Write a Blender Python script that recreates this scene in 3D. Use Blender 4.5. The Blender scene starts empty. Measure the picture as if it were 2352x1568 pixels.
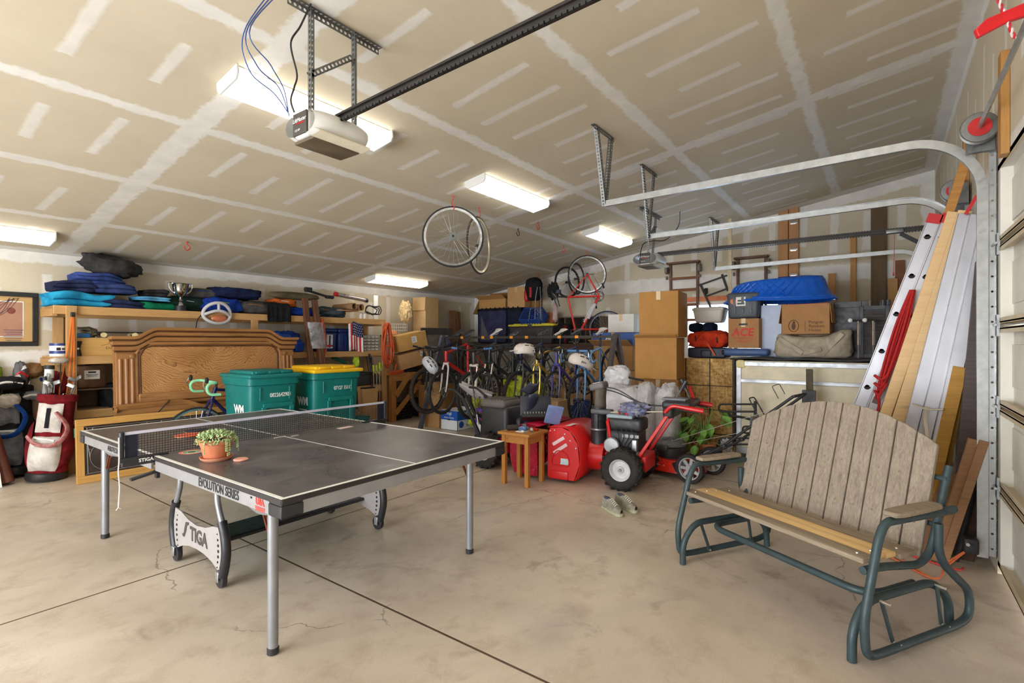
import bpy, math, random
from mathutils import Vector, Matrix, noise as mnoise
random.seed(7)
PI=math.pi
SC=bpy.context.scene; COL=SC.collection
# ---------------------------------------------------------------- camera
FPX=1165.0; CX,CY=1176.0,784.0; HC=1.415; YAW=math.radians(36.24)
cam=bpy.data.cameras.new('camera'); cam.lens=36*FPX/2352; cam.sensor_width=36; cam.clip_start=.05
co=bpy.data.objects.new('camera',cam); COL.objects.link(co)
co.location=(0,0,HC); co.rotation_euler=(PI/2,0,YAW-PI/2); SC.camera=co
# ---------------------------------------------------------------- world, exposure, daylight
SC.view_settings.view_transform='Standard'; SC.view_settings.look='None'
SC.view_settings.gamma=1; SC.view_settings.use_curve_mapping=False
SC.view_settings.exposure=.68
wd=bpy.data.worlds.new('sky'); SC.world=wd; wd.use_nodes=True
bg=wd.node_tree.nodes['Background']
bg.inputs['Color'].default_value=(.90,.95,1,1); bg.inputs['Strength'].default_value=9.5
LAMP=3.8      # brightness of the fluorescent diffusers
SC.cycles.max_bounces=8; SC.cycles.diffuse_bounces=4; SC.cycles.glossy_bounces=3; SC.cycles.transparent_max_bounces=12; SC.cycles.adaptive_threshold=.03; SC.cycles.use_denoising=True
SC.cycles.sample_clamp_indirect=6
# ---------------------------------------------------------------- measured frame -> world
FW=Vector((math.cos(YAW),math.sin(YAW),0)); RT=Vector((math.sin(YAW),-math.cos(YAW),0)); CAMP=Vector((0,0,HC))
SL=.163; RZ=3.66
def ceilz(y): return RZ-SL*y
def ray(u,v): return FW+RT*((u-CX)/FPX)+Vector((0,0,1))*((CY-v)/FPX)
def W(u,v,x=None,y=None,z=None,D=None):
    r=ray(u,v)
    if D is not None: t=D
    elif x is not None: t=x/r.x
    elif y is not None: t=y/r.y
    elif z is not None: t=(z-HC)/r.z
    else: t=(RZ-HC)/(r.z+SL*r.y)
    return CAMP+r*t
# ---------------------------------------------------------------- materials
class G:
    def __init__(s,name):
        s.m=bpy.data.materials.new(name); s.m.use_nodes=True; s.t=s.m.node_tree
        s.b=s.t.nodes['Principled BSDF']; s.o=s.t.nodes['Material Output']
    def n(s,typ,**k):
        q=s.t.nodes.new('ShaderNode'+typ)
        for a,b in k.items(): setattr(q,a,b)
        return q
    def put(s,sock,v):
        if hasattr(v,'links') or isinstance(v,bpy.types.NodeSocket): s.t.links.new(v,sock)
        else:
            if isinstance(v,(tuple,list)) and len(v)==3 and sock.type=='RGBA': v=(*v,1)
            sock.default_value=v
    def math(s,op,a,b=0.,c=0.,clamp=False):
        q=s.n('Math',operation=op,use_clamp=clamp)
        for i,v in enumerate((a,b,c)): s.put(q.inputs[i],v)
        return q.outputs[0]
    def mix(s,f,a,b,blend='MIX'):
        q=s.n('Mix',data_type='RGBA',blend_type=blend)
        s.put(q.inputs[0],f); s.put(q.inputs[6],a); s.put(q.inputs[7],b); return q.outputs[2]
    def co(s,kind='Object',scale=(1,1,1),rot=(0,0,0)):
        t=s.n('TexCoord').outputs[kind]; mp=s.n('Mapping'); s.t.links.new(t,mp.inputs[0])
        mp.inputs['Scale'].default_value=scale; mp.inputs['Rotation'].default_value=rot; return mp.outputs[0]
    def noise(s,v,scale=5,detail=3,rough=.5,dist=0):
        q=s.n('TexNoise'); s.t.links.new(v,q.inputs['Vector'])
        q.inputs['Scale'].default_value=scale; q.inputs['Detail'].default_value=detail
        q.inputs['Roughness'].default_value=rough; q.inputs['Distortion'].default_value=dist
        return q.outputs['Fac']
    def ramp(s,f,a,b,lo=0.,hi=1.):
        q=s.n('MapRange',clamp=True); s.put(q.inputs[0],f); q.inputs[1].default_value=a; q.inputs[2].default_value=b
        q.inputs[3].default_value=lo; q.inputs[4].default_value=hi; return q.outputs[0]
    def sep(s,v):
        q=s.n('SeparateXYZ'); s.t.links.new(v,q.inputs[0]); return q.outputs
    def bump(s,h,strength=.2,dist=.01):
        q=s.n('Bump'); q.inputs['Strength'].default_value=strength; q.inputs['Distance'].default_value=dist
        s.put(q.inputs['Height'],h); s.t.links.new(q.outputs[0],s.b.inputs['Normal'])
    def done(s,col=None,rough=None,metal=None,spec=None,**k):
        for nm,v in (('Base Color',col),('Roughness',rough),('Metallic',metal),('Specular IOR Level',spec)):
            if v is not None: s.put(s.b.inputs[nm],v)
        for nm,v in k.items(): s.put(s.b.inputs[nm.replace('_',' ')],v)
        return s.m
def lin(c): # sRGB 0-255 -> linear
    return tuple(((v/255+.055)/1.055)**2.4 if v>10 else v/255/12.92 for v in c)
_MC={}
def M(rgb,rough=.55,metal=0.,var=.18,scale=9.,bump=0.,bs=60.,spec=None,name=None,**k):
    """plain surface with a little mottling"""
    key=(tuple(rgb),rough,metal,var,scale,bump,bs,spec,name,tuple(k.items()))
    if key in _MC: return _MC[key]
    g=G(name or 'surface_%d_%d_%d'%tuple(rgb)); c=lin(rgb); v=g.co()
    f=g.ramp(g.noise(v,scale,4,.6),.3,.7)
    col=g.mix(f,tuple(x*(1-var) for x in c),tuple(min(1,x*(1+var)) for x in c))
    if bump: g.bump(g.noise(v,bs,3,.6),bump,.004)
    r=g.ramp(g.noise(v,scale*2.3,3),.3,.7,max(.04,rough-.08),min(1,rough+.08))
    _MC[key]=g.done(col,r,metal,spec,**k); return _MC[key]
def WOOD(rgb,rgb2,rough=.5,axis='x',scale=1.,name='wood',contrast=1.,spec=.35):
    key=('w',rgb,rgb2,rough,axis,scale,contrast)
    if key in _MC: return _MC[key]
    g=G(name); st={'x':(1.2,14,14),'y':(14,1.2,14),'z':(14,14,1.2)}[axis]
    v=g.co(scale=tuple(a*scale for a in st))
    f=g.noise(v,2.2,5,.62,.9)
    f3=g.noise(g.co(scale=tuple(a*scale*(1 if a<2 else 4) for a in st)),2.6,3,.6,.3)
    ff=g.math('ADD',g.math('MULTIPLY',f,.55),g.math('MULTIPLY',f3,.45))
    col=g.mix(g.ramp(ff,.5-.25/contrast,.5+.25/contrast),lin(rgb2),lin(rgb))
    kn=g.n('TexVoronoi'); g.t.links.new(g.co(scale={'x':(.8,6,6),'y':(6,.8,6),'z':(6,6,.8)}[axis]),kn.inputs[0]); kn.inputs['Scale'].default_value=1.1
    col=g.mix(g.ramp(kn.outputs['Distance'],.05,.13,.55,0.),col,tuple(x*.35 for x in lin(rgb2)))
    g.bump(ff,.18,.003); _MC[key]=g.done(col,rough,0,spec); return _MC[key]
def CLOTH(rgb,rgb2=None,rough=.92,scale=1.,weave=260,name='cloth',bump=.35):
    key=('c',rgb,rgb2,scale,weave,bump)
    if key in _MC: return _MC[key]
    g=G(name); v=g.co(); c=lin(rgb); d=lin(rgb2) if rgb2 else tuple(x*.62 for x in c)
    f=g.noise(v,7*scale,5,.65,.4)
    col=g.mix(g.ramp(f,.32,.68),d,c)
    h=g.math('ADD',g.math('MULTIPLY',g.noise(v,weave,2),.35),g.noise(v,26*scale,3,.6))
    g.bump(h,bump,.006); _MC[key]=g.done(col,rough,0,.2); return _MC[key]
def CARD(rgb=(196,150,98),name='cardboard'):
    key=('card',rgb)
    if key in _MC: return _MC[key]
    g=G(name); v=g.co(); c=lin(rgb)
    f=g.noise(v,5,5,.7); f2=g.noise(g.co(scale=(3,3,90)),4,2)
    col=g.mix(g.ramp(f,.3,.7),tuple(x*.82 for x in c),c); col=g.mix(g.math('MULTIPLY',g.ramp(f2,.35,.65),.12),col,tuple(x*.6 for x in c))
    g.bump(f2,.08,.002); _MC[key]=g.done(col,.82,0,.2); return _MC[key]
def GLASSY(name,rgb,alpha,rough=.15):
    """clear film or glass: a see-through sheet with its own shine and tint"""
    key=('gl',name)
    if key in _MC: return _MC[key]
    g=G(name); tr=g.n('BsdfTransparent'); mx=g.n('MixShader')
    g.put(tr.inputs[0],lin(rgb)); f=g.noise(g.co(),9,4,.7)
    g.put(mx.inputs[0],g.ramp(f,.3,.7,max(0,alpha-.15),min(1,alpha+.15)))
    g.t.links.new(tr.outputs[0],mx.inputs[1]); g.done(lin(rgb),rough,0,.6); g.bump(f,.3,.01)
    g.t.links.new(g.b.outputs[0],mx.inputs[2]); g.t.links.new(mx.outputs[0],g.o.inputs[0])
    _MC[key]=g.m; return g.m
# ---------------------------------------------------------------- mesh builder
I4=Matrix.Identity(4)
def T(x,y,z): return Matrix.Translation((x,y,z))
def RX(a): return Matrix.Rotation(a,4,'X')
def RY(a): return Matrix.Rotation(a,4,'Y')
def RZm(a): return Matrix.Rotation(a,4,'Z')
def frame(o,x,y):
    x=Vector(x).normalized(); z=x.cross(Vector(y)).normalized(); y=z.cross(x)
    m=Matrix.Identity(4)
    for i,a in enumerate((x,y,z)):
        for j in range(3): m[j][i]=a[j]
    m.translation=Vector(o); return m
class MB:
    def __init__(s): s.v=[]; s.f=[]
    def add(s,vs,fs,m=None):
        b=len(s.v); s.v+= [tuple(m@Vector(p)) for p in vs] if m else [tuple(p) for p in vs]
        s.f+=[tuple(b+i for i in f) for f in fs]; return s
    def box(s,c,d,m=None,r=0.,taper=1.):
        """box centre c, size d, corner radius r, top scale taper"""
        x,y,z=d[0]/2,d[1]/2,d[2]/2
        if r<=0:
            vs=[(sx*x*(taper if k else 1),sy*y*(taper if k else 1),(z if k else -z)) for k in (0,1) for sx,sy in ((-1,-1),(1,-1),(1,1),(-1,1))]
            fs=[(3,2,1,0),(4,5,6,7),(0,1,5,4),(1,2,6,5),(2,3,7,6),(3,0,4,7)]
        else:
            r=min(r,x*.98,y*.98,z*.98); n=3; rings=[]; q=[]
            for k in range(n+1): a=k/n*PI/2; q.append((-z+r-r*math.cos(a),r*(1-math.sin(a))))
            q+=[(-h,i) for h,i in reversed(q)]
            for h,i in q:
                t=1+(taper-1)*(h+z)/(2*z); ring=[]
                for cx,cy,a0 in ((x-r,y-r,0),(-x+r,y-r,PI/2),(-x+r,-y+r,PI),(x-r,-y+r,PI*1.5)):
                    for j in range(4):
                        a=a0+j/3*PI/2; ring.append(((cx+(r-i)*math.cos(a))*t,(cy+(r-i)*math.sin(a))*t,h))
                rings.append(ring)
            L=16; vs=[p for g in rings for p in g]
            fs=[tuple(range(L))[::-1],tuple((len(rings)-1)*L+j for j in range(L))]
            for k in range(len(rings)-1):
                for j in range(L): fs.append((k*L+j,k*L+(j+1)%L,(k+1)*L+(j+1)%L,(k+1)*L+j))
        mm=T(*c) if m is None else m@T(*c)
        return s.add(vs,fs,mm)
    def tube(s,pts,r,seg=8,closed=False,caps=True,m=None,flat=1.):
        """round bar along pts; r a number or one per point"""
        P=[Vector(p) for p in pts]; n=len(P)
        if n<2: return s
        R=[r]*n if not hasattr(r,'__len__') else list(r)
        up=None; vs=[]
        for i in range(n):
            if closed: t=(P[(i+1)%n]-P[i-1])
            else: t=(P[min(i+1,n-1)]-P[max(i-1,0)])
            if t.length<1e-9: t=Vector((0,0,1))
            t.normalize()
            if up is None: up=Vector((0,0,1)) if abs(t.z)<.9 else Vector((1,0,0))
            a=up-t*up.dot(t)
            if a.length<1e-6: a=Vector((1,0,0))-t*t.x
            a.normalize(); b=t.cross(a); up=a
            for j in range(seg):
                an=2*PI*j/seg; vs.append(P[i]+(a*math.cos(an)*flat+b*math.sin(an))*R[i])
        fs=[]
        for i in range(n if closed else n-1):
            k=(i+1)%n
            for j in range(seg): fs.append((i*seg+j,i*seg+(j+1)%seg,k*seg+(j+1)%seg,k*seg+j))
        if caps and not closed: fs+= [tuple(range(seg))[::-1],tuple((n-1)*seg+j for j in range(seg))]
        return s.add(vs,fs,m)
    def lathe(s,prof,seg=24,m=None,caps=True,a0=0.,a1=2*PI):
        """profile (radius,z) about the z axis"""
        full=abs(a1-a0-2*PI)<1e-6; n=seg if full else seg+1
        vs=[(r*math.cos(a0+(a1-a0)*j/seg),r*math.sin(a0+(a1-a0)*j/seg),z) for r,z in prof for j in range(n)]
        fs=[]
        for i in range(len(prof)-1):
            for j in range(seg):
                k=(j+1)%n; fs.append((i*n+j,i*n+k,(i+1)*n+k,(i+1)*n+j))
        if caps:
            if prof[0][0]>1e-5: fs.append(tuple(range(n))[::-1])
            if prof[-1][0]>1e-5: fs.append(tuple((len(prof)-1)*n+j for j in range(n)))
        return s.add(vs,fs,m)
    def prism(s,o,h,m=None,z0=0.):
        """outline o (x,y) raised by h"""
        n=len(o); vs=[(x,y,z0) for x,y in o]+[(x,y,z0+h) for x,y in o]
        fs=[tuple(range(n))[::-1],tuple(range(n,2*n))]+[(i,(i+1)%n,n+(i+1)%n,n+i) for i in range(n)]
        return s.add(vs,fs,m)
    def beam(s,a,b,w,h,up=(0,0,1),m=None,r=0.):
        a,b=Vector(a),Vector(b); d=b-a
        u=Vector(up)
        if abs(d.normalized().dot(u.normalized()))>.99: u=Vector((0,1,0)) if abs(d.normalized().y)<.9 else Vector((1,0,0))
        fm=frame((a+b)/2,d,u)   # x along, y ~ up, z across
        if m: fm=m@fm
        return s.box((0,0,0),(d.length,h,w),fm,r)
    def grid(s,fn,nu,nv,closed_u=False,m=None):
        vs=[fn(i/(nu if closed_u else nu-1),j/(nv-1)) for j in range(nv) for i in range(nu)]
        fs=[]
        for j in range(nv-1):
            for i in range(nu if closed_u else nu-1):
                k=(i+1)%nu; fs.append((j*nu+i,j*nu+k,(j+1)*nu+k,(j+1)*nu+i))
        return s.add(vs,fs,m)
    def ball(s,c,r,m=None,nu=16,nv=10,e1=1.,e2=1.,nz=0.,nf=3.,seed=0.):
        """superellipsoid lump with noise"""
        r=(r,r,r) if not hasattr(r,'__len__') else r
        pw=lambda a,e: math.copysign(abs(a)**e,a)
        def fn(u,v):
            a=2*PI*u; b=PI*(v-.5)*.9999
            p=Vector((pw(math.cos(b),e1)*pw(math.cos(a),e2),pw(math.cos(b),e1)*pw(math.sin(a),e2),pw(math.sin(b),e1)))
            k=1+nz*mnoise.noise(p*nf+Vector((seed,seed*1.7,0)))+nz*.5*mnoise.noise(p*nf*2.3+Vector((seed,0,seed)))
            if nz>.1: k+=nz*.9*(.35-abs(mnoise.noise(p*nf*1.6+Vector((seed*2,3,seed)))))
            return (c[0]+p.x*r[0]*k,c[1]+p.y*r[1]*k,c[2]+p.z*r[2]*k)
        return s.grid(fn,nu,nv,True,m)
    def build(s,name,mat,parent=None,smooth=35,bevel=0.,sub=0):
        me=bpy.data.meshes.new(name)
        off=ORG.get(parent.name,None) if parent else None
        vs=s.v if off is None else [(x-off[0],y-off[1],z-off[2]) for x,y,z in s.v]
        me.from_pydata(vs,[],s.f); me.validate(); 
        if smooth:
            me.polygons.foreach_set('use_smooth',[True]*len(me.polygons)); me.set_sharp_from_angle(angle=math.radians(smooth))
        o=bpy.data.objects.new(name,me); COL.objects.link(o); me.materials.append(mat)
        if parent: 
            o.parent=parent
            if off is not None: ORG[o.name]=off
        if bevel:
            b=o.modifiers.new('bevel','BEVEL'); b.width=bevel; b.segments=2; b.limit_method='ANGLE'; b.harden_normals=False
        if sub:
            b=o.modifiers.new('sub','SUBSURF'); b.levels=sub; b.render_levels=sub
        return o
ORG={}
def tag(o,label,cat,group=None):
    o['label']=label; o['category']=cat; o['kind']='thing'
    if group: o['group']=group
    return o
def thing(name,label,cat,loc=(0,0,0),rz=0.,group=None,world=False,rot=None,m=None):
    """Empty at the thing's base; world=True means its parts are written in room coordinates"""
    o=bpy.data.objects.new(name,None); COL.objects.link(o); o.empty_display_size=.1
    if m is not None: o.matrix_world=m
    else:
        o.location=loc; o.rotation_euler=rot or (0,0,rz)
    if world: ORG[o.name]=tuple(loc)
    return tag(o,label,cat,group)
def copy_tree(o,parent=None):
    c=o.copy(); COL.objects.link(c); c.parent=parent
    for ch in list(o.children): copy_tree(ch,c)
    return c
def place(mesh_obj): return mesh_obj
def single(name,mb,mat,label,cat,group=None,**k): return tag(mb.build(name,mat,None,**k),label,cat,group)
def struct(name,mb,mat,parent=None,**k):
    o=mb.build(name,mat,parent,**k)
    if not parent: o['kind']='structure'
    return o
def text(s,size,m,mat,parent,name='lettering',depth=.0008,bold=0.,sx=1.,shear=0.,align='CENTER'):
    """raised lettering; m maps the text plane (x right, y up) into place"""
    c=bpy.data.curves.new('t','FONT'); c.body=s; c.size=size; c.align_x=align; c.align_y='CENTER'
    c.extrude=depth; c.offset=bold; c.shear=shear; c.resolution_u=3
    o=bpy.data.objects.new('t',c); COL.objects.link(o); bpy.context.view_layer.update()
    me=bpy.data.meshes.new_from_object(o.evaluated_get(bpy.context.evaluated_depsgraph_get()))
    bpy.data.objects.remove(o); bpy.data.curves.remove(c)
    mb=MB(); mm=m@Matrix.Diagonal((sx,1,1,1))
    mb.add([v.co for v in me.vertices],[tuple(p.vertices) for p in me.polygons],mm)
    bpy.data.meshes.remove(me)
    return mb.build(name,mat,parent,smooth=0)
def arc(c,r,a0,a1,n,ax=(1,0,0),ay=(0,1,0)):
    c=Vector(c); ax=Vector(ax); ay=Vector(ay)
    return [c+ax*r*math.cos(a0+(a1-a0)*i/n)+ay*r*math.sin(a0+(a1-a0)*i/n) for i in range(n+1)]
def bez(p,n=10):
    """smooth path through points (Catmull-Rom)"""
    P=[Vector(q) for q in p]; out=[]
    for i in range(len(P)-1):
        a=P[max(i-1,0)]; b=P[i]; c=P[i+1]; d=P[min(i+2,len(P)-1)]
        for k in range(n):
            t=k/n; out.append(.5*((2*b)+(c-a)*t+(2*a-5*b+4*c-d)*t*t+(3*b-a-3*c+d)*t**3))
    out.append(P[-1]); return out
def fillet(p,r,n=6,closed=False):
    """polyline with rounded corners"""
    P=[Vector(q) for q in p]; out=[]; N=len(P)
    for i in range(N):
        if not closed and i in (0,N-1): out.append(P[i]); continue
        a,b,c=P[i-1],P[i],P[(i+1)%N]
        rr=r[i] if hasattr(r,'__len__') else r
        d1=(a-b); d2=(c-b); k=min(rr,d1.length*.48,d2.length*.48)
        s=b+d1.normalized()*k; e=b+d2.normalized()*k
        for j in range(n+1):
            t=j/n; out.append((1-t)**2*s+2*t*(1-t)*b+t*t*e)
    return out
# ================================================================ the room
YA,XB,YC,XL=7.65,8.97,-.56,-3.2
MUD=lin((240,238,234)); PAPER=lin((214,203,180)); PAPER2=lin((203,191,168))
def drywall(name,kind,paper=PAPER,paper2=PAPER2):
    g=G(name); v=g.co(); X,Y,Z=g.sep(v)
    nz=g.noise(v,6,4,.6); nb=g.noise(v,22,3,.6)
    wob=g.math('ADD',g.math('MULTIPLY',g.math('SUBTRACT',nz,.5),.10),g.math('MULTIPLY',g.math('SUBTRACT',nb,.5),.05))
    def ab(d,hw,soft=.012): return g.ramp(g.math('ADD',g.math('ABSOLUTE',d),wob),hw-soft,hw+soft,1,0)
    def rep(c,c0,p): return g.math('MULTIPLY',g.math('SUBTRACT',g.math('FRACT',g.math('ADD',g.math('DIVIDE',g.math('SUBTRACT',c,c0),p),.5)),.5),p)
    def strokes(a,b,a0,b0,pa,pb,hw):
        ia=g.math('FLOOR',g.math('ADD',g.math('DIVIDE',g.math('SUBTRACT',a,a0),pa),.5)); tb=g.math('DIVIDE',g.math('SUBTRACT',b,b0),pb)
        ib=g.math('FLOOR',tb); fb=g.math('FRACT',tb)
        cb=g.n('CombineXYZ'); g.put(cb.inputs[0],ia); g.put(cb.inputs[1],ib)
        wn=g.n('TexWhiteNoise',noise_dimensions='2D'); g.t.links.new(cb.outputs[0],wn.inputs['Vector'])
        r1,r2,r3=g.sep(wn.outputs['Color'])
        lo=g.math('MULTIPLY_ADD',r1,.26,.10); hi=g.math('MULTIPLY_ADD',r2,.34,.60)
        w2=g.math('MULTIPLY',wob,.6)
        on=g.math('MULTIPLY',g.math('GREATER_THAN',g.math('ADD',fb,w2),lo),g.math('LESS_THAN',g.math('ADD',fb,w2),hi))
        d=g.math('ADD',rep(a,a0,pa),g.math('MULTIPLY',g.math('SUBTRACT',g.math('MULTIPLY',fb,r3),.25),.07))
        return g.math('MULTIPLY',on,g.math('MULTIPLY',g.ramp(g.math('ADD',g.math('ABSOLUTE',d),g.math('MULTIPLY',wob,.4)),hw-.012,hw+.012,1,0),.8))
    mx=lambda *a: a[0] if len(a)==1 else g.math('MAXIMUM',a[0],mx(*a[1:]))
    top=g.math('SUBTRACT',g.math('MULTIPLY_ADD',Y,-SL,RZ),Z)   # drop below the ceiling
    if kind=='ceil':
        m=mx(ab(rep(Y,4.09,1.177),.05),ab(rep(X,1.65,3.57),.085),strokes(X,Y,.02,4.09-1.177*5,.408,1.177,.034))
        m=mx(m,ab(g.math('SUBTRACT',Y,YA),.13),ab(g.math('SUBTRACT',X,XB),.14),ab(g.math('SUBTRACT',Y,YC),.12))
    elif kind=='back':
        m=mx(ab(top,.12),ab(g.math('SUBTRACT',X,XB),.11),ab(g.math('SUBTRACT',Z,1.22),.095),strokes(X,Z,.3,0.,.408,1.22,.045))
    elif kind=='right':
        m=mx(ab(top,.15),ab(g.math('SUBTRACT',Y,YA),.11),ab(g.math('SUBTRACT',Y,YC),.14),ab(g.math('SUBTRACT',Z,1.22),.1),ab(g.math('SUBTRACT',Z,2.44),.12),strokes(Y,Z,.2,0.,.408,1.22,.05))
    else:
        m=mx(ab(top,.1),ab(g.math('SUBTRACT',X,XB),.12),ab(g.math('SUBTRACT',Z,2.44),.1),strokes(X,Z,.3,0.,.408,1.22,.03))
    big=g.noise(v,1.3,4,.6)
    pc=g.mix(g.ramp(big,.3,.7),paper2,paper); pc=g.mix(g.math('MULTIPLY',g.ramp(nb,.3,.7),.12),pc,tuple(x*.8 for x in paper2))
    md=g.mix(g.ramp(nz,.3,.7),tuple(x*.84 for x in MUD),MUD)
    g.bump(m,.25,.004)
    return g.done(g.mix(g.math('MULTIPLY',m,.86),pc,md),.85,0,.25)
def concrete():
    g=G('concrete_slab'); v=g.co(); X,Y,Z=g.sep(v)
    a=g.noise(v,.9,6,.62,.6); b=g.noise(v,5,6,.65); c=g.noise(v,160,2)
    col=g.mix(g.ramp(a,.34,.66),lin((196,181,162)),lin((222,208,190)))
    col=g.mix(g.ramp(b,.5,.72,0,.5),col,lin((164,142,122))); col=g.mix(g.ramp(g.noise(v,.55,3,.6,.8),.5,.66,0,.55),col,lin((176,166,160)))
    s=g.noise(g.co(scale=(1,1,1)),1.7,4,.7,1.2)
    col=g.mix(g.ramp(s,.58,.70,0,.5),col,lin((128,112,96)))
    s2=g.noise(g.co(rot=(0,0,.7),scale=(.7,2.2,1)),1.3,5,.7,.7)
    col=g.mix(g.ramp(s2,.60,.74,0,.5),col,lin((206,198,188)))
    col=g.mix(g.ramp(c,.3,.7,0,.16),col,lin((120,104,86)))
    vo=g.n('TexVoronoi',feature='DISTANCE_TO_EDGE'); vv=g.n('VectorMath',operation='ADD'); nn=g.n('TexNoise'); nn.inputs['Scale'].default_value=5; nn.inputs['Detail'].default_value=4
    g.t.links.new(v,nn.inputs[0]); sc=g.n('VectorMath',operation='SCALE'); g.t.links.new(nn.outputs['Color'],sc.inputs[0]); sc.inputs['Scale'].default_value=.22
    g.t.links.new(v,vv.inputs[0]); g.t.links.new(sc.outputs[0],vv.inputs[1]); g.t.links.new(vv.outputs[0],vo.inputs[0]); vo.inputs['Scale'].default_value=.62
    cr=g.math('MULTIPLY',g.ramp(vo.outputs['Distance'],.0015,.0035,1,0),g.ramp(a,.50,.56))
    col=g.mix(g.math('MULTIPLY',cr,.55),col,lin((90,78,66)))
    jx=g.math('ABSOLUTE',g.math('SUBTRACT',X,1.785)); jy=g.math('ABSOLUTE',g.math('SUBTRACT',Y,3.56)); jx2=g.math('ABSOLUTE',g.math('SUBTRACT',X,5.45))
    j=g.ramp(g.math('MINIMUM',g.math('MINIMUM',jx,jy),jx2),.005,.008,1,0)
    col=g.mix(j,col,lin((86,66,50)))
    g.bump(g.math('SUBTRACT',g.math('MULTIPLY',b,.3),j),.35,.006)
    return g.done(col,g.ramp(b,.3,.7,.34,.56),0,.5)
DWC=drywall('ceiling_drywall','ceil'); DWA=drywall('back_drywall','back'); DWB=drywall('window_wall_drywall','right'); DWD=drywall('door_wall_drywall','front')
struct('floor',MB().box(((XL+XB)/2,(YC+YA)/2-.6,-.06),(XB-XL+.6,YA-YC+2.0,.12)),concrete(),smooth=0)
cb=MB(); x0,x1,y0,y1=XL-.2,XB+.2,YC-.3,YA+.3
cb.add([(x0,y0,ceilz(y0)),(x1,y0,ceilz(y0)),(x1,y1,ceilz(y1)),(x0,y1,ceilz(y1)),(x0,y0,ceilz(y0)+.12),(x1,y0,ceilz(y0)+.12),(x1,y1,ceilz(y1)+.12),(x0,y1,ceilz(y1)+.12)],
       [(0,1,2,3),(7,6,5,4),(0,4,5,1),(1,5,6,2),(2,6,7,3),(3,7,4,0)]); struct('ceiling',cb,DWC,smooth=0)
struct('wall_back',MB().box(((XL+XB)/2,YA+.06,1.25),(XB-XL+.24,.12,2.5)),DWA,smooth=0)
# window wall with its opening
WY0,WY1,WZ0,WZ1=1.15,2.82,1.18,2.10
def slopewall(mb,x,t,ya,yb,za,zb=None):
    """slab from ya to yb, from za up to zb or to the ceiling"""
    f=lambda y: zb if zb is not None else ceilz(y)+.05
    q=[(ya,za),(yb,za),(yb,f(yb)),(ya,f(ya))]
    mb.add([(x,y,z) for y,z in q]+[(x+t,y,z) for y,z in q],[(0,1,2,3),(7,6,5,4),(0,4,5,1),(1,5,6,2),(2,6,7,3),(3,7,4,0)])
wb=MB(); slopewall(wb,XB,.12,YC-.1,WY0,0); slopewall(wb,XB,.12,WY1,YA+.1,0); slopewall(wb,XB,.12,WY0,WY1,0,WZ0); slopewall(wb,XB,.12,WY0,WY1,WZ1)
struct('wall_right',wb,DWB,smooth=0)
wl=MB(); LY0,LY1,LZ=.6,5.0,2.2     # made-up opening in the unseen left wall, added to let sky light in
slopewall(wl,XL-.12,.12,YC-.1,LY0,0); slopewall(wl,XL-.12,.12,LY1,YA+.1,0); slopewall(wl,XL-.12,.12,LY0,LY1,LZ); struct('wall_left',wl,DWA,smooth=0)
def portal(c,rot,sx,sy):
    l=bpy.data.lights.new('daylight_portal','AREA'); l.shape='RECTANGLE'; l.size=sx; l.size_y=sy; l.cycles.is_portal=True
    o=bpy.data.objects.new('daylight_portal',l); COL.objects.link(o); o.location=c; o.rotation_euler=rot
portal((XL-.06,(LY0+LY1)/2,LZ/2),(0,-PI/2,0),LZ,LY1-LY0); portal((XB+.2,(WY0+WY1)/2,(WZ0+WZ1)/2),(0,PI/2,0),WZ1-WZ0,WY1-WY0)
D1=(-.72,4.25,2.45); D2=(5.42,8.25,2.38)
wf=MB()
def fw(a,b,za,zb): wf.box(((a+b)/2,YC-.06,(za+zb)/2),(b-a,.12,zb-za))
hz=ceilz(YC)+.04
fw(XL-.1,D1[0],0,hz); fw(D1[0],D1[1],D1[2],hz); fw(D1[1],D2[0],0,hz); fw(D2[0],D2[1],D2[2],hz); fw(D2[1],XB+.1,0,hz)
struct('wall_front',wf,DWD,smooth=0)
# window: frame, mullion, glass
wm=M((214,120,70),.5,var=.12); wt=M((236,236,232),.45,var=.05)
w=MB(); yc=(WY0+WY1)/2; zc=(WZ0+WZ1)/2
for z in (WZ0+.03,WZ1-.03): w.box((XB+.06,yc,z),(.1,WY1-WY0,.06))
for y in (WY0+.03,WY1-.03,yc): w.box((XB+.06,y,zc),(.09,.055,WZ1-WZ0))
wo=struct('window_1',w,wt,bevel=.004)
struct('window_pane',MB().box((XB+.07,yc,zc),(.006,WY1-WY0-.1,WZ1-WZ0-.1)),GLASSY('window_glass',(225,235,245),.18,.05),wo,smooth=0)
struct('window_header',MB().box((XB-.006,yc,WZ1+.045),(.03,WY1-WY0+.16,.08)),wm,wo,bevel=.003)
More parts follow.
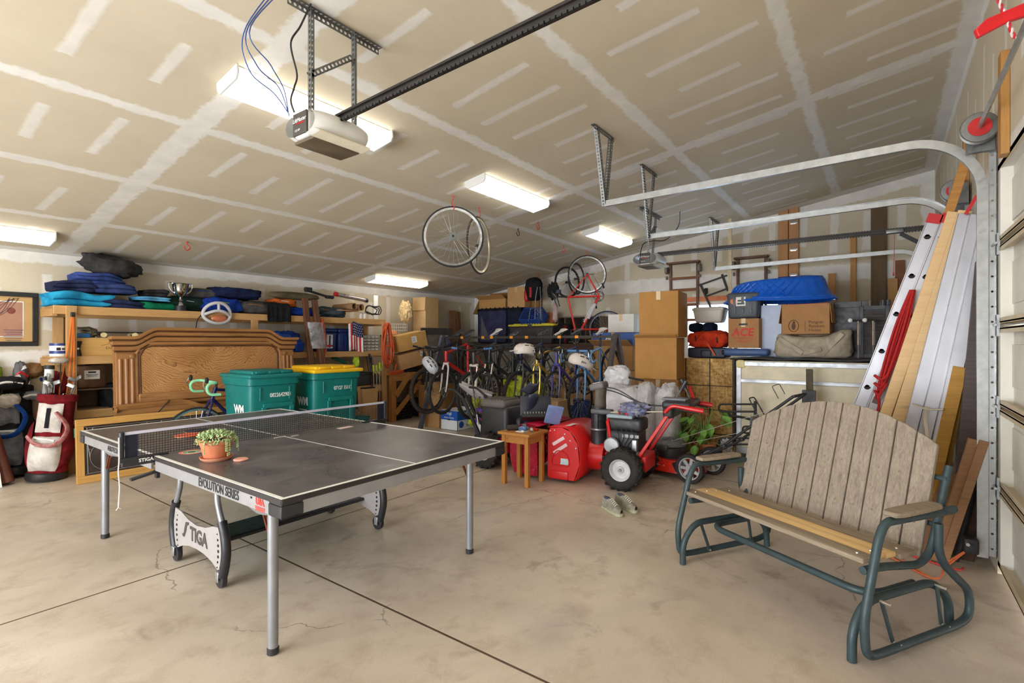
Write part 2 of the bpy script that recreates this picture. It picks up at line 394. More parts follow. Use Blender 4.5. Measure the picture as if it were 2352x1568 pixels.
# ---------------------------------------------------------------- garage doors
steel=M((226,222,212),.5,.0,.06,5,.25,220,name='door_skin'); tan_=M((206,190,160),.5,.0,.12,4,name='door_strut')
galv=M((176,178,178),.38,.75,.14,14,name='galvanised_steel'); galvd=M((128,130,130),.42,.7,.2,14,name='dull_galvanised_steel')
rust=M((150,70,50),.6,.3,.3); blk=M((34,34,36),.5,var=.2); rub=M((30,30,32),.75,var=.25,scale=20)
def garage_door(name,x0,x1,h,n,hole=True):
    sec=h/n; root=None
    for k in range(n):
        z0=.045+k*sec; z1=z0+sec-.006; mb=MB()
        mb.box(((x0+x1)/2,YC-.075,(z0+z1)/2),(x1-x0,.035,z1-z0))
        npan=max(3,round((x1-x0)/.62)); pw=(x1-x0)/npan          # pressed panels
        for i in range(npan):
            mb.box((x0+(i+.5)*pw,YC-.056,(z0+z1)/2+.005),(pw-.14,.012,(z1-z0)*.52),r=.004)
        o=struct(name,mb,steel,root,bevel=.003) if root is None else mb.build('door_section',steel,root,bevel=.003)
        if root is None: root=o
        for zz in ((z0+.015,z1-.015)):
            mb=MB().box(((x0+x1)/2,YC-.035,zz),(x1-x0-.01,.07,.012)).box(((x0+x1)/2,YC-.004,zz+(.012 if zz<(z0+z1)/2 else -.012)),(x1-x0-.01,.008,.03))
            mb.build('strut',tan_,root)
        for s,xe in ((1,x0),(-1,x1)):
            MB().box((xe+s*.05,YC-.03,(z0+z1)/2),(.09,.06,z1-z0-.03)).build('end_stile',steel,root,bevel=.004)
            if k: 
                hg=MB().box((xe+s*.04,YC+.004,z0-.003),(.07,.012,.13)); hg.tube([(xe+s*.0,YC+.02,z0),(xe+s*.09,YC+.02,z0)],.008)
                hg.lathe([(.0,-.012),(.022,-.012),(.022,.012),(0,.012)],12,T(xe-s*.02,YC+.045,z0)@RY(PI/2)); hg.build('hinge',galv,root)
    MB().box(((x0+x1)/2,YC-.07,.035),(x1-x0,.03,.03)).build('bottom_seal',tan_,root)
    return root
garage_door('door_1',*D1,5); garage_door('door_2',*D2,4)
def cprofile(mb,path,w=.049,d=.03,t=.004,side=(1,0,0)):
    """C channel swept along path; opens towards side"""
    s=Vector(side); P=[Vector(p) for p in path]
    for off,ww,dd in ((0,w,t),(w/2,t,d),(-w/2,t,d)):
        vs=[];n=len(P)
        for i in range(n):
            t_=(P[min(i+1,n-1)]-P[max(i-1,0)]).normalized(); nn=t_.cross(s).normalized()
            c=P[i]+nn*off+ (s*(d/2) if off else Vector())
            for a,b in ((-1,-1),(1,-1),(1,1),(-1,1)): vs.append(c+nn*(a*ww/2)+s*(b*dd/2))
        fs=[(i*4+j,i*4+(j+1)%4,(i+1)*4+(j+1)%4,(i+1)*4+j) for i in range(n-1) for j in range(4)]+[(3,2,1,0),tuple((n-1)*4+j for j in range(4))]
        mb.add(vs,fs)
def perf(mb,a,b,up,w=.035,pitch=.028,hole=.009,t=.003):
    """perforated flat bar from a to b lying in the plane of up"""
    a,b=Vector(a),Vector(b); L=(b-a).length; n=max(1,int(L/pitch)); p=L/n; fm=frame(a,b-a,up)
    for k in range(n):
        x=(k+.5)*p; O=[(x-p/2,-w/2),(x,-w/2),(x+p/2,-w/2),(x+p/2,0),(x+p/2,w/2),(x,w/2),(x-p/2,w/2),(x-p/2,0)]
        I=[(x+hole*math.cos(q),hole*math.sin(q)) for q in [PI*1.25,PI*1.5,PI*1.75,0,PI*.25,PI*.5,PI*.75,PI]]
        for z in (0,t):
            vs=[(*q,z) for q in O+I]; fs=[(i,(i+1)%8,8+(i+1)%8,8+i) for i in range(8)]
            mb.add(vs,fs if z else [f[::-1] for f in fs],fm)
        vs=[(*q,0) for q in I]+[(*q,t) for q in I]; mb.add(vs,[((i+1)%8,i,8+i,8+(i+1)%8) for i in range(8)],fm)
def perfL(mb,a,b,u1,u2,w=.035,**k):
    """perforated angle iron: two flanges meeting along a-b"""
    u1,u2=Vector(u1),Vector(u2); a,b=Vector(a),Vector(b)
    perf(mb,a+u1*w/2,b+u1*w/2,u1,w,**k); perf(mb,a+u2*w/2,b+u2*w/2,u2,w,**k)
def track(nm,label,x,side,zt,yend,hang,vert=True,group='garage door tracks'):
    yv=YC+.07; R=.36
    t=thing(nm,label,'door track',(x,yv,0),group=group,world=True)
    p=[(x,yv,.09),(x,yv,zt-R)]+[(x,yv+R-R*math.cos(a),zt-R+R*math.sin(a)) for a in [PI/2*i/10 for i in range(1,11)]]+[(x,yend,zt-.03)]
    mb=MB(); cprofile(mb,p,side=(side,0,0)); mb.build('channel',galv,t)
    mb=MB()
    perfL(mb,(x+side*.02,YC+.01,.1),(x+side*.02,YC+.01,zt-.1),(0,1,0),(-side,0,0),w=.03,pitch=.09,hole=.007); mb.build('jamb_angle',galv,t)
    mb=MB(); perf(mb,(x-side*.008,yv,zt-.03),(x-side*.008,YC+.02,zt-.03),(0,0,1),.05,.05,.008); mb.box((x-side*.015,YC+.08,zt-.08),(.012,.14,.10)); mb.build('flag_bracket',galvd,t)
    if hang:
        (xa,xb,yh)=hang; mb=MB(); zc=ceilz(yh)-.012
        perfL(mb,(xa-.05,yh,zc),(xb+.05,yh,zc),(0,1,0),(0,0,-1)); mb.build('ceiling_angle',galvd,t)
        for xx in (xa,xb): 
            mb=MB(); perfL(mb,(xx,yh,zc),(x,yh,zt-.05),(side,0,0),(0,1,0)); mb.build('hanger',galvd,t)
    return t
track('garage_door_track','near galvanised door track curving over from its tall post by the beige door',4.22,1,2.70,2.05,(4.05,4.35,2.04))
track('garage_door_track','middle galvanised door track, left rail of the far door, above the second opener',5.42,-1,2.60,2.08,(5.24,5.58,2.08))
track('garage_door_track','lowest and farthest galvanised door track, above the blue plastic pool',8.25,1,2.58,2.12,(8.05,8.48,2.12))
for i,(a,b,z,lab) in enumerate(((-.8,4.30,2.69,'steel torsion shaft over the near door with a red marked cable drum'),(5.35,8.35,2.63,'far torsion shaft with grey cable drum above the ladder tops'))):
    t=thing('torsion_shaft',lab,'torsion shaft',(b if i==0 else a,YC,z),group='garage door shafts',world=True); y=YC+.1
    MB().tube([(a,y,z),(b,y,z)],.0127).build('shaft',galv,t)
    xd=(b-.20) if i==0 else a+.07
    for xx,ss in ((xd,1),(a+.07 if i==0 else b-.07,-1)):
        MB().lathe([(.0,-.03),(.03,-.03),(.085,-.026),(.09,-.02),(.078,-.014),(.078,.014),(.09,.02),(.085,.026),(.03,.03),(0,.03)],24,T(xx,y,z)@RY(PI/2)).build('cable_drum',galvd,t)
        MB().box((xx+.075*(1 if i==0 else -1)*ss,y-.02,z-.04),(.006,.12,.16)).build('end_bearing_plate',galvd,t)
    MB().lathe([(.03,-.034),(.055,-.034),(.055,-.03),(.03,-.03)],20,T(xd-.001,y,z)@RY(PI/2)).build('paint_mark',M((190,30,30),.5),t)
    mb=MB(); L=1.6; xs=(a+b)/2
    hp=[(xs-L/2+L*k/600,y+.03*math.cos(k*.9),z+.03*math.sin(k*.9)) for k in range(600)] if i==1 else [(xs-L/2+L*k/600,y+.03*math.cos(k*.9),z+.03*math.sin(k*.9)) for k in range(600)]
    mb.tube(hp,.004,4); mb.build('spring',galvd,t)
# boards above the doors
osb=WOOD((196,148,84),(160,112,58),.55,'z',1.,'stained_board')
for x,z0,z1,w_,lab in ((3.90,2.45,3.02,.09,'stained board upright on the wall above the near door beside the cable drum'),(5.52,2.2,3.12,.09,'stained upright board on the wall between the doors, crossed by a leaning stick')):
    single('backing_board',MB().box((x,YC+.02,(z0+z1)/2),(w_,.038,z1-z0)),osb,lab,'board',bevel=.003)
# ---------------------------------------------------------------- openers
wht=M((228,228,226),.4,var=.05); dgrey=M((70,66,62),.45,var=.12); redm=M((198,30,36),.45,var=.12); lens=M((236,228,205),.35,var=.06)
def opener(label,x,y,z,ydoor,zdoor,sc,word,straps,yh,group='garage door openers'):
    t=thing('garage_door_opener',label,'door opener',(x,y,z),group=group,world=True)
    m=T(x,y,z)@RZm(PI/2)@Matrix.Scale(sc,4)
    # a D-shaped white shell each side of a dark band, dark belly
    def prof(k): return [(-.16*k,.0),(-.165*k,.06),(-.14*k,.125),(-.06*k,.155),(.06*k,.155),(.14*k,.125),(.165*k,.06),(.16*k,0)]
    sh=MB()
    for s in (-1,1):
        def fn(u,v,s=s):
            yy=(u-.5)*.38; a=v*PI*.92; ex=1-.25*abs(2*u-1)**3
            return (s*(.07+.115*math.sin(a)*ex),yy,.08-.085*math.cos(a)*ex)
        g=MB(); g.grid(fn,13,15)
        vs=[m@Vector(p) for p in g.v]; sh.add(vs,g.f if s>0 else [f[::-1] for f in g.f])
    sh.box((0,.0,.08),(.15,.37,.15),m,.02).build('shell',wht,t,smooth=50)
    MB().box((0,.186,.085),(.145,.012,.135),m,.004).build('face_panel',dgrey,t)
    MB().box((0,-.186,.085),(.145,.012,.135),m,.004).build('rear_panel',dgrey,t)
    MB().box((-.0,0,-.008),(.20,.33,.02),m,.006).build('belly',M((96,84,66),.5,var=.15),t)
    ls=MB(); ls.grid(lambda u,v:(-.185*math.sin(PI*(.2+.6*u)) if 0 else (-.10-.09*math.sin(PI*v)),(u-.5)*.36,.0-.012*math.sin(PI*v)+.05*v-.01),12,8,m=m); ls.build('light_lens',lens,t)
    fm=m@frame((0,-.1935,0),(1,0,0),(0,0,1))
    text(word[0],.034,fm@T(0,.105,0),wht,t,shear=.2); text(word[1],.012,fm@T(.01,.084,0),redm,t,bold=.0004); text('1/2 HP',.02,fm@T(-.02,.045,0),wht,t)
    fm2=m@frame((0,.1935,0),(-1,0,0),(0,0,1))
    text(word[0],.034,fm2@T(0,.105,0),wht,t,shear=.2); text(word[1],.012,fm2@T(.01,.084,0),redm,t,bold=.0004); text('1/2 HP',.02,fm2@T(-.02,.045,0),wht,t)
    # rail and chain
    a=Vector((x,y-.10*sc,z+.165*sc)); b=Vector((x,ydoor,zdoor))
    r=MB(); r.beam(a,b,.034,.012); r.beam(a+Vector((0,0,-.03)),b+Vector((0,0,-.03)),.034,.008); r.beam(a+Vector((0,0,-.015)),b+Vector((0,0,-.015)),.008,.03); r.build('rail',M((58,54,52),.45,.5),t)
    n=int((b-a).length/.026)
    for q in (-.022,.022):
        ch=MB()
        for k in range(n):
            c=a.lerp(b,(k+.5)/n)+Vector((q,0,.012 if q>0 else -.045)); ch.box(c,(.008 if k%2 else .012,.02,.012))
        ch.build('drive_chain',blk,t)
    # hanger straps
    zc=ceilz(yh)-.01; mb=MB(); perfL(mb,(straps[0]-.12,yh,zc),(straps[1]+.2,yh,zc),(0,-1,0),(0,0,-1)); mb.build('ceiling_angle',galvd,t)
    zt=z+.17*sc
    xl,xr=straps[2],straps[3]
    for xx,xb in ((straps[0],xl),(straps[1],xr)):
        mb=MB(); perfL(mb,(xx,yh,zc),(xb,yh,zt-.02),(1,0,0),(0,-1,0)); mb.build('hanger',galvd,t)
    mb=MB(); perfL(mb,(xl,yh,zt+.32*(zc-zt)),(straps[1],yh,zc-.28*(zc-zt)),(0,0,1),(0,-1,0)); mb.build('diagonal_brace',galvd,t)
    MB().box(((xl+xr)/2,yh,zt-.02),(xr-xl+.06,.05,.006)).build('mount_bracket',galvd,t)
    return t
opener('near garage door opener on perforated straps with white sides and blue wires',1.70,2.54,2.515,YC+.12,2.76,.90,('LiftMaster','PROFESSIONAL'),(1.58,1.86,1.58,1.86),2.54)
opener('far garage door opener hanging over the brown box stack, showing its rounded end',6.84,2.63,2.46,YC+.12,2.62,1.05,('LiftMaster','PROFESSIONAL'),(6.62,7.06,6.78,6.92),2.64)
# wires
wb_=M((60,92,160),.4,var=.1)
W0=W(565,-40); We=Vector((1.60,2.40,2.60))
for i,(q,lab) in enumerate((((585,150,0),'leftmost thin blue wire drooping from ceiling to near opener'),((618,120,0),'middle thin blue wire crossing the others by near opener'),((640,100,0),'rightmost thin blue wire running from ceiling to near opener'))):
    pts=[(1.38+.03*i,2.30,3.28),W(566+5*i,60,y=2.33),W((572,590,622)[i],(160,150,150)[i],y=2.36),W((630,640,652)[i],(215,200,205)[i],y=2.4),W(664,262+i*3,y=2.43)]
    single('wire',MB().tube(bez(pts,8),.0028,6),wb_,lab,'wire','blue opener wires')
single('power_cable',MB().tube(bez([(1.57,2.5,3.24),W(690,60,y=2.5),W(668,100,y=2.5),W(682,170,y=2.48),W(676,200,y=2.48),W(668,230,y=2.46),W(676,258,y=2.45)],8),.005,6),blk,'black power cord wrapped down the left strap of the near opener','cord','opener power cords')
single('power_cable',MB().tube(bez([W(1562,487,y=2.0,),W(1558,520,y=2.2),W(1530,550,y=2.4),W(1500,553,y=2.6),W(1478,560,y=2.64),W(1470,585,y=2.64)],8),.007,6),blk,'black power cord drooping from a track to the far opener','cord','opener power cords')
# ---------------------------------------------------------------- fluorescent fixtures
def emis(name,strength,rgb=(255,250,240)):
    g=G(name); g.done(lin((250,248,240)),.4); g.put(g.b.inputs['Emission Color'],lin(rgb)); g.b.inputs['Emission Strength'].default_value=strength; return g.m
LENS=emis('diffuser_glow',LAMP)
def fixture(label,x,y,group='ceiling fluorescent fixtures'):
    t=thing('ceiling_light',label,'ceiling light',(x,y,ceilz(y)),group=group)
    t.rotation_euler=(-math.atan(SL),0,0)
    MB().box((0,0,-.018),(1.22,.25,.03)).build('housing',wht,t,bevel=.004)
    for s in (-1,1):
        MB().prism([(-.137,-.0),(-.137,-.055),(-.11,-.088),(.11,-.088),(.137,-.055),(.137,-.0)],.014,T(s*.612-.007,0,0)@frame((0,0,0),(0,1,0),(0,0,1))).build('end_cap',wht,t,bevel=.002)
    d=MB(); pr=[(-.133,-.022),(-.133,-.055),(-.108,-.083),(.108,-.083),(.133,-.055),(.133,-.022)]
    vs=[(x_,a,b) for x_ in (-.603,.603) for a,b in pr]; d.add(vs,[(i,i+1,7+i,6+i) for i in range(5)]); d.build('diffuser',LENS,t,smooth=0)
    return t
fixture('lit fluorescent ceiling light behind the near opener',2.14,3.36)
fixture('lit fluorescent ceiling light above right of the two hanging bicycle wheels',4.60,3.40)
fixture('lit fluorescent ceiling light below the near track end, left of the far opener',7.35,3.50)
fixture('lit fluorescent ceiling light above the cardboard boxes at the end of the shelf',6.10,7.0)
fixture('lit fluorescent ceiling light cut by the frame edge above the framed print',.82,7.0)
fixture('added fluorescent fill light, unseen, on the left side of the garage',-1.0,3.36)  # unseen fixture added to raise the ambient light from the left
fixture('added fluorescent fill light, unseen above the camera, nearer the left wall',-.5,.15)  # unseen fixture added to even out light on the foreground floor
fixture('added fluorescent fill light, unseen above the near garage door',2.0,.15)  # unseen fixture added to light bench and near door from above
# ================================================================ table tennis table
def tabletop_mat():
    g=G('charcoal_tabletop'); v=g.co(); a=g.noise(v,3,5,.65,.4); b=g.noise(v,26,4,.7); s=g.noise(g.co(scale=(2.5,16,1),rot=(0,0,.5)),2.2,4,.7,1.1)
    col=g.mix(g.ramp(a,.35,.68),lin((72,71,76)),lin((104,101,102))); col=g.mix(g.ramp(b,.55,.75,0,.3),col,lin((132,128,126)))
    col=g.mix(g.ramp(s,.60,.74,0,.4),col,lin((160,152,144)))
    g.bump(b,.05,.002); return g.done(col,g.ramp(a,.3,.7,.24,.42),0,.6)
TT=tabletop_mat(); silver=M((168,168,172),.4,.55,.08,name='silver_paint'); white=M((236,236,232),.5,var=.04); edgeb=M((44,40,40),.5,var=.15)
bplas=M((38,38,42),.42,var=.12); greyt=M((146,148,152),.38,.5,.08,name='grey_tube')
tx0,tx1,ty0,ty1,tz=1.13,2.655,2.01,4.75,.76; tyc=(ty0+ty1)/2; txc=(tx0+tx1)/2
tb=thing('table_tennis_table','charcoal table tennis table with silver apron and net on grey legs','table',(txc,tyc,0),world=True)
for k,(a,b) in enumerate(((ty0,tyc-.004),(tyc+.004,ty1))):
    MB().box((txc,(a+b)/2,tz-.010),(tx1-tx0,b-a,.020)).build('tabletop',TT,tb)
    ln=MB(); e=.0012
    ln.box((tx0+.01,(a+b)/2,tz+e/2),(.02,b-a,e)); ln.box((tx1-.01,(a+b)/2,tz+e/2),(.02,b-a,e)); ln.box((txc,(a+b)/2,tz+e/2),(.004,b-a-.04,e))
    yy=a if k==0 else b; ln.box((txc,yy+(.01 if k==0 else -.01),tz+e/2),(tx1-tx0-.04,.02,e)); ln.build('boundary_lines',white,tb,smooth=0)
    ed=MB(); ap=MB(); s0=.006
    for x in (tx0,tx1):
        sg=-1 if x==tx0 else 1; ed.box((x+sg*.002,(a+b)/2,tz-.012),(.005,b-a,.022)); ap.box((x-sg*.006,(a+b)/2,tz-.052),(.012,b-a-.05,.058))
    sg=-1 if k==0 else 1; ed.box((txc,yy+sg*.002,tz-.012),(tx1-tx0,.005,.022)); ap.box((txc,yy-sg*.006,tz-.052),(tx1-tx0-.05,.012,.058))
    ap.box((txc,(b-.02) if k==0 else a+.02,tz-.045),(tx1-tx0-.05,.02,.045))
    ed.build('edge_band',edgeb,tb); ap.build('apron',silver,tb)
    for x,sx in ((tx0,1),(tx1,-1)):
        cg=MB(); sy=1 if k==0 else -1
        # rounded black corner bumper with ribs
        for (dz0,dz1,o) in ((-.03,-.002,.004),(-.078,-.03,.007),(-.083,-.078,.004)):
            pts=[(x-sx*o,yy-sy*o)]
            L=.095; pts=[(x-sx*(o-.0),yy+sy*L),(x-sx*o,yy+sy*.01),(x+sx*.0-sx*o*.6,yy-sy*o*.6+sy*.0),(x+sx*.01,yy-sy*o),(x+sx*L,yy-sy*o),(x+sx*L*.8,yy+sy*.02),(x+sx*.02,yy+sy*.02),(x+sx*.02,yy+sy*L*.8)]
            if sx*sy<0: pts=pts[::-1]
            cg.prism(pts,dz1-dz0,T(0,0,tz+dz0))
        cg.build('corner_bumper',bplas,tb,bevel=.003)
for x,y in ((1.215,2.235),(2.57,2.235),(1.215,4.525),(2.57,4.525)):
    l=MB().lathe([(.022,.02),(.0235,.1),(.0235,.70)],20,T(x,y,0)).build('leg',greyt,tb)
    MB().lathe([(.020,0),(.026,.004),(.026,.028),(.022,.032)],20,T(x,y,0)).build('foot_cap',bplas,l)
    sy=1 if y<tyc else -1; MB().beam((x,y,.655),(x,y+sy*.16,.69),.02,.012).build('leg_brace',greyt,tb)
    MB().tube([(x,y+sy*.02,.50),(x-.0,y+sy*.11,.655)],.004,6).tube([(x+.012,y+sy*.02,.50),(x+.012,y+sy*.11,.655)],.004,6).build('spring_brace',M((140,70,40),.45,.6),l)
# undercarriage: two arched end panels with castors
redp=M((190,34,40),.4,var=.1)
for xp,sg in ((1.365,-1),(2.49,1)):
    pane=MB(); half=[(.20,.47),(.17,.36),(.20,.23),(.30,.13),(.335,.10)]
    yc=tyc
    o=[(-.30,.085),(-.325,.16),(-.335,.25),(-.31,.345),(-.22,.335),(-.12,.305),(0,.292),(.12,.305),(.22,.335),(.31,.345),(.335,.25),(.325,.16),(.30,.085),(.2,.125),(.1,.145),(0,.15),(-.1,.145),(-.2,.125)]
    pan=MB().prism([(a,b) for a,b in o],.008,frame((xp+sg*.004,yc,0),(0,sg,0),(0,0,1)),-.004); fr=pan.build('end_panel',M((176,170,168),.45,.25,.06),tb)
    for s in (-1,1):
        for k in range(7): 
            dots=MB(); a=.11+k*.032; w=.27+.018*math.sin((a-.1)/.22*PI); r=.0045+.005*math.sin(k/6*PI)
            dots.lathe([(0,-.0065),(r,-.0065),(r,.0065),(0,.0065)],10,T(xp+sg*.004,yc+s*w,a+.0)@RY(PI/2)).build('vent_hole',M((26,24,24),.6),fr)
        cover=[Vector((xp,yc+s*q,z)) for q,z in ((.325,.07),(.35,.14),(.365,.22),(.35,.31),(.315,.38))]
        MB().tube(bez(cover,6),.026,12,flat=1.).build('side_cover',bplas,tb)
        tube=[Vector((xp,yc+s*q,z)) for q,z in ((.32,.37),(.275,.45),(.255,.52),(.255,.685))]
        MB().tube(bez(tube,6),.0165,12).build('upright_tube',greyt,tb)
        # castor
        cx_,cy_=xp+.0,yc+s*.315
        ca=MB(); ca.box((cx_,cy_,.092),(.05,.05,.01)); ca.box((cx_-.024,cy_-s*.01,.068),(.006,.036,.06)); ca.box((cx_+.024,cy_-s*.01,.068),(.006,.036,.06))
        c=ca.build('castor_fork',galv,tb,bevel=.003)
        wl_=MB().lathe([(.018,-.013),(.038,-.016),(.05,-.013),(.052,0),(.05,.013),(.038,.016),(.018,.013)],20,T(cx_,cy_-s*.012,.052)@RY(PI/2),caps=True); wl_.build('castor_wheel',bplas,c)
        MB().tube([(cx_-.03,cy_-s*.012,.052),(cx_+.03,cy_-s*.012,.052)],.006).build('axle',galv,c)
    # red safety latches and the link between the uprights
    for s in (-1,1):
        MB().box((xp,yc+s*.255,.60),(.035,.03,.028),r=.006).box((xp,yc+s*.205,.585),(.016,.06,.03),r=.005).box((xp,yc+s*.19,.565),(.018,.014,.05),r=.004).build('latch',redp,tb)
    MB().tube(bez([(xp,yc-.2,.565),(xp,yc-.08,.575),(xp,yc+.05,.55),(xp,yc+.2,.585)],6),.011,8).build('link_rod',greyt,tb)
    for s in (-1,1):
        xl=1.215 if sg<0 else 2.57
        MB().tube(fillet([(xp+sg*.03,yc+s*.255,.675),(xp+sg*.05,yc+s*.36,.655),(xl-sg*.0,yc+s*1.02,.615),(xl,yc+s*1.12,.63)],.05),.010,8).build('stay_rod',greyt,tb)
MB().box(((1.365+2.49)/2,tyc,.20),(1.12,.24,.014)).build('cross_tray',bplas,tb,bevel=.004)
for s in (-1,1): MB().tube([(1.365,tyc+s*.125,.195),(2.49,tyc+s*.125,.195)],.013,8).build('cross_tube',bplas,tb)
# lettering on the apron facing the door
blkp=M((28,28,30),.5,var=.05); af=lambda y,z,x=tx0-.0012: frame((x,y,z),(0,-1,0),(0,0,1))
ap_o=tb
text('EVOLUTION SERIES',.062,af(2.58,tz-.052),blkp,tb,bold=.0007,sx=.78); text('TM',.012,af(2.26,tz-.036),blkp,tb)
text('AEROTECH',.048,af(4.06,tz-.052),blkp,tb,sx=.78); text('TM',.01,af(3.86,tz-.04),blkp,tb)
redl=M((214,62,52),.5,var=.05)
text('USA',.038,af(2.185,tz-.043),redl,tb,bold=.0022); q=MB()
for k in range(3): q.box((tx0-.0012,2.185,tz-.066-k*.007),(.001,.082-.004*k,.0045))
q.build('logo_bars',redl,tb)
gp=M((74,66,62),.5); pf=lambda y,z: frame((1.3555,y,z),(0,-1,0),(0,0,1))
text('TIGA',.115,pf(tyc-.03,.225),gp,tb,bold=.0042,sx=.9)
sw=MB().prism([(-.06,-.045),(-.035,-.048),(-.012,-.01),(.004,.03),(.03,.04),(.026,.055),(-.012,.05),(-.03,.012),(-.042,-.026),(-.064,-.032)],.0016,frame((1.3555,tyc+.135,.235),(0,-1,0),(0,0,1))); sw.build('lettering',gp,tb)
# net
nt=thing('table_tennis_net','black table tennis net with white top tape clamped across the table','net',(txc,tyc,tz),world=True)
nx0,nx1,nh=tx0-.15,tx1+.15,.153; netm=M((20,22,30),.7)
nb=MB(); nV=122
for i in range(nV+1): 
    x=nx0+.02+(nx1-nx0-.04)*i/nV; nb.box((x,tyc,tz+.075),(.0022,.0016,.138))
for j in range(10): nb.box((txc,tyc,tz+.01+j*.0138),(nx1-nx0-.04,.0018,.0022))
nb.build('mesh',netm,nt,smooth=0)['kind']='stuff'
MB().box((txc,tyc,tz+nh-.008),(nx1-nx0-.03,.006,.016)).build('top_tape',M((206,206,224),.7,var=.04),nt)
for x,s in ((nx0,1),(nx1,-1)):
    MB().box((x+s*.045,tyc,tz+.073),(.06,.004,.140)).build('end_sleeve',M((22,26,44),.8),nt)
    MB().lathe([(.013,0),(.013,.165),(.009,.17)],14,T(x,tyc,tz-.012)).build('post',M((30,34,44),.4),nt)
    c=MB(); c.prism([(0,-.012),(.235,-.0),(.235,.008),(.10,.012),(.0,.012)] if 1 else [],.034,frame((x-s*.012,tyc+s*.017,tz+.0),(s,0,0),(0,0,1)))
    c.box((x+s*.10,tyc,tz-.022),(.20,.03,.03)); c.box((x+s*.17,tyc,tz-.10),(.02,.03,.06)); c.beam((x+s*.04,tyc,tz-.115),(x+s*.20,tyc,tz-.085),.03,.014); c.beam((x+s*.19,tyc,tz-.03),(x+s*.19,tyc,tz-.10),.03,.014)
    cl=c.build('clamp',bplas,nt,bevel=.002)
    if s>0: text('STIGA',.026,frame((x+.11,tyc-.0182,tz-.012),(1,0,0),(0,0,1)),white,cl,bold=.0006)
sb=MB(); yx=nx0-.016
sb.tube([(yx,tyc-.012,tz+.13),(yx+.001,tyc-.014,tz+.0),(yx-.003,tyc-.014,tz-.05),(yx+.004,tyc-.012,tz-.14),(yx-.002,tyc-.013,tz-.25)],.0032,6)
sb.tube([(yx-.002,tyc-.013,tz-.25),(yx-.014,tyc-.018,tz-.262)],.003,5); sb.tube([(yx-.002,tyc-.013,tz-.25),(yx+.012,tyc-.008,tz-.262)],.003,5)
sb.build('tension_string',M((236,232,226),.9),nt)
# things lying on the table
terra=M((196,116,78),.75,var=.14,scale=14); soil=M((62,46,34),.95,.0,.3,40,.6,90)
def pot(name,label,x,y,z,r,h,cat='plant pot',mat=None,rim=.25):
    t=thing(name,label,cat,(x,y,z)); mat=mat or terra
    MB().lathe([(r*.62,0),(r*.66,.004),(r*.88,h*(1-rim)),(r*.90,h*(1-rim)),(r*.98,h*(1-rim)+.003),(r,h-.003),(r*.985,h),(r*.9,h),(r*.87,h*.86),(0,h*.86)],32).build('pot',mat,t)
    return t
px_,py_=1.30,2.985; single('pot_saucer',MB().lathe([(0,0),(.066,0),(.079,.010),(.084,.020),(.079,.020),(.069,.008),(0,.006)],32,T(px_,py_,tz)),M((206,140,108),.8,var=.15),'terracotta saucer under the plant pot on the table','saucer')
pt=pot('potted_succulent','terracotta pot of trailing pale green succulent on the table tennis table',px_,py_,tz+.008,.092,.112,'potted plant')
grn=M((156,178,124),.6,var=.22,scale=30,name='succulent_leaf')
lf=MB()
for k in range(520):
    a=random.uniform(0,2*PI); r=.098*math.sqrt(random.random()); hh=.112+.026*(1-(r/.098)**2)+random.uniform(-.006,.016)
    d=Vector((random.uniform(-1,1),random.uniform(-1,1),random.uniform(.1,1))).normalized()
    m=frame((r*math.cos(a),r*math.sin(a),hh-(.02 if r>.088 else 0)),d,(.3,.2,1) if abs(d.z)<.9 else (1,0,0))
    lf.ball((.006,0,0),(.010,.0042,.0030),m,6,4)
for st in range(9):
    a=random.uniform(-2.6,-.2); p=[(.083*math.cos(a),.083*math.sin(a),.112),(.103*math.cos(a),.103*math.sin(a),.105),(.107*math.cos(a),.107*math.sin(a),.105-random.uniform(.02,.085))]
    q=bez(p,6)
    for w in q: lf.ball(w,(.0045,.0045,.0045),None,5,4)
lf.build('foliage',grn,pt); MB().lathe([(0,.096),(.080,.097)],24).build('soil',soil,pt)
single('chalk_disc',MB().lathe([(0,0),(.034,0),(.038,.004),(.037,.008),(.033,.011),(0,.011)],24,T(1.372,2.86,tz)@RZm(.2)),M((226,160,140),.8,var=.08),'small round pink disc lying beside the terracotta pot','disc')
rub_o=M((222,96,66),.75,var=.12); rub_b=M((40,40,60),.7); wdh=WOOD((196,150,96),(150,104,60),.5,'x',6.)
for i,(x,y,a,dz,lab,cm) in enumerate(((1.50,3.88,-.75,.0,'orange faced paddle lying flat behind the net near its left post',rub_o),(1.62,4.02,-1.1,.0,'dark paddle lying behind the net under the edge of the orange one',rub_b))):
    t=thing('table_tennis_paddle',lab,'paddle',(x,y,tz),a,'paddles behind the net')
    bl=[(.078*math.cos(k/24*2*PI)+.0,.082*math.sin(k/24*2*PI)) for k in range(24)]
    MB().prism(bl,.006,T(0,0,.003)).build('blade',wdh,t); MB().prism([(p*.97,q*.97) for p,q in bl],.003,T(0,0,.009)).build('rubber',cm,t); MB().prism([(p*.97,q*.97) for p,q in bl],.003,T(0,0,0)).build('rubber',rub_b,t)
    MB().box((.118,0,.006),(.105,.028,.02),r=.008).build('handle',wdh,t)
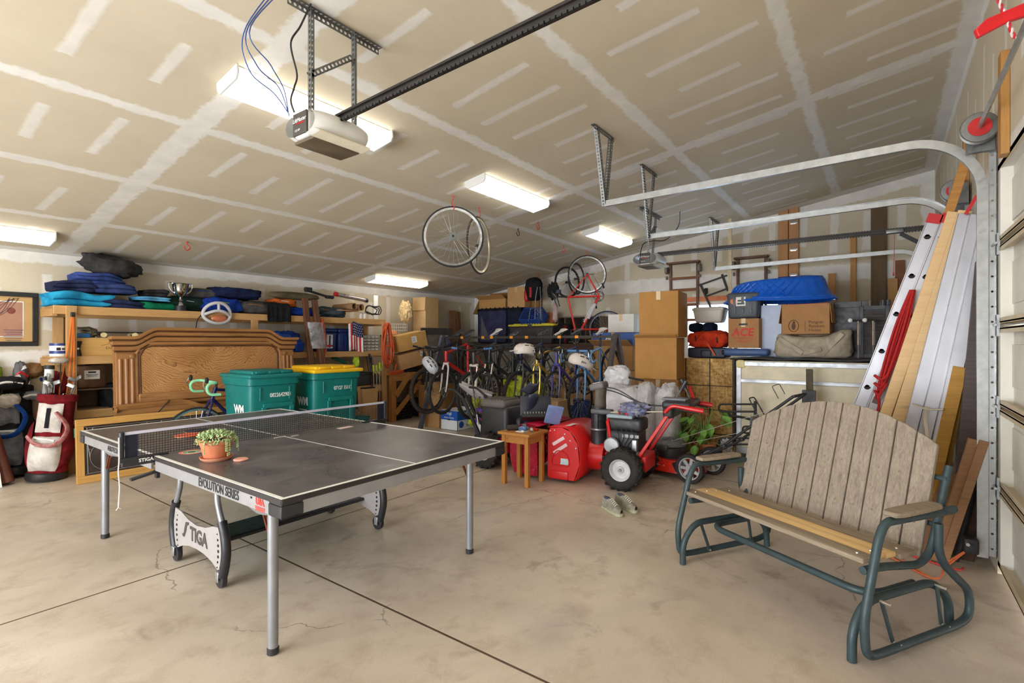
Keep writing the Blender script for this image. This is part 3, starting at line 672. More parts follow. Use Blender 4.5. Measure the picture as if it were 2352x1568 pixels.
# chalk doodle and paper scraps on the table
doo=thing('chalk_doodle','small rainbow chalk oval drawn on the table beside the terracotta pot','drawing',(1.30,3.30,tz))
for i,cc in enumerate(((224,120,140),(230,180,80),(120,170,200),(150,190,110))):
    r=.062-.012*i; MB().tube(arc((0,0,.0022),r,0,2*PI,28),.005,4,flat=.25).build('chalk_ring',M(cc,.9),doo)
single('paper_scrap',MB().box((0,0,.002),(.12,.055,.002),T(2.36,3.30,tz)@RZm(.1)),M((226,200,200),.9),'pink paper scrap lying near the right end of the net','paper')
for q,(x,y,a,s) in enumerate(((1.86,3.335,.12,.085),(1.95,3.30,.2,.06))):
    single('tape_scrap',MB().box((0,0,.0015),(s,.012,.0015),T(x,y,tz)@RZm(a)),white,('longer','shorter')[q]+' torn white tape strip at the foot of the net on the centre line','tape','torn tape strips')
# ================================================================ glider bench
gw1=WOOD((170,156,140),(116,104,92),.85,'z',1.3,'weathered_grey_wood',1.2); gwx=WOOD((170,154,132),(116,102,86),.85,'x',1.3,'weathered_seat_wood',1.2); pine=WOOD((240,208,150),(222,176,112),.55,'x',1.,'new_pine')
grs=M((54,70,74),.5,.15,.16,12,.1,140,name='slate_green_steel'); bolt=M((196,190,176),.35,.8)
be=thing('glider_bench','weathered grey wooden glider bench with arched back on dark green steel frame','bench',(3.29,.36,0),math.radians(-120.7))
loop=[(.27,.600),(-.24,.612),(-.285,.54),(-.385,.20),(-.365,.045),(-.27,.036),(.33,.036),(.425,.06),(.425,.18),(.21,.345),(.165,.42),(.165,.55)]
for s,X in ((-1,-.60),(1,.565)):
    MB().tube(fillet([(X,a,b) for a,b in loop],[.02,.07,.06,.10,.08,.05,.06,.08,.12,.1,.05,.02],7),.0185,12).build('arm_frame',grs,be)
    MB().tube(fillet([(X,.29,.603),(X,.20,.603)],.01),.0186,12).build('arm_end',grs,be)
    bx=X-s*.05
    MB().tube(fillet([(bx,-.385,.004),(bx,-.385,.14),(bx,-.29,.25),(bx,.21,.245),(bx,.345,.14),(bx,.355,.004)],.09,7),.0195,12).build('base_leg',grs,be)
    for ya,za,yb,zb in ((-.22,.245,-.14,.045),(.20,.238,.235,.045)):
        MB().beam((X-s*.025,ya,za),(X-s*.025,yb,zb),.012,.018).build('swing_link',grs,be,bevel=.003)
        for y,z in ((ya,za),(yb,zb)): MB().lathe([(0,-.026),(.007,-.024),(.008,.0),(.007,.024),(0,.026)],8,T(X-s*.012,y,z)@RY(PI/2)).build('pivot_bolt',bolt,be)
    sx=X-s*(.035 if s>0 else .06)
    MB().tube(fillet([(sx,-.335,.40),(sx,-.20,.395),(sx,.08,.355),(sx,.165,.40),(sx,.215,.52),(sx,.32,.80)],.08,7),.0175,12).build('seat_support',grs,be)
    # wooden arm rest
    ar=[(-.21,.028),(-.17,.042),(.0,.044),(.13,.036),(.15,.02),(.15,-.02),(.13,-.036),(.0,-.044),(-.17,-.042),(-.21,-.028)]
    MB().prism([(y,x) for y,x in ar],.022,T(X,0,.632)@Matrix(((0,1,0,0),(1,0,0,0),(0,0,1,0),(0,0,0,1)))@Matrix.Identity(4)).build('arm_rest',gwx,be,bevel=.007)
st=fillet([(-.51,.13,.235),(-.51,-.20,.235),(.475,-.20,.235),(.475,.13,.235)],.12,8); MB().tube(st,.0185,12).build('base_stretcher',grs,be)
for k,(y0,y1,z,mt) in enumerate(((-.325,-.235,.423,gwx),(-.222,-.145,.418,pine),(-.138,-.07,.411,pine),(-.055,.075,.398,gwx))):
    MB().box((-.05,(y0+y1)/2,z+.012),(1.15 if mt is gwx else 1.13,y1-y0,.024),r=.006).build('seat_slat',mt,be)
    for x in (-.55,.47): MB().lathe([(.008,0),(.007,.004),(0,.005)],8,T(x,(y0+y1)/2,z+.024)).build('screw_head',bolt,be)
for k in range(11):
    x=-.552+k*.1005; w=.093; top=lambda q: .86+.19*(1-((q+.02)/.58)**2)
    zb=.365; z0a,z1a=top(x-w/2),top(x+w/2); o=[(x-w/2,zb),(x+w/2,zb),(x+w/2,z1a),(x,(z0a+z1a)/2+.004),(x-w/2,z0a)]
    fm=Matrix(((1,0,0,0),(0,.27,-1,.105),(0,1,.27,0),(0,0,0,1)))
    bo=MB().prism([(p,q-.0) for p,q in o],.022,T(0,.062,0)@Matrix(((1,0,0,0),(0,.27,-1,0),(0,1,.27,0),(0,0,0,1)))); so=bo.build('back_slat',gw1,be,bevel=.004)
    for z in (.52,.74): MB().lathe([(.007,-.002),(.006,.004),(0,.005)],8,T(x,.062+.27*z-.022,z)@RX(PI/2+.26)).build('screw_head',bolt,so)
for z,q in ((.52,.02),(.74,.02)):
    MB().tube([(-.55,.062+.27*z+.028,z),(.54,.062+.27*z+.028,z)],.013,10).build('back_rail',grs,be)
# shoes
shm=CLOTH((168,164,152),(120,114,96),scale=3.); sol=M((170,168,140),.7,var=.15,scale=20); lin_=M((70,74,96),.9); lace=M((226,224,216),.9)
def shoe(label,x,y,rz,flip):
    t=thing('shoe',label,'shoe',(x,y,0),rz,'pair of worn shoes'); f=flip
    o=[(-.135,.0),(-.125,.03),(-.06,.036),(.02,.034),(.08,.046),(.12,.04),(.142,.012),(.14,-.016),(.11,-.04),(.04,-.04),(-.05,-.036),(-.12,-.03)]
    o=[(p,q*f) for p,q in o]; o=o if f>0 else o[::-1]
    MB().prism(o,.026).build('sole',sol,t,bevel=.006)
    def up(u,v):
        X=-.128+.262*v; w=.033+.010*math.sin(PI*min(1,max(0,(v-.35)/.65)))-.02*max(0,(v-.9)/.1)-.012*max(0,(.08-v)/.08)
        h=(.085-.01*v if v<.42 else .081-.05*((v-.42)/.58)**.9); a=PI*u
        return (X,math.cos(a)*w+.004*f*v,.024+h*math.sin(a)**.7*(1 if v>.02 else .9))
    MB().grid(up,15,17).build('upper',shm,t,smooth=60)
    MB().ball((-.07,0,.098),(.046,.022,.012),None,16,8).build('collar_lining',lin_,t)
    l=MB()
    for k in range(5): X=.0+k*.017; l.tube(bez([(X,-.02,.098-.42*(X)),(X+.004,0,.112-.42*X),(X,.02,.098-.42*X)],4),.0028,5)
    l.build('laces',lace,t); return t
shoe('left worn grey running shoe of the pair in front of the snow blower wheel',3.885,1.82,math.radians(-122),1)
shoe('right worn grey running shoe of the pair, half behind its mate',4.035,1.76,math.radians(-118),-1)
# ================================================================ helpers for stored goods
def BY(u0,v0,u1,v1,y):
    um,vm=(u0+u1)/2,(v0+v1)/2; return W(u0,vm,y=y).x,W(u1,vm,y=y).x,W(um,v1,y=y).z,W(um,v0,y=y).z
def BX(u0,v0,u1,v1,x):
    um,vm=(u0+u1)/2,(v0+v1)/2; return W(u1,vm,x=x).y,W(u0,vm,x=x).y,W(um,v1,x=x).z,W(um,v0,x=x).z
def fold(mb,w,d,h,n,seed=0,sag=.0):
    """folded cloth: w along x, d along y (folds face -y), n layers"""
    o=[]
    lh=h/n
    for k in range(n):
        for j in range(7):
            a=-PI/2+PI*j/6; o.append((-d/2+lh*.5-math.cos(a)*lh*.62-(.012 if k%2 else 0)*d/.3,k*lh+lh/2+math.sin(a)*lh*.5))
    o+=[(d/2-.02,h*1.0),(d/2,h*.8),(d/2,h*.2),(d/2-.02,0)]
    m=len(o); nx=13
    def fn(u,v):
        k=min(m-1,int(round(u*m))%m); y,z=o[k]; x=(v-.5)*w*(1+.10*math.sin(z/lh*PI*.9+seed*2.1)); y=y+.03*math.sin((v-.5)*5+seed)*(1 if y<0 else .3)
        q=Vector((x*5+seed,y*6,z*6+seed)); e=1-.16*(abs(2*v-1))**4
        nz=mnoise.noise(q)
        return (x*(1+.03*nz),y*e+.02*mnoise.noise(q*1.9),max(0,z*(1-.16*abs(2*v-1)**3)*(1+.30*mnoise.noise(Vector((x*4+seed,y*3,0))))-sag*abs(2*v-1)**2))
    b=len(mb.v); mb.grid(fn,m,nx,True)
    mb.f.append(tuple(b+i for i in range(m))[::-1]); mb.f.append(tuple(b+(nx-1)*m+i for i in range(m)))
    return mb
def folded(name,label,x0,x1,z0,z1,yf,d,n,mat,cat='folded clothes',group=None,rz=0.,seed=0):
    mb=fold(MB(),x1-x0,d,z1-z0,n,seed); o=mb.build(name,mat,None,smooth=70); o.location=((x0+x1)/2,yf+d/2,z0); o.rotation_euler=(0,0,rz)
    return tag(o,label,cat,group)
def lump(mb,c,r,seed=0,e=.7,nz=.16,nf=2.4,nu=40,nv=26,m=None): return mb.ball(c,r,m,nu,nv,e,e,nz,nf,seed)
def flatten(mb,z):
    mb.v=[(a,b,max(c,z)) for a,b,c in mb.v]; return mb
TAPE=M((214,186,140),.35,var=.06,name='packing_tape'); CB=CARD(); CBD=CARD((176,128,78)); CBL=CARD((214,172,120)); labw=M((232,230,226),.7,var=.05); DKIN=CARD((120,86,54))
def carton(label,c,d,rz=0.,mat=None,open_=False,tape=True,lab=None,flaps=None,group=None,rot=None,name='cardboard_box',fl=.9,cat='box'):
    """cardboard carton, c = centre of its base, d = size; flaps = angles of the four top flaps (-y,+x,+y,-x) when open"""
    mat=mat or CB; t=thing(name,label,cat,c,rz,group,rot=rot); x,y,z=d; th=.006
    if not flaps:
        MB().box((0,0,z/2),d,r=.006).build('body',mat,t)
        if tape:
            q=MB().box((0,0,z+.0006),(x+.002,.05,.0012)); 
            for s in (-1,1): q.box((s*(x/2+.0006),0,z-.05),(.0012,.05,.1))
            q.build('tape',TAPE,t,smooth=0)
            MB().box((0,0,z+.0002),(x-.01,.003,.0014)).build('flap_seam',DKIN,t,smooth=0)
    else:
        b=MB().box((0,0,th/2),(x,y,th))
        for s in (-1,1): b.box((s*(x/2-th/2),0,z/2),(th,y,z)).box((0,s*(y/2-th/2),z/2),(x,th,z))
        b.build('body',mat,t)
        for k,a in enumerate(flaps):
            if a is None: continue
            L=(y if k in (0,2) else x)*.5*fl; w=x if k in (0,2) else y
            pos=[(0,-y/2),(x/2,0),(0,y/2),(-x/2,0)][k]; ang=[0,PI/2,PI,-PI/2][k]
            m=T(pos[0],pos[1],z)@RZm(ang)@RX(-math.radians(a))   # a=0 closed inward, 90 up, 180+ outward
            MB().box((0,L/2,0),(w-.006,L,th),m).build('flap',mat,t)
    if lab:
        for (face,u,v,w,h) in lab:
            mm={'-y':frame((u,-y/2-.0008,v),(1,0,0),(0,0,1)),'-x':frame((-x/2-.0008,u,v),(0,-1,0),(0,0,1)),'+z':frame((u,v,z+.002),(1,0,0),(0,1,0))}[face]
            MB().box((0,0,0),(w,h,.001),mm).build('label',labw,t,smooth=0); ms=MB()
            for k in range(4): ms.box((-w*.08,h*(.28-.18*k),.0008),(w*(.7-.1*(k%2)),h*.06,.0006),mm)
            ms.build('label_print',blkp,t,smooth=0)
    return t
def fr(t,face,d,u,v):
    x,y,z=d
    return {'-y':frame((u,-y/2-.001,v),(1,0,0),(0,0,1)),'-x':frame((-x/2-.001,u,v),(0,-1,0),(0,0,1))}[face]
def tote(label,c,d,mat,lid=None,rz=0.,group=None,ribs=4,name='storage_tote',taper=1.10,lidh=.05,rot=None):
    t=thing(name,label,'storage bin',c,rz,group,rot=rot); x,y,z=d; zb=z-(lidh if lid else 0)
    b=MB().box((0,0,zb/2),(x/taper,y/taper,zb),r=.03,taper=taper); b.build('body',mat,t)
    r=MB()
    for s in (-1,1):
        for k in range(ribs):
            f=(k+.5)/ribs-.5
            for z0,z1 in ((.06,zb*.82),):
                k0,k1=1+(taper-1)*z0/zb,1+(taper-1)*z1/zb
                r.beam((f*x*.8/taper*k0,s*(y/2/taper*k0),z0),(f*x*.8/taper*k1,s*(y/2/taper*k1),z1),.03,.012,up=(0,s,0))
                r.beam((s*(x/2/taper*k0),f*y*.8/taper*k0,z0),(s*(x/2/taper*k1),f*y*.8/taper*k1,z1),.03,.012,up=(s,0,0))
    r.build('ribs',mat,t,bevel=.003)
    MB().box((0,0,zb-.03),(x*1.0,y*1.0,.03),r=.012).build('rim',mat,t)
    if lid:
        l=MB().box((0,0,z-lidh/2),(x*1.03,y*1.03,lidh),r=.018).box((0,0,z+.004),(x*.84,y*.8,.016),r=.006); l.build('lid',lid,t)
        for s in (-1,1): MB().box((s*x*.515,0,z-lidh*.9),(.02,.10,.06),r=.006).build('latch',mat,t)
    return t
# ================================================================ lumber shelves on the back wall
lum=WOOD((218,176,118),(184,138,84),.6,'x',1.,'shelf_lumber'); lumz=WOOD((212,172,118),(178,134,84),.6,'z',1.,'post_lumber'); lumy=WOOD((210,168,112),(176,130,82),.6,'y',1.,'joist_lumber')
SY=7.10; SXL=W(122,710,y=SY).x; SXR=W(884,740,y=SY).x
ZT,ZM,ZLW=1.80,1.255,.66
sh=thing('shelving_unit','long lumber shelving unit of three tiers along the back wall','shelf',((SXL+SXR)/2,SY,0),world=True)
for z in (ZT,ZM,ZLW):
    MB().box(((SXL+SXR)/2,SY+.26,z-.010),(SXR-SXL-.02,.50,.018)).build('deck',lum,sh)
    MB().box(((SXL+SXR)/2,SY,z-.045),(SXR-SXL,.04,.09)).build('front_beam',lum,sh,bevel=.003)
    MB().box(((SXL+SXR)/2,YA-.03,z-.065),(SXR-SXL,.04,.09)).build('rear_beam',lum,sh)
    for x in (SXL+.02,(SXL+SXR)/2,SXR-.02): MB().box((x,SY+.265,z-.066),(.04,.46,.088)).build('cross_joist',lumy,sh)
PXL=W(161,850,y=SY).x; PXR=W(879,850,y=SY).x
for x,zt in ((PXL,ZT-.0),((PXL+PXR)/2-.15,ZT-.09),(PXR,ZT-.05)): MB().box((x,SY-.042,zt/2),(.089,.040,zt)).build('post',lumz,sh,bevel=.003)
for x in (PXL,PXR): MB().box((x,YA-.07,ZT/2-.06),(.089,.04,ZT-.1)).build('post',lumz,sh)
MB().box((PXR-.2,SY-.01,.60),(.5,.035,.09)).build('front_brace',lum,sh,bevel=.003)
# --- linens and gear on the top tier
def gx(u,y=SY): return W(u,700,y=y).x
YF=SY+.03; ds=[]
tq=CLOTH((44,164,206),(20,112,160)); den=CLOTH((58,74,124),(30,38,74)); den2=CLOTH((44,52,88),(24,28,52)); den3=CLOTH((62,84,150),(34,46,96)); blkc=CLOTH((52,50,52),(30,29,31)); gwool=CLOTH((74,72,72),(44,42,42)); lblue=CLOTH((120,190,226),(78,148,196)); grnc=CLOTH((16,140,96),(8,104,70))
folded('folded_blanket','turquoise blanket folded at the left end of the top shelf',gx(118),gx(262),ZT,ZT+.17,YF,.40,2,tq,'blanket',seed=1)
folded('folded_jeans','blackish jeans folded on the shelf deck in front of the turquoise blanket',gx(214),gx(312),ZT,ZT+.085,YF-.02,.30,2,den2,'jeans','folded jeans on the top shelf',seed=4).location.x+=.11
folded('folded_jeans','dark navy jeans folded at left on top of the turquoise blanket',gx(124),gx(222),ZT+.165,ZT+.30,YF+.02,.34,3,den2,'jeans','folded jeans on the top shelf',rz=.1,seed=2)
folded('folded_jeans','blue jeans folded in the middle of the denim heap, fold facing out',gx(198),gx(316),ZT+.172,ZT+.265,YF,.34,2,den,'jeans','folded jeans on the top shelf',rz=-.05,seed=3)
folded('folded_jeans','bright blue jeans sloping at the top of the denim heap under the grey wool',gx(178),gx(292),ZT+.262,ZT+.40,YF+.04,.32,3,den3,'jeans','folded jeans on the top shelf',rz=.12,seed=5)
o=single('wool_blanket',lump(MB(),(0,0,0),(.27,.20,.12),3,.9,.26,1.7),gwool,'dark grey wool blanket slumped on top of the folded jeans','blanket',smooth=80); o.location=(gx(268)+.02,YF+.22,ZT+.50); o.rotation_euler=(.1,.16,.1)
folded('folded_towel','green towel folded on the top shelf left of the trophy',gx(326),gx(404),ZT,ZT+.105,YF,.36,1,grnc,'towel','folded towels by the trophy',seed=6)
folded('folded_towel','light blue towel folded on the green towel',gx(318),gx(394),ZT+.108,ZT+.16,YF,.32,2,lblue,'towel','folded towels by the trophy',seed=7)
folded('folded_sweater','black ribbed sweater folded on the light blue towel',gx(338),gx(390),ZT+.165,ZT+.255,YF+.02,.30,2,blkc,'sweater',seed=8)
chrome=M((220,222,226),.12,1.,.04,name='chrome'); tr=thing('trophy_cup','silver two-handled trophy cup on black base on the top shelf','trophy',(gx(417),YF+.0,ZT)); tr.scale=(1.3,1.3,1.3)
MB().lathe([(.05,0),(.05,.045),(.045,.05)],24).build('base',blk,tr); MB().lathe([(0,.05),(.028,.05),(.024,.07),(.010,.085),(.018,.10),(.009,.115),(.012,.13),(.05,.165),(.062,.20),(.072,.255),(.078,.262),(.070,.258),(.055,.20),(.03,.16),(0,.15)],32).build('cup',chrome,tr)
for s in (-1,1): MB().tube(bez([(s*.045,0,.165),(s*.08,0,.185),(s*.10,0,.225),(s*.098,0,.265),(s*.075,0,.265),(s*.080,0,.245)],6),.006,8).build('handle',chrome,tr)
def bag(name,label,cat,u0,u1,z0,h,d,mat,seed,e=.6,nz=.14,yo=0.,extra=None,rz=0.,group=None,rx=0.):
    x0,x1=gx(u0),gx(u1); t=thing(name,label,cat,((x0+x1)/2,YF+yo+d/2,z0),rz,group); w=x1-x0
    mb=lump(MB(),(0,0,h*.5),(w/2,d/2,h*.52),seed,e,nz); flatten(mb,0); mb.build('body',mat,t,smooth=80)
    st=MB().tube(bez([(-w*.45,-d*.30,h*.55),(-w*.2,-d*.47,h*.72),(w*.1,-d*.47,h*.66),(w*.42,-d*.32,h*.6)],6),.010,6,flat=.5); st.build('strap',extra or blkc,t)
    return t
navy=CLOTH((34,44,84),(18,22,44)); royal=CLOTH((34,74,180),(16,40,120)); gry=CLOTH((92,90,88),(58,56,56)); olive=CLOTH((110,100,74),(72,66,50)); dkg=CLOTH((40,66,58),(20,36,34)); orng=CLOTH((224,120,52),(170,76,24)); black_c=CLOTH((38,38,42),(20,20,22)); dkblue=CLOTH((30,40,62),(16,20,34))
bag('duffel_bag','dark green and black duffel lying behind the trophy on the top shelf','bag',398,500,ZT,.20,.30,dkg,11,.55,.12,.14,white)
bag('duffel_bag','grey duffel lying on the dark green one beside the trophy','bag',436,545,ZT+.19,.13,.30,gry,12,.6,.12,.12,royal)
bag('life_vest','blue and lime life vest bunched on the top shelf above the white mask','life vest',478,560,ZT,.20,.32,royal,13,.55,.2,.0,M((170,210,90),.8))
bag('folded_jacket','navy jacket heaped on the blue life vest, highest on the shelf','jacket',500,612,ZT+.21,.15,.36,navy,14,.5,.16,.06,royal,.05)
bag('stuff_sack','grey stuff sack with orange buckle strap on the top shelf','bag',552,640,ZT,.19,.36,gry,15,.7,.10,.0,orng)
bag('sleeping_bag','orange and white striped sleeping bag on the top shelf','sleeping bag',634,690,ZT+.12,.13,.34,orng,16,.6,.2,.02,white)
bag('sleeping_bag','royal blue sleeping bag left of the wrapped bed posts on the top shelf','sleeping bag',628,725,ZT,.13,.38,royal,17,.6,.2,-.02,royal)
bag('tripod_bag','long olive grey tripod bag lying over the sleeping bags','bag',628,742,ZT+.25,.11,.16,olive,18,.75,.06,.02,olive)
bag('stuff_sack','shiny dark plastic sack right of the wrapped bed posts','bag',722,800,ZT,.16,.34,M((44,60,72),.25,var=.3),19,.55,.22,-.01,orng)
# jacket hanging over the shelf front
def drape(name,label,cat,x0,x1,yf,ztop,drop,back,mat,seed,group=None,thick=.012,wave=.035):
    def fn(u,v):
        x=x0+(x1-x0)*u; s=v*(drop+back); nz=mnoise.noise(Vector((u*4+seed,v*3,seed)))
        if s<back: y=yf+back-s; z=ztop+.012+.02*nz
        else:
            k=s-back; y=yf-.012-.02*min(1,k/.05)+wave*mnoise.noise(Vector((u*7+seed,k*2,0)))*min(1,k/.1); z=ztop-k*(1+.10*mnoise.noise(Vector((u*3,seed,0))))
        return (x+.03*(v-.5)*nz,y,z)
    mb=MB().grid(fn,26,22); o=mb.build(name,mat,None,smooth=80); md=o.modifiers.new('solid','SOLIDIFY'); md.thickness=thick; md.offset=1
    return tag(o,label,cat,group)
drape('hanging_jacket','black jacket hanging down over the front of the top shelf','jacket',gx(610),gx(662),SY-.03,ZT+.16,.26,.26,black_c,21)
# tripod, telescope tube, card tubes, boards, cables
tp=thing('camera_tripod','folded black camera tripod lying on top of the tripod bag','tripod',(gx(735),YF+.1,ZT+.40),world=True)
A,B=W(700,665,y=YF+.1),W(762,684,y=YF+.1)
for q in (-.02,0,.02): MB().tube([A+Vector((0,q,q*.5)),B+Vector((0,q,q*.5))],.014,8).build('leg',blk,tp)
MB().box(W(708,665,y=YF+.08),(.12,.05,.07),r=.012).build('pan_head',blk,tp); MB().box(W(757,682,y=YF+.09),(.14,.07,.05),r=.015).build('hinge_block',blk,tp)
te=thing('spotting_tube','silver telescoping tube with red end cap lying on the top shelf','tube',(gx(800),YF+.1,ZT+.25),world=True)
A,B=W(770,675,y=YF+.1),W(842,690,y=YF+.1); MB().tube([A,B],.034,16).build('barrel',M((170,160,154),.3,.7),te); MB().tube([A-(B-A)*.02,A+(B-A)*.06],.038,16).build('end_cap',redm,te); MB().tube([B-(B-A)*.06,B+(B-A)*.02],.038,16).build('rear_cap',blk,te)
ct=CARD((176,136,100))
for i,(u,v,l) in enumerate(((808,704,'left'),(824,706,'right'))):
    c=W(u,v,y=YF); mb=MB().lathe([(.050,0),(.056,0),(.056,.55),(.050,.55),(.050,0)],20,T(c.x,c.y-.08,c.z)@RX(-PI/2)@RZm(0),caps=False)
    single('cardboard_tube',mb,ct,l+' of the two cardboard tubes showing their open ends on the top shelf','tube','cardboard tubes on the top shelf')
single('board',MB().box((gx(800),YF+.10,ZT+.125),(.42,.24,.018),r=.004),WOOD((206,160,112),(166,118,74),.6,'x'),'short tan board under the two cardboard tubes','board')
MBc=M((226,206,160),.7,var=.08); single('foam_sheet',MB().box((0,0,0),(.36,.02,.16),T(gx(838),YF+.18,ZT+.20)@RY(.25)@RX(-.4)),MBc,'cream folded panel leaning behind the cardboard tubes','panel')
single('white_trim',MB().box((gx(882),YF+.2,ZT+.22),(.09,.02,.44)),white,'white strip standing at the right end of the top shelf','strip')
cbm=MB(); cc=W(858,712,y=YF+.05)
for k in range(3): cbm.tube(bez([cc+Vector((.17*math.cos(a)*(1-.12*k),.03*k,.08*math.sin(a)*(1-.1*k)+.02*math.sin(3*a+k))) for a in [2*PI*i/9 for i in range(10)]],6),.009,6)
single('cable_coil',cbm,blk,'coil of black cable on the right end of the top shelf','cable')
for i,u in enumerate((831,840)): 
    b=thing('spray_bottle',('left','right')[i]+' small white bottle at the front right of the top shelf','bottle',(gx(u),YF+.0,ZT),group='small bottles on the top shelf')
    MB().lathe([(.022,0),(.024,.01),(.024,.07),(.012,.085),(.012,.095)],14).build('body',white,b); MB().lathe([(.014,.092),(.014,.115),(0,.117)],12).build('cap',M((150,150,190),.4),b)
# white mask hanging from the shelf edge
mk=thing('face_mask','white oval face mask with two openings hanging from the front of the top shelf','mask',W(498,725,y=SY-.06),world=True)
mc=W(498,722,y=SY-.05); mw=M((206,204,206),.4,var=.06)
def ell(rx,rz,cx=0,cz=0,n=28,dy=.0): return [mc+Vector((cx+rx*math.cos(2*PI*i/n),dy-.03*math.cos(2*PI*i/n*2)*0-.05+.05*(rx*math.cos(2*PI*i/n)/.17)**2,cz+rz*math.sin(2*PI*i/n)*(1 if math.sin(2*PI*i/n)>0 else .8))) for i in range(n)]
MB().tube(ell(.17,.15),.022,8,closed=True).tube(bez([mc+Vector((-.16,0,-.01)),mc+Vector((-.08,-.05,.03)),mc+Vector((.0,-.06,.045)),mc+Vector((.08,-.05,.03)),mc+Vector((.16,0,-.01))],6),.02,8).tube([mc+Vector((0,-.06,.04)),mc+Vector((0,-.05,.14))],.018,8).build('shell',mw,mk,smooth=60)
MB().ball(mc+Vector((.02,-.02,-.055)),(.10,.03,.05)).build('visor',M((200,120,80),.4,var=.4,scale=30),mk)
MB().tube(bez([mc+Vector((-.17,.02,0)),mc+Vector((-.22,.03,-.08)),mc+Vector((-.24,.03,-.2))],6),.006,6).build('strap',blk,mk)
# ---- middle tier, left
wc=thing('wooden_crate','pale wooden wine crate on the middle shelf behind the headboard','crate',(0,0,0)); x0,x1,z0,z1=BY(172,780,300,818,SY+.03); x1=x0+.62
wc.location=((x0+x1)/2,SY+.2,ZM); cw=x1-x0; crm=WOOD((226,184,112),(196,146,78),.6,'x',.7)
for s in (-1,1):
    MB().box((0,s*.17,.10),(cw,.012,.20)).build('side_panel',crm,wc); MB().box((s*(cw/2-.006),0,.10),(.012,.33,.20)).build('end_panel',crm,wc)
MB().box((0,0,.006),(cw-.02,.33,.012)).build('bottom_panel',crm,wc)
cp=M((120,84,44),.7); text('DANZI',.035,frame((.04,-.177,.085),(1,0,0),(0,0,1)),cp,wc,sx=1.5)
MB().tube(bez([(-.08,-.177,.115),(-.02,-.177,.13),(.0,-.177,.16),(.04,-.177,.165),(.06,-.177,.125),(.10,-.177,.135),(.13,-.177,.12)],5),.002,4).build('emblem',cp,wc)
tool=MB(); tx=wc.location.x
sk=thing('skateboard','black skateboard with pale wheels lying across the wine crate','skateboard',(tx+.10,SY+.13,ZM+.235)); MB().box((0,0,.03),(.46,.17,.014),r=.006).build('deck',blk,sk)
for s in (-1,1):
    MB().tube([(s*.15,-.085,.0),(s*.15,.085,.0)],.01).build('truck',galvd,sk)
    for r in (-1,1): MB().lathe([(.01,-.016),(.027,-.016),(.03,0),(.027,.016),(.01,.016)],16,T(s*.15,r*.075,0)@RX(PI/2)).build('wheel',M((232,214,160),.4),sk)
bag('tool_pouch','tan and black tool pouch on the left of the wine crate','pouch',178,232,ZM+.205,.11,.2,CLOTH((150,140,116),(60,56,50)),31,.7,.25,.05,blkc)
single('blue_clamp',MB().box((gx(190),SY+.05,ZM+.225),(.16,.04,.05),r=.012),M((40,110,170),.4),'small blue tool on the front edge of the wine crate','tool')
pc=thing('paint_can','white and blue paint can on the left end of the middle shelf','paint can',(gx(139),SY+.06,ZM)); MB().lathe([(.075,0),(.078,.004),(.078,.135),(.074,.14)],24).build('can',white,pc); MB().lathe([(.079,.03),(.079,.06)],24,caps=False).lathe([(.079,.115),(.079,.14)],24,caps=False).build('printed_band',M((40,60,130),.4),pc); MB().lathe([(0,.143),(.076,.143),(.08,.138)],24).build('lid',galvd,pc)
MB().box((-.02,-.079,.08),(.035,.003,.03),r=.001).box((.02,-.079,.08),(.025,.003,.02),r=.001).build('printed_mark',blkp,pc)
fl=thing('flashlight','black flashlight standing on the middle shelf beside the shelf post','flashlight',(gx(180),SY+.02,ZM)); MB().lathe([(.032,0),(.034,.01),(.026,.05),(.026,.12),(.034,.135),(.034,.165),(0,.165)],18).build('body',blk,fl); MB().lathe([(.0265,.07),(.0275,.075),(.0275,.085),(.0265,.09)],18,caps=False).build('ring',chrome,fl)
# ---- bottom tier, left: tin, box, bucket
tin=thing('metal_tin','brown square metal tin with white label on the lower shelf','tin',(gx(216,SY+.05),SY+.24,ZLW+.23)); brt=M((120,92,70),.35,.6,.25,8)
MB().box((0,0,.13),(.26,.24,.26),r=.012).build('body',brt,tin); MB().lathe([(.03,.26),(.03,.275),(0,.276)],14).build('cap',blk,tin); MB().box((.0,-.1215,.15),(.14,.001,.10)).build('label',labw,tin); MB().box((0,-.1225,.178),(.07,.001,.018)).box((0,-.1225,.15),(.11,.001,.006)).box((0,-.1225,.135),(.09,.001,.006)).build('label_print',blkp,tin)
bo=thing('open_box','brown box lying on its side with its dark open mouth out, under the tin','box',(gx(216,SY+.02),SY+.22,ZLW)); bm=M((110,84,66),.7,var=.2)
for s in (-1,1): MB().box((0,0,.113+s*.108),(.36,.36,.012)).build('panel',bm,bo); MB().box((s*.174,0,.113),(.012,.36,.204)).build('panel',bm,bo)
MB().box((0,.174,.113),(.34,.012,.204)).build('back_panel',bm,bo)
bg_=thing('shoulder_bag','black bag slumped beside the open brown box on the lower shelf','bag',(gx(284),SY+.16,ZLW)); flatten(lump(MB(),(0,0,.1),(.18,.15,.16),9,.7,.2),0).build('body',black_c,bg_,smooth=80); MB().ball((.06,.02,.24),(.07,.06,.07),None,14,10,.9,.9,.2).build('bottle',M((170,196,220),.3),bg_)
bk=thing('bucket','yellowish bucket with green rim in front of the lower shelf','bucket',(W(218,950,y=6.80).x,6.80,0)); gr_=M((40,150,110),.4)
MB().lathe([(.11,0),(.12,.01),(.155,.50),(.15,.50),(.115,.02),(0,.02)],28).build('body',M((214,160,70),.5),bk); MB().lathe([(.155,.49),(.165,.495),(.165,.525),(.155,.53),(.15,.50)],28).build('rim',gr_,bk)
for s in (-1,1): MB().box((s*.165,0,.46),(.02,.03,.1),r=.006).build('bail_ear',gr_,bk)
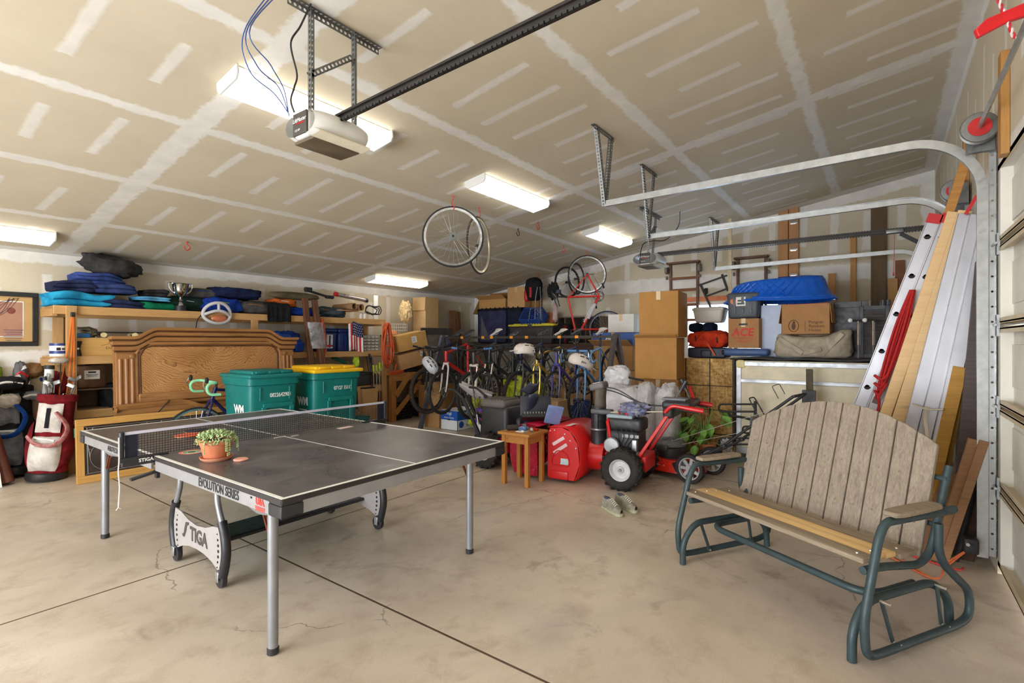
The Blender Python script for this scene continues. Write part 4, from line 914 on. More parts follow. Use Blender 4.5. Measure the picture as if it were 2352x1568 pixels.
# ---- middle tier, right
bl=M((34,56,116),.42,var=.14); x0,x1,z0,z1=BY(740,745,776,805,SY+.04)
for i,(u0,u1,lab) in enumerate(((741,776,'dark blue plastic tote with red and white label on the middle shelf'),(779,815,'dark blue plastic tote behind the small striped flag on the middle shelf'))):
    x0,x1,z0,z1=BY(u0,745,u1,805,SY+.04); t=tote(lab,((x0+x1)/2,SY+.25,ZM),((x1-x0)*1.0,.40,.36),bl,bl,group='blue totes on the middle shelf',ribs=3)
    if i==0:
        MB().box((0,-.187,.17),(.11,.002,.22),RX(.045)).build('label',M((224,222,222),.6),t); MB().lathe([(.026,-.002),(.036,-.002),(.036,.002),(.026,.002)],16,T(0,-.192,.23)@RX(PI/2)).box((0,-.193,.09),(.11,.002,.03)).build('label_print',redm,t)
bag('sleeping_bag','shiny blue sleeping bag bundle on the middle shelf behind the headboard corner','sleeping bag',628,700,ZM,.30,.40,M((40,84,190),.3,var=.35,scale=6,bump=.3,bs=14),23,.6,.22,.0,navy)
tote('royal blue bin beside the wrapped bed posts on the middle shelf',((gx(690)),SY+.13,ZM),(.16,.24,.16),M((30,80,190),.4),group=None,ribs=2)
# flag hanging
fx0,fx1=gx(800,SY-.05),gx(832,SY-.05); fz1=W(816,741,y=SY-.05).z; fz0=W(816,806,y=SY-.05).z
fg=thing('flag','small striped and starred flag hanging over the blue tote','flag',((fx0+fx1)/2,SY-.05,fz0),world=True)
fw_,fh_=fx1-fx0,fz1-fz0
def fsh(u0,u1,v0,v1,off=0.):
    mb=MB(); mb.grid(lambda u,v:(fx0+fw_*(u0+(u1-u0)*u),SY-.07-.018*math.sin((u0+(u1-u0)*u)*7)+.02*(v0+(v1-v0)*v)-off,fz0+fh_*(v0+(v1-v0)*v)+.02*math.sin((u0+(u1-u0)*u)*5)),12,6); return mb
fr_=M((196,40,52),.85); fwh=M((236,230,230),.85); fnb=M((40,44,84),.85); a=MB(); b=MB()
for k in range(9):
    q=fsh(k/9,(k+1)/9,0,.52 if k>1 else .95); (a if k%2 else b).add(q.v,q.f)
for nm,mb,mm in (('red_stripes',a,fr_),('white_stripes',b,fwh),('canton',fsh(.25,1,.52,1),fnb)):
    o=mb.build(nm,mm,fg,smooth=80); md=o.modifiers.new('s','SOLIDIFY'); md.thickness=.003
stx=MB()
for r in range(5):
    for c in range(6):
        u=.3+.12*c+(.05 if r%2 else 0); v=.57+.085*r
        if u<.98: stx.lathe([(0,0),(.008,0),(.0,.002)],5,T(fx0+fw_*u,SY-.076-.018*math.sin(u*7)+.02*v,fz0+fh_*v+.02*math.sin(u*5))@RX(PI/2))
stx.build('stars',fwh,fg)
# drawers of small parts
x0,x1,z0,z1=BY(835,768,872,806,SY+.0); pcb=thing('parts_cabinet','grey cabinet of small clear parts drawers on the middle shelf','parts cabinet',((x0+x1)/2,SY+.10,ZM)); w,h=x1-x0,.27
MB().box((0,0.01,h/2),(w,.16,h)).build('case',M((96,90,84),.5),pcb)
for r in range(5):
    for c in range(4): 
        d=MB().box((-w/2+w*(c+.5)/4,-.076,h*(r+.5)/5),(w/4-.008,.014,h/5-.01),r=.003).build('drawer',M((176,170,160),.25),pcb); MB().box((-w/2+w*(c+.5)/4,-.086,h*(r+.5)/5-.008),(w/12,.01,.012)).build('knob',white,d)
dr=thing('power_drill','black cordless drill standing behind the parts cabinet','drill',(gx(855),SY+.28,ZM)); MB().box((0,0,.05),(.12,.08,.06),r=.012).box((0,0,.14),(.045,.05,.16),r=.015).build('grip',blk,dr); MB().tube([(-.08,0,.25),(.08,0,.25)],.035,12).build('motor_housing',M((90,84,70),.5),dr); MB().tube([(-.08,0,.25),(-.13,0,.25)],.018,10).build('chuck',galvd,dr)
tin2=single('cream_box',MB().box((gx(846),SY+.34,ZM+.15),(.3,.16,.30),r=.006),CBL,'tan carton at the back of the middle shelf behind the parts cabinet','box')
# hanging orange cords
orc=M((216,92,44),.5,var=.14); 
def cordloop(name,label,cx,cz,y,w,h,n,mat,seed,r=.0055,tail=None,group=None):
    random.seed(seed); t=thing(name,label,'extension cord',(cx,y,cz-h),group=group,world=True); mb=MB(); P=[]
    for k in range(n):
        ww=w*(.55+.45*random.random()); hh=h*(.72+.28*random.random()); yy=y-.02-.05*random.random(); dx=random.uniform(-.02,.02)
        for i in range(12):
            a=2*PI*i/12; s,c_=math.sin(a),math.cos(a)
            P.append((cx+dx+ww/2*s*(.55+.45*(1-c_)/2),yy+.02*math.sin(a*2+k),cz-hh/2+hh/2*c_+.01*random.uniform(-1,1)))
    mb.tube(bez(P,3),r,6); mb.build('cord',mat,t,smooth=80)
    MB().tube(bez([(cx-w*.3,y-.05,cz-h*.55),(cx,y-.075,cz-h*.5),(cx+w*.3,y-.06,cz-h*.56)],5),r*1.6,6).build('tie',mat,t)
    if tail: MB().tube(bez(tail,6),r,6).build('plug_end',mat,t)
    return t
c1=W(735,733,y=SY-.07); cordloop('extension_cable','thin orange extension cord hanging beside the wrapped bed posts',c1.x,c1.z,SY-.07,.15,.62,7,orc,5,.0048,[(c1.x+.05,SY-.09,c1.z-.1),(c1.x+.09,SY-.1,c1.z-.4),(c1.x+.06,SY-.1,c1.z-.55),(c1.x+.08,SY-.1,c1.z-.68)],group='hanging orange extension cords')
c2=W(886,742,y=SY-.09); cordloop('extension_cable','thick orange extension cord looped on the right end post of the shelves',c2.x,c2.z,SY-.09,.26,.78,12,orc,8,.0095,[(c2.x-.02,SY-.12,c2.z-.5),(c2.x+.04,SY-.14,c2.z-.85),(c2.x+.12,SY-.14,c2.z-.93),(c2.x+.20,SY-.13,c2.z-.72)],group='hanging orange extension cords')
c3=W(167,722,y=SY-.075)
bu=thing('bungee_strap','long orange strap hanging down the left shelf post','strap',(c3.x,SY-.08,.7),world=True)
MB().box(c3,(.035,.03,.05),r=.008).build('buckle',blk,bu)
for dx,zz in ((0,.30),(-.03,.36),(.02,.42)):
    MB().tube(bez([c3+Vector((dx*.2,-.0,-.02)),c3+Vector((-.01+dx,-.01,-.35)),c3+Vector((-.05+dx*2,-.02,-.8)),Vector((c3.x-.09+dx,SY-.1,c3.z-.8-zz))],6),.007,6).build('strap',M((226,120,40),.6),bu)
# framed print on the wall
x0,x1,z0,z1=BY(-95,668,89,795,YA-.03); pf_=thing('framed_print','black framed paisley concert print with tan mat on the back wall','picture',((x0+x1)/2,YA,(z0+z1)/2)); w,h=x1-x0,z1-z0
for s in (-1,1): MB().box((0,-.015,s*(h/2-.025)),(w,.03,.05)).build('frame_rail',blk,pf_,bevel=.005); MB().box((s*(w/2-.025),-.015,0),(.05,.03,h-.1)).build('frame_rail',blk,pf_,bevel=.005)
MB().box((0,-.008,0),(w-.08,.01,h-.08)).build('mat_board',M((196,158,104),.8,var=.06),pf_); MB().box((0,-.0145,0),(w-.24,.003,h-.20)).build('white_liner',white,pf_); MB().box((0,-.0165,0),(w-.26,.003,h-.22)).build('print',M((176,130,108),.8,var=.08),pf_)
pm=M((74,66,104),.8); q=MB()
for k,(sx_,sz_) in enumerate(((1,1),(.72,.66),(.42,.36))):
    P=[(.02+.26*t*sx_-.14*sx_,-.0195,.06+.10*sz_*math.sin(t*PI*1.0)*(1-t*.35)+.17*t*t) for t in [i/14 for i in range(15)]]+[(.02+.26*t*sx_-.14*sx_,-.0195,.06-.055*sz_*math.sin(t*PI)+.17*t*t) for t in [i/14 for i in range(14,-1,-1)]]
    q.tube(P,.0045,4,flat=.3)
for k in range(5): q.tube(arc((-.08+.0*k,-.0195,.06),.012+.009*k,0,2*PI,14,(1,0,0),(0,0,1)),.002,4)
q.build('paisley_drawing',pm,pf_); MB().lathe([(0,0),(.035,0),(.03,.002),(0,.002)],18,T(w/2-.22,-.0185,.09)@RX(PI/2)).build('moon_drawing',M((130,70,56),.8),pf_)
ln=MB()
for k in range(7):
    for s in (-1,1): ln.box((s*(w/4-.05),-.019,-.12-.022*k),(w*.26-.02*(k%3),.002,.005))
ln.build('caption_lines',pm,pf_,smooth=0)
# ================================================================ carved headboard
oak=WOOD((190,138,84),(130,84,46),.42,'x',.9,'golden_oak',1.2,.45); oakz=WOOD((186,134,82),(128,82,46),.42,'z',.9,'golden_oak_upright',1.2,.45); dko=M((96,60,34),.45,var=.25)
def figured():
    g=G('figured_oak_veneer'); v=g.co(scale=(1.6,1,2.0)); X,Y,Z=g.sep(v)
    n=g.noise(v,1.6,3,.55,.8); ax=g.math('ABSOLUTE',X)
    h=g.math('ADD',g.math('ADD',g.math('MULTIPLY',Z,1.25),g.math('MULTIPLY',g.math('POWER',ax,1.5),-.55)),g.math('MULTIPLY',n,.75))
    w=g.math('FRACT',g.math('MULTIPLY',h,13)); l=g.ramp(w,0,.32,1,0); fine=g.noise(g.co(scale=(3,1,60)),4,3)
    col=g.mix(g.ramp(n,.3,.7),lin((176,122,70)),lin((204,152,96))); col=g.mix(g.math('MULTIPLY',l,.8),col,lin((104,62,32))); col=g.mix(g.ramp(fine,.4,.7,0,.2),col,lin((120,76,40)))
    return g.done(col,.38,0,.45)
FIG=figured()
HY=6.72; hx0,hx1=W(252,775,y=HY).x,W(684,778,y=HY).x; hw=hx1-hx0; hz=1.47; hzc=1.575
hb=thing('headboard','large carved oak headboard with arched crown leaning against the lumber shelves','headboard',((hx0+hx1)/2,HY,0)); hb.rotation_euler=(-.05,0,0)
def crown(off,n=60,inset=0.):
    P=[]
    for i in range(n+1):
        x=-hw/2+inset+(hw-2*inset)*i/n; a=abs(x)/(hw/2); z=hz
        if a<.80: z=hz+(hzc-hz)*(1 if a<.58 else .5+.5*math.cos((a-.58)/.22*PI))
        P.append((x,z-off))
    return P
top=crown(.02,60,.03); MB().prism([(hw/2-.05,.1),(hw/2-.05,1.3)]+[(x,z) for x,z in reversed(top) if abs(x)<hw/2-.05]+[(-hw/2+.05,1.3),(-hw/2+.05,.1)],.05,frame((0,.03,0),(1,0,0),(0,0,1)),-.0).build('back_panel',oak,hb)
for k,(off,d,h,mt,ins) in enumerate(((0,.115,.035,oak,0),(.035,.095,.022,dko,.012),(.055,.085,.040,oak,.016),(.098,.070,.012,dko,.03),(.112,.062,.045,oak,.034),(.158,.05,.014,dko,.05),(.174,.042,.03,oak,.055))):
    P=crown(off,60,ins); mb=MB(); n=len(P); vs=[]
    for x,z in P: vs+=[(x,-d,z),(x,0,z),(x,0,z-h),(x,-d+.012,z-h)]
    fs=[(i*4+j,i*4+(j+1)%4,(i+1)*4+(j+1)%4,(i+1)*4+j) for i in range(n-1) for j in range(4)]+[(3,2,1,0),tuple((n-1)*4+j for j in range(4))]
    mb.add(vs,fs).build('crown_moulding',mt,hb,smooth=40,bevel=.006)
for s in (-1,1):
    xs=s*(hw/2-.15); MB().box((xs,-.025,.64),(.19,.05,1.28)).build('stile',oakz,hb,bevel=.006)
    for q in (-.055,0,.055): MB().tube([(xs+q,-.05,.2),(xs+q,-.05,1.22)],.019,10).build('reed',oakz,hb)
    MB().lathe([(0,0),(.02,.0),(.026,.01),(.018,.016),(0,.018)],18,T(xs-s*.05,-.06,1.25)@RX(PI/2)).build('rosette',oakz,hb)
fx=hw/2-.27; fo=[(-fx,.42),(fx,.42)]
def inner(ins):
    P=[]; f=fx-ins; ztop=1.375-ins
    for i in range(41):
        x=f-2*f*i/40; a=abs(x)/f; z=ztop-.0 if a<.84 else ztop-.115*(1-math.sqrt(max(0,1-((a-.84)/.16)**2)))
        P.append((x,z))
    return P
MB().prism([(-fx,.45),(fx,.45)]+inner(0),.02,frame((0,-.012,0),(1,0,0),(0,0,1))).build('field_panel',FIG,hb)
for ins,r in ((-.02,.020),(.012,.012)): MB().tube([(fx-ins,-.03,.45)]+[(x,-.03,z) for x,z in inner(ins)]+[(-fx+ins,-.03,.45)],r,8).build('inner_moulding',oak if r>.015 else dko,hb)
for z,h,d in ((.78,.10,.06),(.70,.04,.075),(.60,.12,.05)): MB().box((0,-d/2-.01,z),(2*fx+.02,d,h)).build('lower_rail',oak,hb,bevel=.010)
MB().box((0,-.012,.40),(2*fx,.03,.3)).build('base_panel',oak,hb)
# footboard standing before it
FY=6.60; x0,x1=W(264,935,y=FY).x,W(560,935,y=FY).x; fo=thing('footboard','low carved oak footboard with dipped top rail in front of the headboard','footboard',((x0+x1)/2,FY,0)); w=x1-x0
P=[(-w/2,.70),(-w*.47,.735),(-w*.10,.745),(-w*.0,.735),(w*.14,.66),(w*.3,.63),(w/2,.63)]
P=[(p.x,p.y) for p in bez([(a,b,0) for a,b in P],6)]
vs=[]; mb=MB()
for x,z in P: vs+=[(x,-.075,z),(x,.03,z),(x,.03,z-.05),(x,-.05,z-.05)]
n=len(P); mb.add(vs,[(i*4+j,i*4+(j+1)%4,(i+1)*4+(j+1)%4,(i+1)*4+j) for i in range(n-1) for j in range(4)]+[(3,2,1,0),tuple((n-1)*4+j for j in range(4))]); mb.build('top_rail',oak,fo,smooth=50,bevel=.008)
MB().prism([(w/2-.02,.0),(w/2-.02,.6)]+[(x,z-.04) for x,z in reversed(P)]+[(-w/2+.02,.0)],.035,frame((0,.02,0),(1,0,0),(0,0,1))).build('panel',oak,fo)
MB().tube([(-w*.14,-.08,.755),(-w*.22,-.06,.62),(-w*.25,-.04,.4)],.006,6).build('tie_cord',blk,fo)
# wrapped bed posts leaning on the shelf
bp=thing('bed_rails','two dark reeded bed rails bundled in clear film, leaning on the shelves by the bins','bed rails',W(712,850,y=6.93)*1,world=True); dkw=WOOD((128,84,58),(84,52,36),.45,'z',1.,'dark_rail_wood',1.1)
bp.location.z=0; ORG[bp.name]=tuple(bp.location)
for u0,u1,v0 in ((700,716,684),(722,742,688)):
    a=W(u0,v0,y=7.02); b=W(u1,850,y=6.90); d=(a-b).normalized(); b2=b+d*(-(b.z)/d.z)
    MB().beam(b2,a,.085,.05).build('rail',dkw,bp,bevel=.006); mb=MB()
    for q in (-.025,0,.025): mb.beam(b2+Vector((q,-.03,0)),a+Vector((q,-.03,-.06)),.012,.014)
    mb.build('reeds',dkw,bp,bevel=.003)
FILM=GLASSY('clear_film',(236,236,240),.30,.12)
wr=MB(); cA=W(722,740,y=6.955); cB=W(732,800,y=6.925)
wr.grid(lambda u,v:tuple(cA.lerp(cB,v)+Vector((.128*math.cos(2*PI*u)*(1+.10*mnoise.noise(Vector((u*9,v*7,1)))),.07*math.sin(2*PI*u)*(1+.16*mnoise.noise(Vector((u*9,v*7,4)))),0))),30,14,True); wr.build('film_wrap',FILM,bp,smooth=30)
# ================================================================ leaded glass panel in an oak frame
oy=WOOD((214,166,92),(172,122,60),.45,'x',1.1,'yellow_oak',1.1); oyz=WOOD((214,166,92),(172,122,60),.45,'z',1.1,'yellow_oak_upright',1.1)
ga=thing('stained_glass','long leaded glass panel in yellow oak frame standing on the floor by the table','glass panel',(1.50,6.44,0),-.13); ga.rotation_euler=(-.10,0,-.035); L=2.05; Hh=.635
for z in (.035,Hh-.035): MB().box((L/2,0,z),(L,.04,.07)).build('rail',oy,ga,bevel=.004)
for x in (.0325,L-.0325): MB().box((x,0,Hh/2),(.065,.04,Hh-.14)).build('stile',oyz,ga,bevel=.004)
MB().box((L/2,0,Hh/2),(L-.12,.005,Hh-.13)).build('glass',M((58,44,40),.12,var=.3,spec=.6),ga)
came=MB(); lead=M((150,146,140),.4,.6)
def cm(p): came.tube([(x,-.006,z) for x,z in p],.0035,5)
cm([(.09,.09),(.09,Hh-.09)]); cm([(.09,.09),(L-.09,.09)]); cm([(.09,Hh-.09),(L-.09,Hh-.09)]); cm([(L-.09,.09),(L-.09,Hh-.09)]); cm([(.065,.07),(.09,.09)]); cm([(.065,Hh-.07),(.09,Hh-.09)])
for cx_ in (.26,.86,1.46):
    cm([(cx_+.15*math.cos(a),.25+.15*math.sin(a)) for a in [2*PI*i/28 for i in range(29)]]); cm([(cx_,.10),(cx_,.21)])
    cm([(cx_+(.048+.012*math.sin(a))*math.cos(a)*(1-.4*max(0,math.sin(a))),.27+.062*math.sin(a)) for a in [2*PI*i/24 for i in range(25)]])
    cm([(cx_+.15,.25),(cx_+.25,.40),(cx_+.35,Hh-.09)]); cm([(cx_-.15,.25),(cx_-.17,.40),(cx_-.12,Hh-.09)]); cm([(cx_-.14,.33),(cx_-.17,.33)]); cm([(cx_-.1,.40),(cx_-.17,.40)])
cm([(.57+.11*math.cos(a),.46+.07*math.sin(a)) for a in [2*PI*i/24 for i in range(25)]]); cm([(.57+.07*math.cos(a),.46+.04*math.sin(a)) for a in [2*PI*i/24 for i in range(25)]])
came.build('lead_cames',lead,ga,smooth=60)
# ================================================================ wheeled bins
teal=M((10,120,116),.42,var=.10,name='teal_plastic'); yel=M((246,196,24),.4,var=.08,name='yellow_plastic'); bwh=M((232,236,236),.5,var=.04)
def bin_(label,c,w,d,h,lidm,num,word,sub=None):
    t=thing('wheeled_bin',label,'bin',c,group='wheeled bins by the table tennis table')
    def lev(z): k=.72+.28*min(1,z/(h-.06)); return w/2*(.78+.22*min(1,z/.45)) if z<.45 else w/2*(.95+.05*min(1,(z-.45)/(h-.5))), d/2*(.80+.20*z/(h-.06))
    lv=[0.,.10,.30,.46,.60,h-.14,h-.13,h-.05]; rings=[]
    mb=MB()
    for i,z in enumerate(lv):
        a,b=lev(z); 
        if i>=6: a+=.018;b+=.018
        r=.06; ring=[]
        for cx_,cy_,a0 in ((a-r,b-r,0),(-a+r,b-r,PI/2),(-a+r,-b+r,PI),(a-r,-b+r,PI*1.5)):
            for j in range(4): an=a0+j/3*PI/2; ring.append((cx_+r*math.cos(an),cy_+r*math.sin(an),z))
        rings.append(ring)
    vs=[p for g in rings for p in g]; fs=[tuple(range(16))[::-1]]
    for k in range(len(rings)-1):
        for j in range(16):
            fs.append((k*16+j,k*16+(j+1)%16,(k+1)*16+(j+1)%16,(k+1)*16+j))
    mb.add(vs,fs); mb.build('body',teal,t,smooth=40)
    # grab recess framed on the long side
    fy=-d/2*(.80+.20*.5/(h-.06))-.0
    rc=MB(); zx,zz=w*.06,.52
    for a,b,e in (((zx-.16,.0,.30),(zx-.16,0,.70),.02),((zx+.16,0,.30),(zx+.16,0,.70),.02),((zx-.17,0,.71),(zx+.17,0,.71),.024)):
        rc.beam((a[0],fy-.025+a[1]-.03*(a[2]-.5),a[2]),(b[0],fy-.025-.03*(b[2]-.5),b[2]),.05,.024,up=(0,-1,0))
    rc.box((-w*.20,fy-.012,.60),(.16,.012,.02)); rc.build('grab_frame',teal,t,bevel=.006)
    for s in (-1,1): MB().tube([(s*w*.30,fy-.03,h-.30),(s*w*.30,fy-.035,h-.16)],.007,6).build('side_rib',teal,t)
    l=MB().box((0,-.01,h-.035),(w*1.0+.05,d+.07,.045),r=.018).box((0,-.01,h-.0),(w*.86,d*.86,.05),r=.02)
    for k in range(3): l.box((-w*.26+w*.26*k,-d*.445,h+.004),(w*.2,.03,.028),r=.006)
    l.build('lid',lidm,t)
    MB().tube([(-w*.36,d/2+.035,h-.06),(w*.36,d/2+.035,h-.06)],.014,8).build('handle_bar',teal,t)
    for s in (-1,1): MB().lathe([(.03,-.03),(.12,-.03),(.135,-.015),(.135,.015),(.12,.03),(.03,.03)],22,T(s*(w*.40),d*.40,.135)@RY(PI/2)).build('wheel',rub,t)
    ny=-d/2*(.80+.20*(h-.28)/(h-.06))-.004
    text(num,.062,frame((w*.12,ny-.004,h-.25),(1,0,0),(0,.06,1)),bwh,t,bold=.0012,sx=.8)
    nx=-(w/2*(.95+.05*.5))-.003
    wm=frame((nx-.003,-d*.12,h-.40),(0,-1,0),(-.05,0,1))
    text(word,.13,wm,bwh,t,bold=.006,sx=.9)
    if sub: MB().box((0,0,0),(.16,.014,.002),wm@T(0,-.10,0)).build('lettering_bar',bwh,t)
    return t
bin_('teal wheeled bin with teal lid on the left, white letters on its front',(2.985,5.755,0),.56,.62,1.07,teal,'0822642904','WM')
bin_('teal wheeled bin with yellow lid standing right of the other bin',(3.79,5.76,0),.66,.62,1.09,yel,'07127 15112','WM',True)
# ================================================================ bicycles
def wheel(par,c,R,tw,tirem,rimm,spm,nsp=24,disc=False,cass=False,rimh=.016,name='wheel',hubm=None,m=None,letter=None):
    e=bpy.data.objects.new(name,None); COL.objects.link(e); e.empty_display_size=.05; e.parent=par; e.location=c
    if m is not None: e.matrix_local=T(*c)@m
    rx=RX(PI/2)
    ti=[(R-tw+tw*math.cos(a),tw*math.sin(a)) for a in [2*PI*i/10 for i in range(11)]]; MB().lathe(ti,44,rx,caps=False).build('tyre',tirem,e,smooth=70)
    if tw>.02:
        kn=MB()
        for i in range(44):
            a=2*PI*i/44
            for s in (-1,1):
                rr=R-.003; q=T(rr*math.cos(a+s*.03),s*tw*.55,rr*math.sin(a+s*.03))@RY(-a); kn.box((0,0,0),(.008,.012,.016),q)
        kn.build('tread',tirem,e,smooth=0)
    ri=R-2*tw; MB().lathe([(ri+.006,-.011),(ri+.006,.011),(ri-rimh,.006),(ri-rimh,-.006),(ri+.006,-.011)],44,rx,caps=False).build('rim',rimm,e)
    sp=MB()
    for i in range(nsp):
        a=2*PI*i/nsp; b=a+(.55 if i%4<2 else -.55); s=.028*(1 if i%2 else -1)
        sp.tube([(.022*math.cos(b),s,.022*math.sin(b)),((ri-rimh)*math.cos(a),0,(ri-rimh)*math.sin(a))],.0011,4,caps=False)
    sp.build('spokes',spm,e,smooth=0)
    MB().lathe([(.008,-.05),(.012,-.045),(.024,-.032),(.016,-.025),(.016,.025),(.024,.032),(.012,.045),(.008,.05)],14,rx).build('hub',hubm or blk,e)
    if disc:
        d=MB().lathe([(.07,-.0015),(.08,-.0015),(.08,.0015),(.07,.0015),(.07,-.0015)],24,T(0,.04,0)@rx,caps=False)
        for k in range(5): a=2*PI*k/5; d.tube([(.02*math.cos(a),.04,.02*math.sin(a)),(.072*math.cos(a+.5),.04,.072*math.sin(a+.5))],.003,4)
        d.build('disc_rotor',galv,e)
    if cass:
        cs=MB()
        for k in range(6): cs.lathe([(.012,-.0008),(.050-.005*k,-.0008),(.050-.005*k,.0008),(.012,.0008)],20,T(0,-.022-.004*k,0)@rx)
        cs.build('cassette',galvd,e)
    return e
tyb=M((38,37,38),.8,var=.2,scale=30,name='tyre_black'); tyt=M((62,52,46),.8,var=.2,name='tyre_brown'); rimb=M((40,40,42),.35,.3); rims=M((190,192,196),.25,.9); spk=M((200,200,202),.3,.8); spb=M((60,60,62),.4,.6)
def bike(label,m,frm,style='mtb',saddle=None,R=.35,tw=.027,rim=None,spoke=None,tyre=None,fork=None,bar=None,grip=None,group='bicycles on the rail rack',rear=True,front=True,saddle_on=True,label2=None,lean=0.,sus=False,steer=0.):
    t=thing('bicycle',label,'bicycle',group=group,m=m); rim=rim or rimb; spoke=spoke or spb; tyre=tyre or tyb; saddle=saddle or blk; fork=fork or frm
    road=style=='road'; r0=.017 if road else .022; wb=.44 if road else .45; fx=.60 if road else .70
    BBz=R-.07 if road else R-.03; bb=Vector((0,0,BBz)); ra=Vector((-wb+.02,0,R)); fa=Vector((fx,0,R))
    st=Vector((-.17,0,BBz+.52)); sa=Vector((-.245,0,.97)); ht=Vector((.40 if road else .42,0,R+.54 if road else R+.56)); hbm=Vector((.435 if road else .47,0,R+.42))
    MB().tube([bb,hbm],r0*1.2,12).build('down_tube',frm,t); MB().tube([st,ht-Vector((0,0,.02))],r0,12).build('top_tube',frm,t); MB().tube([bb,st],r0,12).build('seat_tube',frm,t)
    MB().tube([hbm+(hbm-ht)*.15,ht+(ht-hbm)*.1],r0*1.25,12).build('head_tube',frm,t)
    stays=MB()
    for s in (-1,1):
        MB().tube([bb+Vector((0,s*.02,0)),ra+Vector((.06,s*.045,-.01)),ra+Vector((0,s*.06,0))],.010,8).build('chain_stay',frm,t); MB().tube([st+Vector((.0,s*.015,-.03)),ra+Vector((0,s*.06,0))],.0085,8).build('seat_stay',frm,t)
    MB().lathe([(0,-.04),(.022,-.04),(.022,.04),(0,.04)],14,T(*bb)@RX(PI/2)).build('bottom_bracket',frm,t)
    fk=bpy.data.objects.new('front_assembly',None) if False else None
    top=hbm+(hbm-ht)*.2
    if front:
        for s in (-1,1):
            if sus: 
                MB().tube([top+Vector((0,s*.065,.0)),top.lerp(fa,.45)+Vector((0,s*.065,0))],.016,10).build('fork_stanchion',chrome,t); MB().tube([top.lerp(fa,.38)+Vector((0,s*.065,0)),fa+Vector((-.0,s*.06,0))],.022,10).build('fork_leg',fork,t)
            else: MB().tube(bez([top+Vector((0,s*.03,0)),top.lerp(fa,.2)+Vector((0,s*.055,0)),top.lerp(fa,.7)+Vector((-.01,s*.055,0)),fa+Vector((0,s*.055,0))],5),[.014]*12+[.010]*4,8).build('fork_blade',fork,t)
        MB().box(top+Vector((0,0,.0)),(.05,.15 if sus else .09,.035),r=.01).build('fork_crown',fork,t)
        wheel(t,fa,R,tw,tyre,rim,spoke,disc=not road,nsp=28,name='front_wheel')
    if rear: wheel(t,ra,R,tw,tyre,rim,spoke,disc=not road,cass=True,nsp=28,name='rear_wheel')
    # cockpit
    sm=ht+(ht-hbm).normalized()*.05; e=sm+Vector((.085,0,.03)); MB().tube([ht,sm,e],.016,8).build('stem',blk,t)
    bm_=bar or blk
    if road:
        for s in (-1,1): 
            pts=bez([e+Vector((0,s*.02,0)),e+Vector((.0,s*.17,.0)),e+Vector((.03,s*.20,.0)),e+Vector((.085,s*.205,-.01)),e+Vector((.11,s*.21,-.06)),e+Vector((.075,s*.215,-.12)),e+Vector((-.03,s*.22,-.13))],5)
            MB().tube(pts,.016,10).build('drop_bar',bm_,t)
            MB().ball(e+Vector((.11,s*.205,.035)),(.022,.016,.035),None,10,8).build('brake_hood',grip or blk,t); MB().tube(bez([e+Vector((.12,s*.205,.045)),e+Vector((.145,s*.208,-.01)),e+Vector((.12,s*.212,-.08))],4),.006,6).build('brake_lever',chrome,t)
    else:
        MB().tube([e+Vector((-.05,-.37,.02)),e+Vector((-.01,-.15,.01)),e,e+Vector((-.01,.15,.01)),e+Vector((-.05,.37,.02))],.012,8).build('handlebar',bm_,t)
        for s in (-1,1):
            MB().tube([e+Vector((-.027,s*.25,.015)),e+Vector((-.05,s*.375,.02))],.017,10).build('grip',grip or rub,t); MB().tube(bez([e+Vector((-.0,s*.20,.0)),e+Vector((.05,s*.23,-.01)),e+Vector((.035,s*.33,-.02))],4),.006,6).build('brake_lever',blk,t)
            MB().tube(bez([e+Vector((0,s*.2,0)),e+Vector((.12,s*.10,.02)),e+Vector((.06,s*.03,-.12)),hbm+Vector((.03,s*.02,0))],5),.0035,5).build('brake_cable',blk,t)
    # saddle
    if saddle_on:
        MB().tube([bb.lerp(st,.9),sa],.0145,10).build('seatpost',blk,t)
        def sd(u,v): 
            x=.135-.275*v; w=.018+.052*max(0,(v-.35)/.65)**1.6; a=PI*u; return (sa.x+.03+x,w*math.cos(a),sa.z+.03+.022*math.sin(a)+.018*abs(v-.5)*(1 if v>.5 else -.4))
        sdl=MB().grid(sd,12,12); sdl.build('saddle',saddle,t,smooth=80)
        MB().tube([sa+Vector((.12,0,.028)),sa+Vector((0,.02,.005)),sa+Vector((-.07,.025,.028))],.004,6).tube([sa+Vector((.12,0,.028)),sa+Vector((0,-.02,.005)),sa+Vector((-.07,-.025,.028))],.004,6).build('saddle_rails',galv,t)
    # drive
    cr=MB()
    cr.lathe([(.07,-.002),(.095,-.002),(.095,.002),(.07,.002),(.07,-.002)],28,T(bb.x,-.05,bb.z)@RX(PI/2),caps=False)
    for k in range(5): a=2*PI*k/5; cr.tube([(bb.x,-.05,bb.z),(bb.x+.085*math.cos(a),-.05,bb.z+.085*math.sin(a))],.006,5)
    cr.build('chainring',galvd,t)
    for s,a in ((-1,.6),(1,.6+PI)):
        q=Vector((bb.x+.17*math.cos(a),s*.075,bb.z+.17*math.sin(a))); MB().tube([(bb.x,s*.06,bb.z),q],.010,8).build('crank_arm',galvd,t); MB().box(q+Vector((0,s*.05,0)),(.09,.09,.018),r=.005).build('pedal',blk,t)
    mb=MB(); mb.tube([bb+Vector((.0,-.05,.094)),ra+Vector((0,-.05,.045))],.005,5); mb.build('chain',galvd,t); MB().tube([bb+Vector((0,-.05,-.094)),ra+Vector((.03,-.05,-.10))],.005,5).build('chain',galvd,t)
    MB().beam(ra+Vector((.0,-.055,-.03)),ra+Vector((.03,-.055,-.12)),.02,.014).build('derailleur',blk,t)
    return t
cel=M((150,222,176),.6,var=.08); navyp=M((30,34,84),.3,.1,.1)
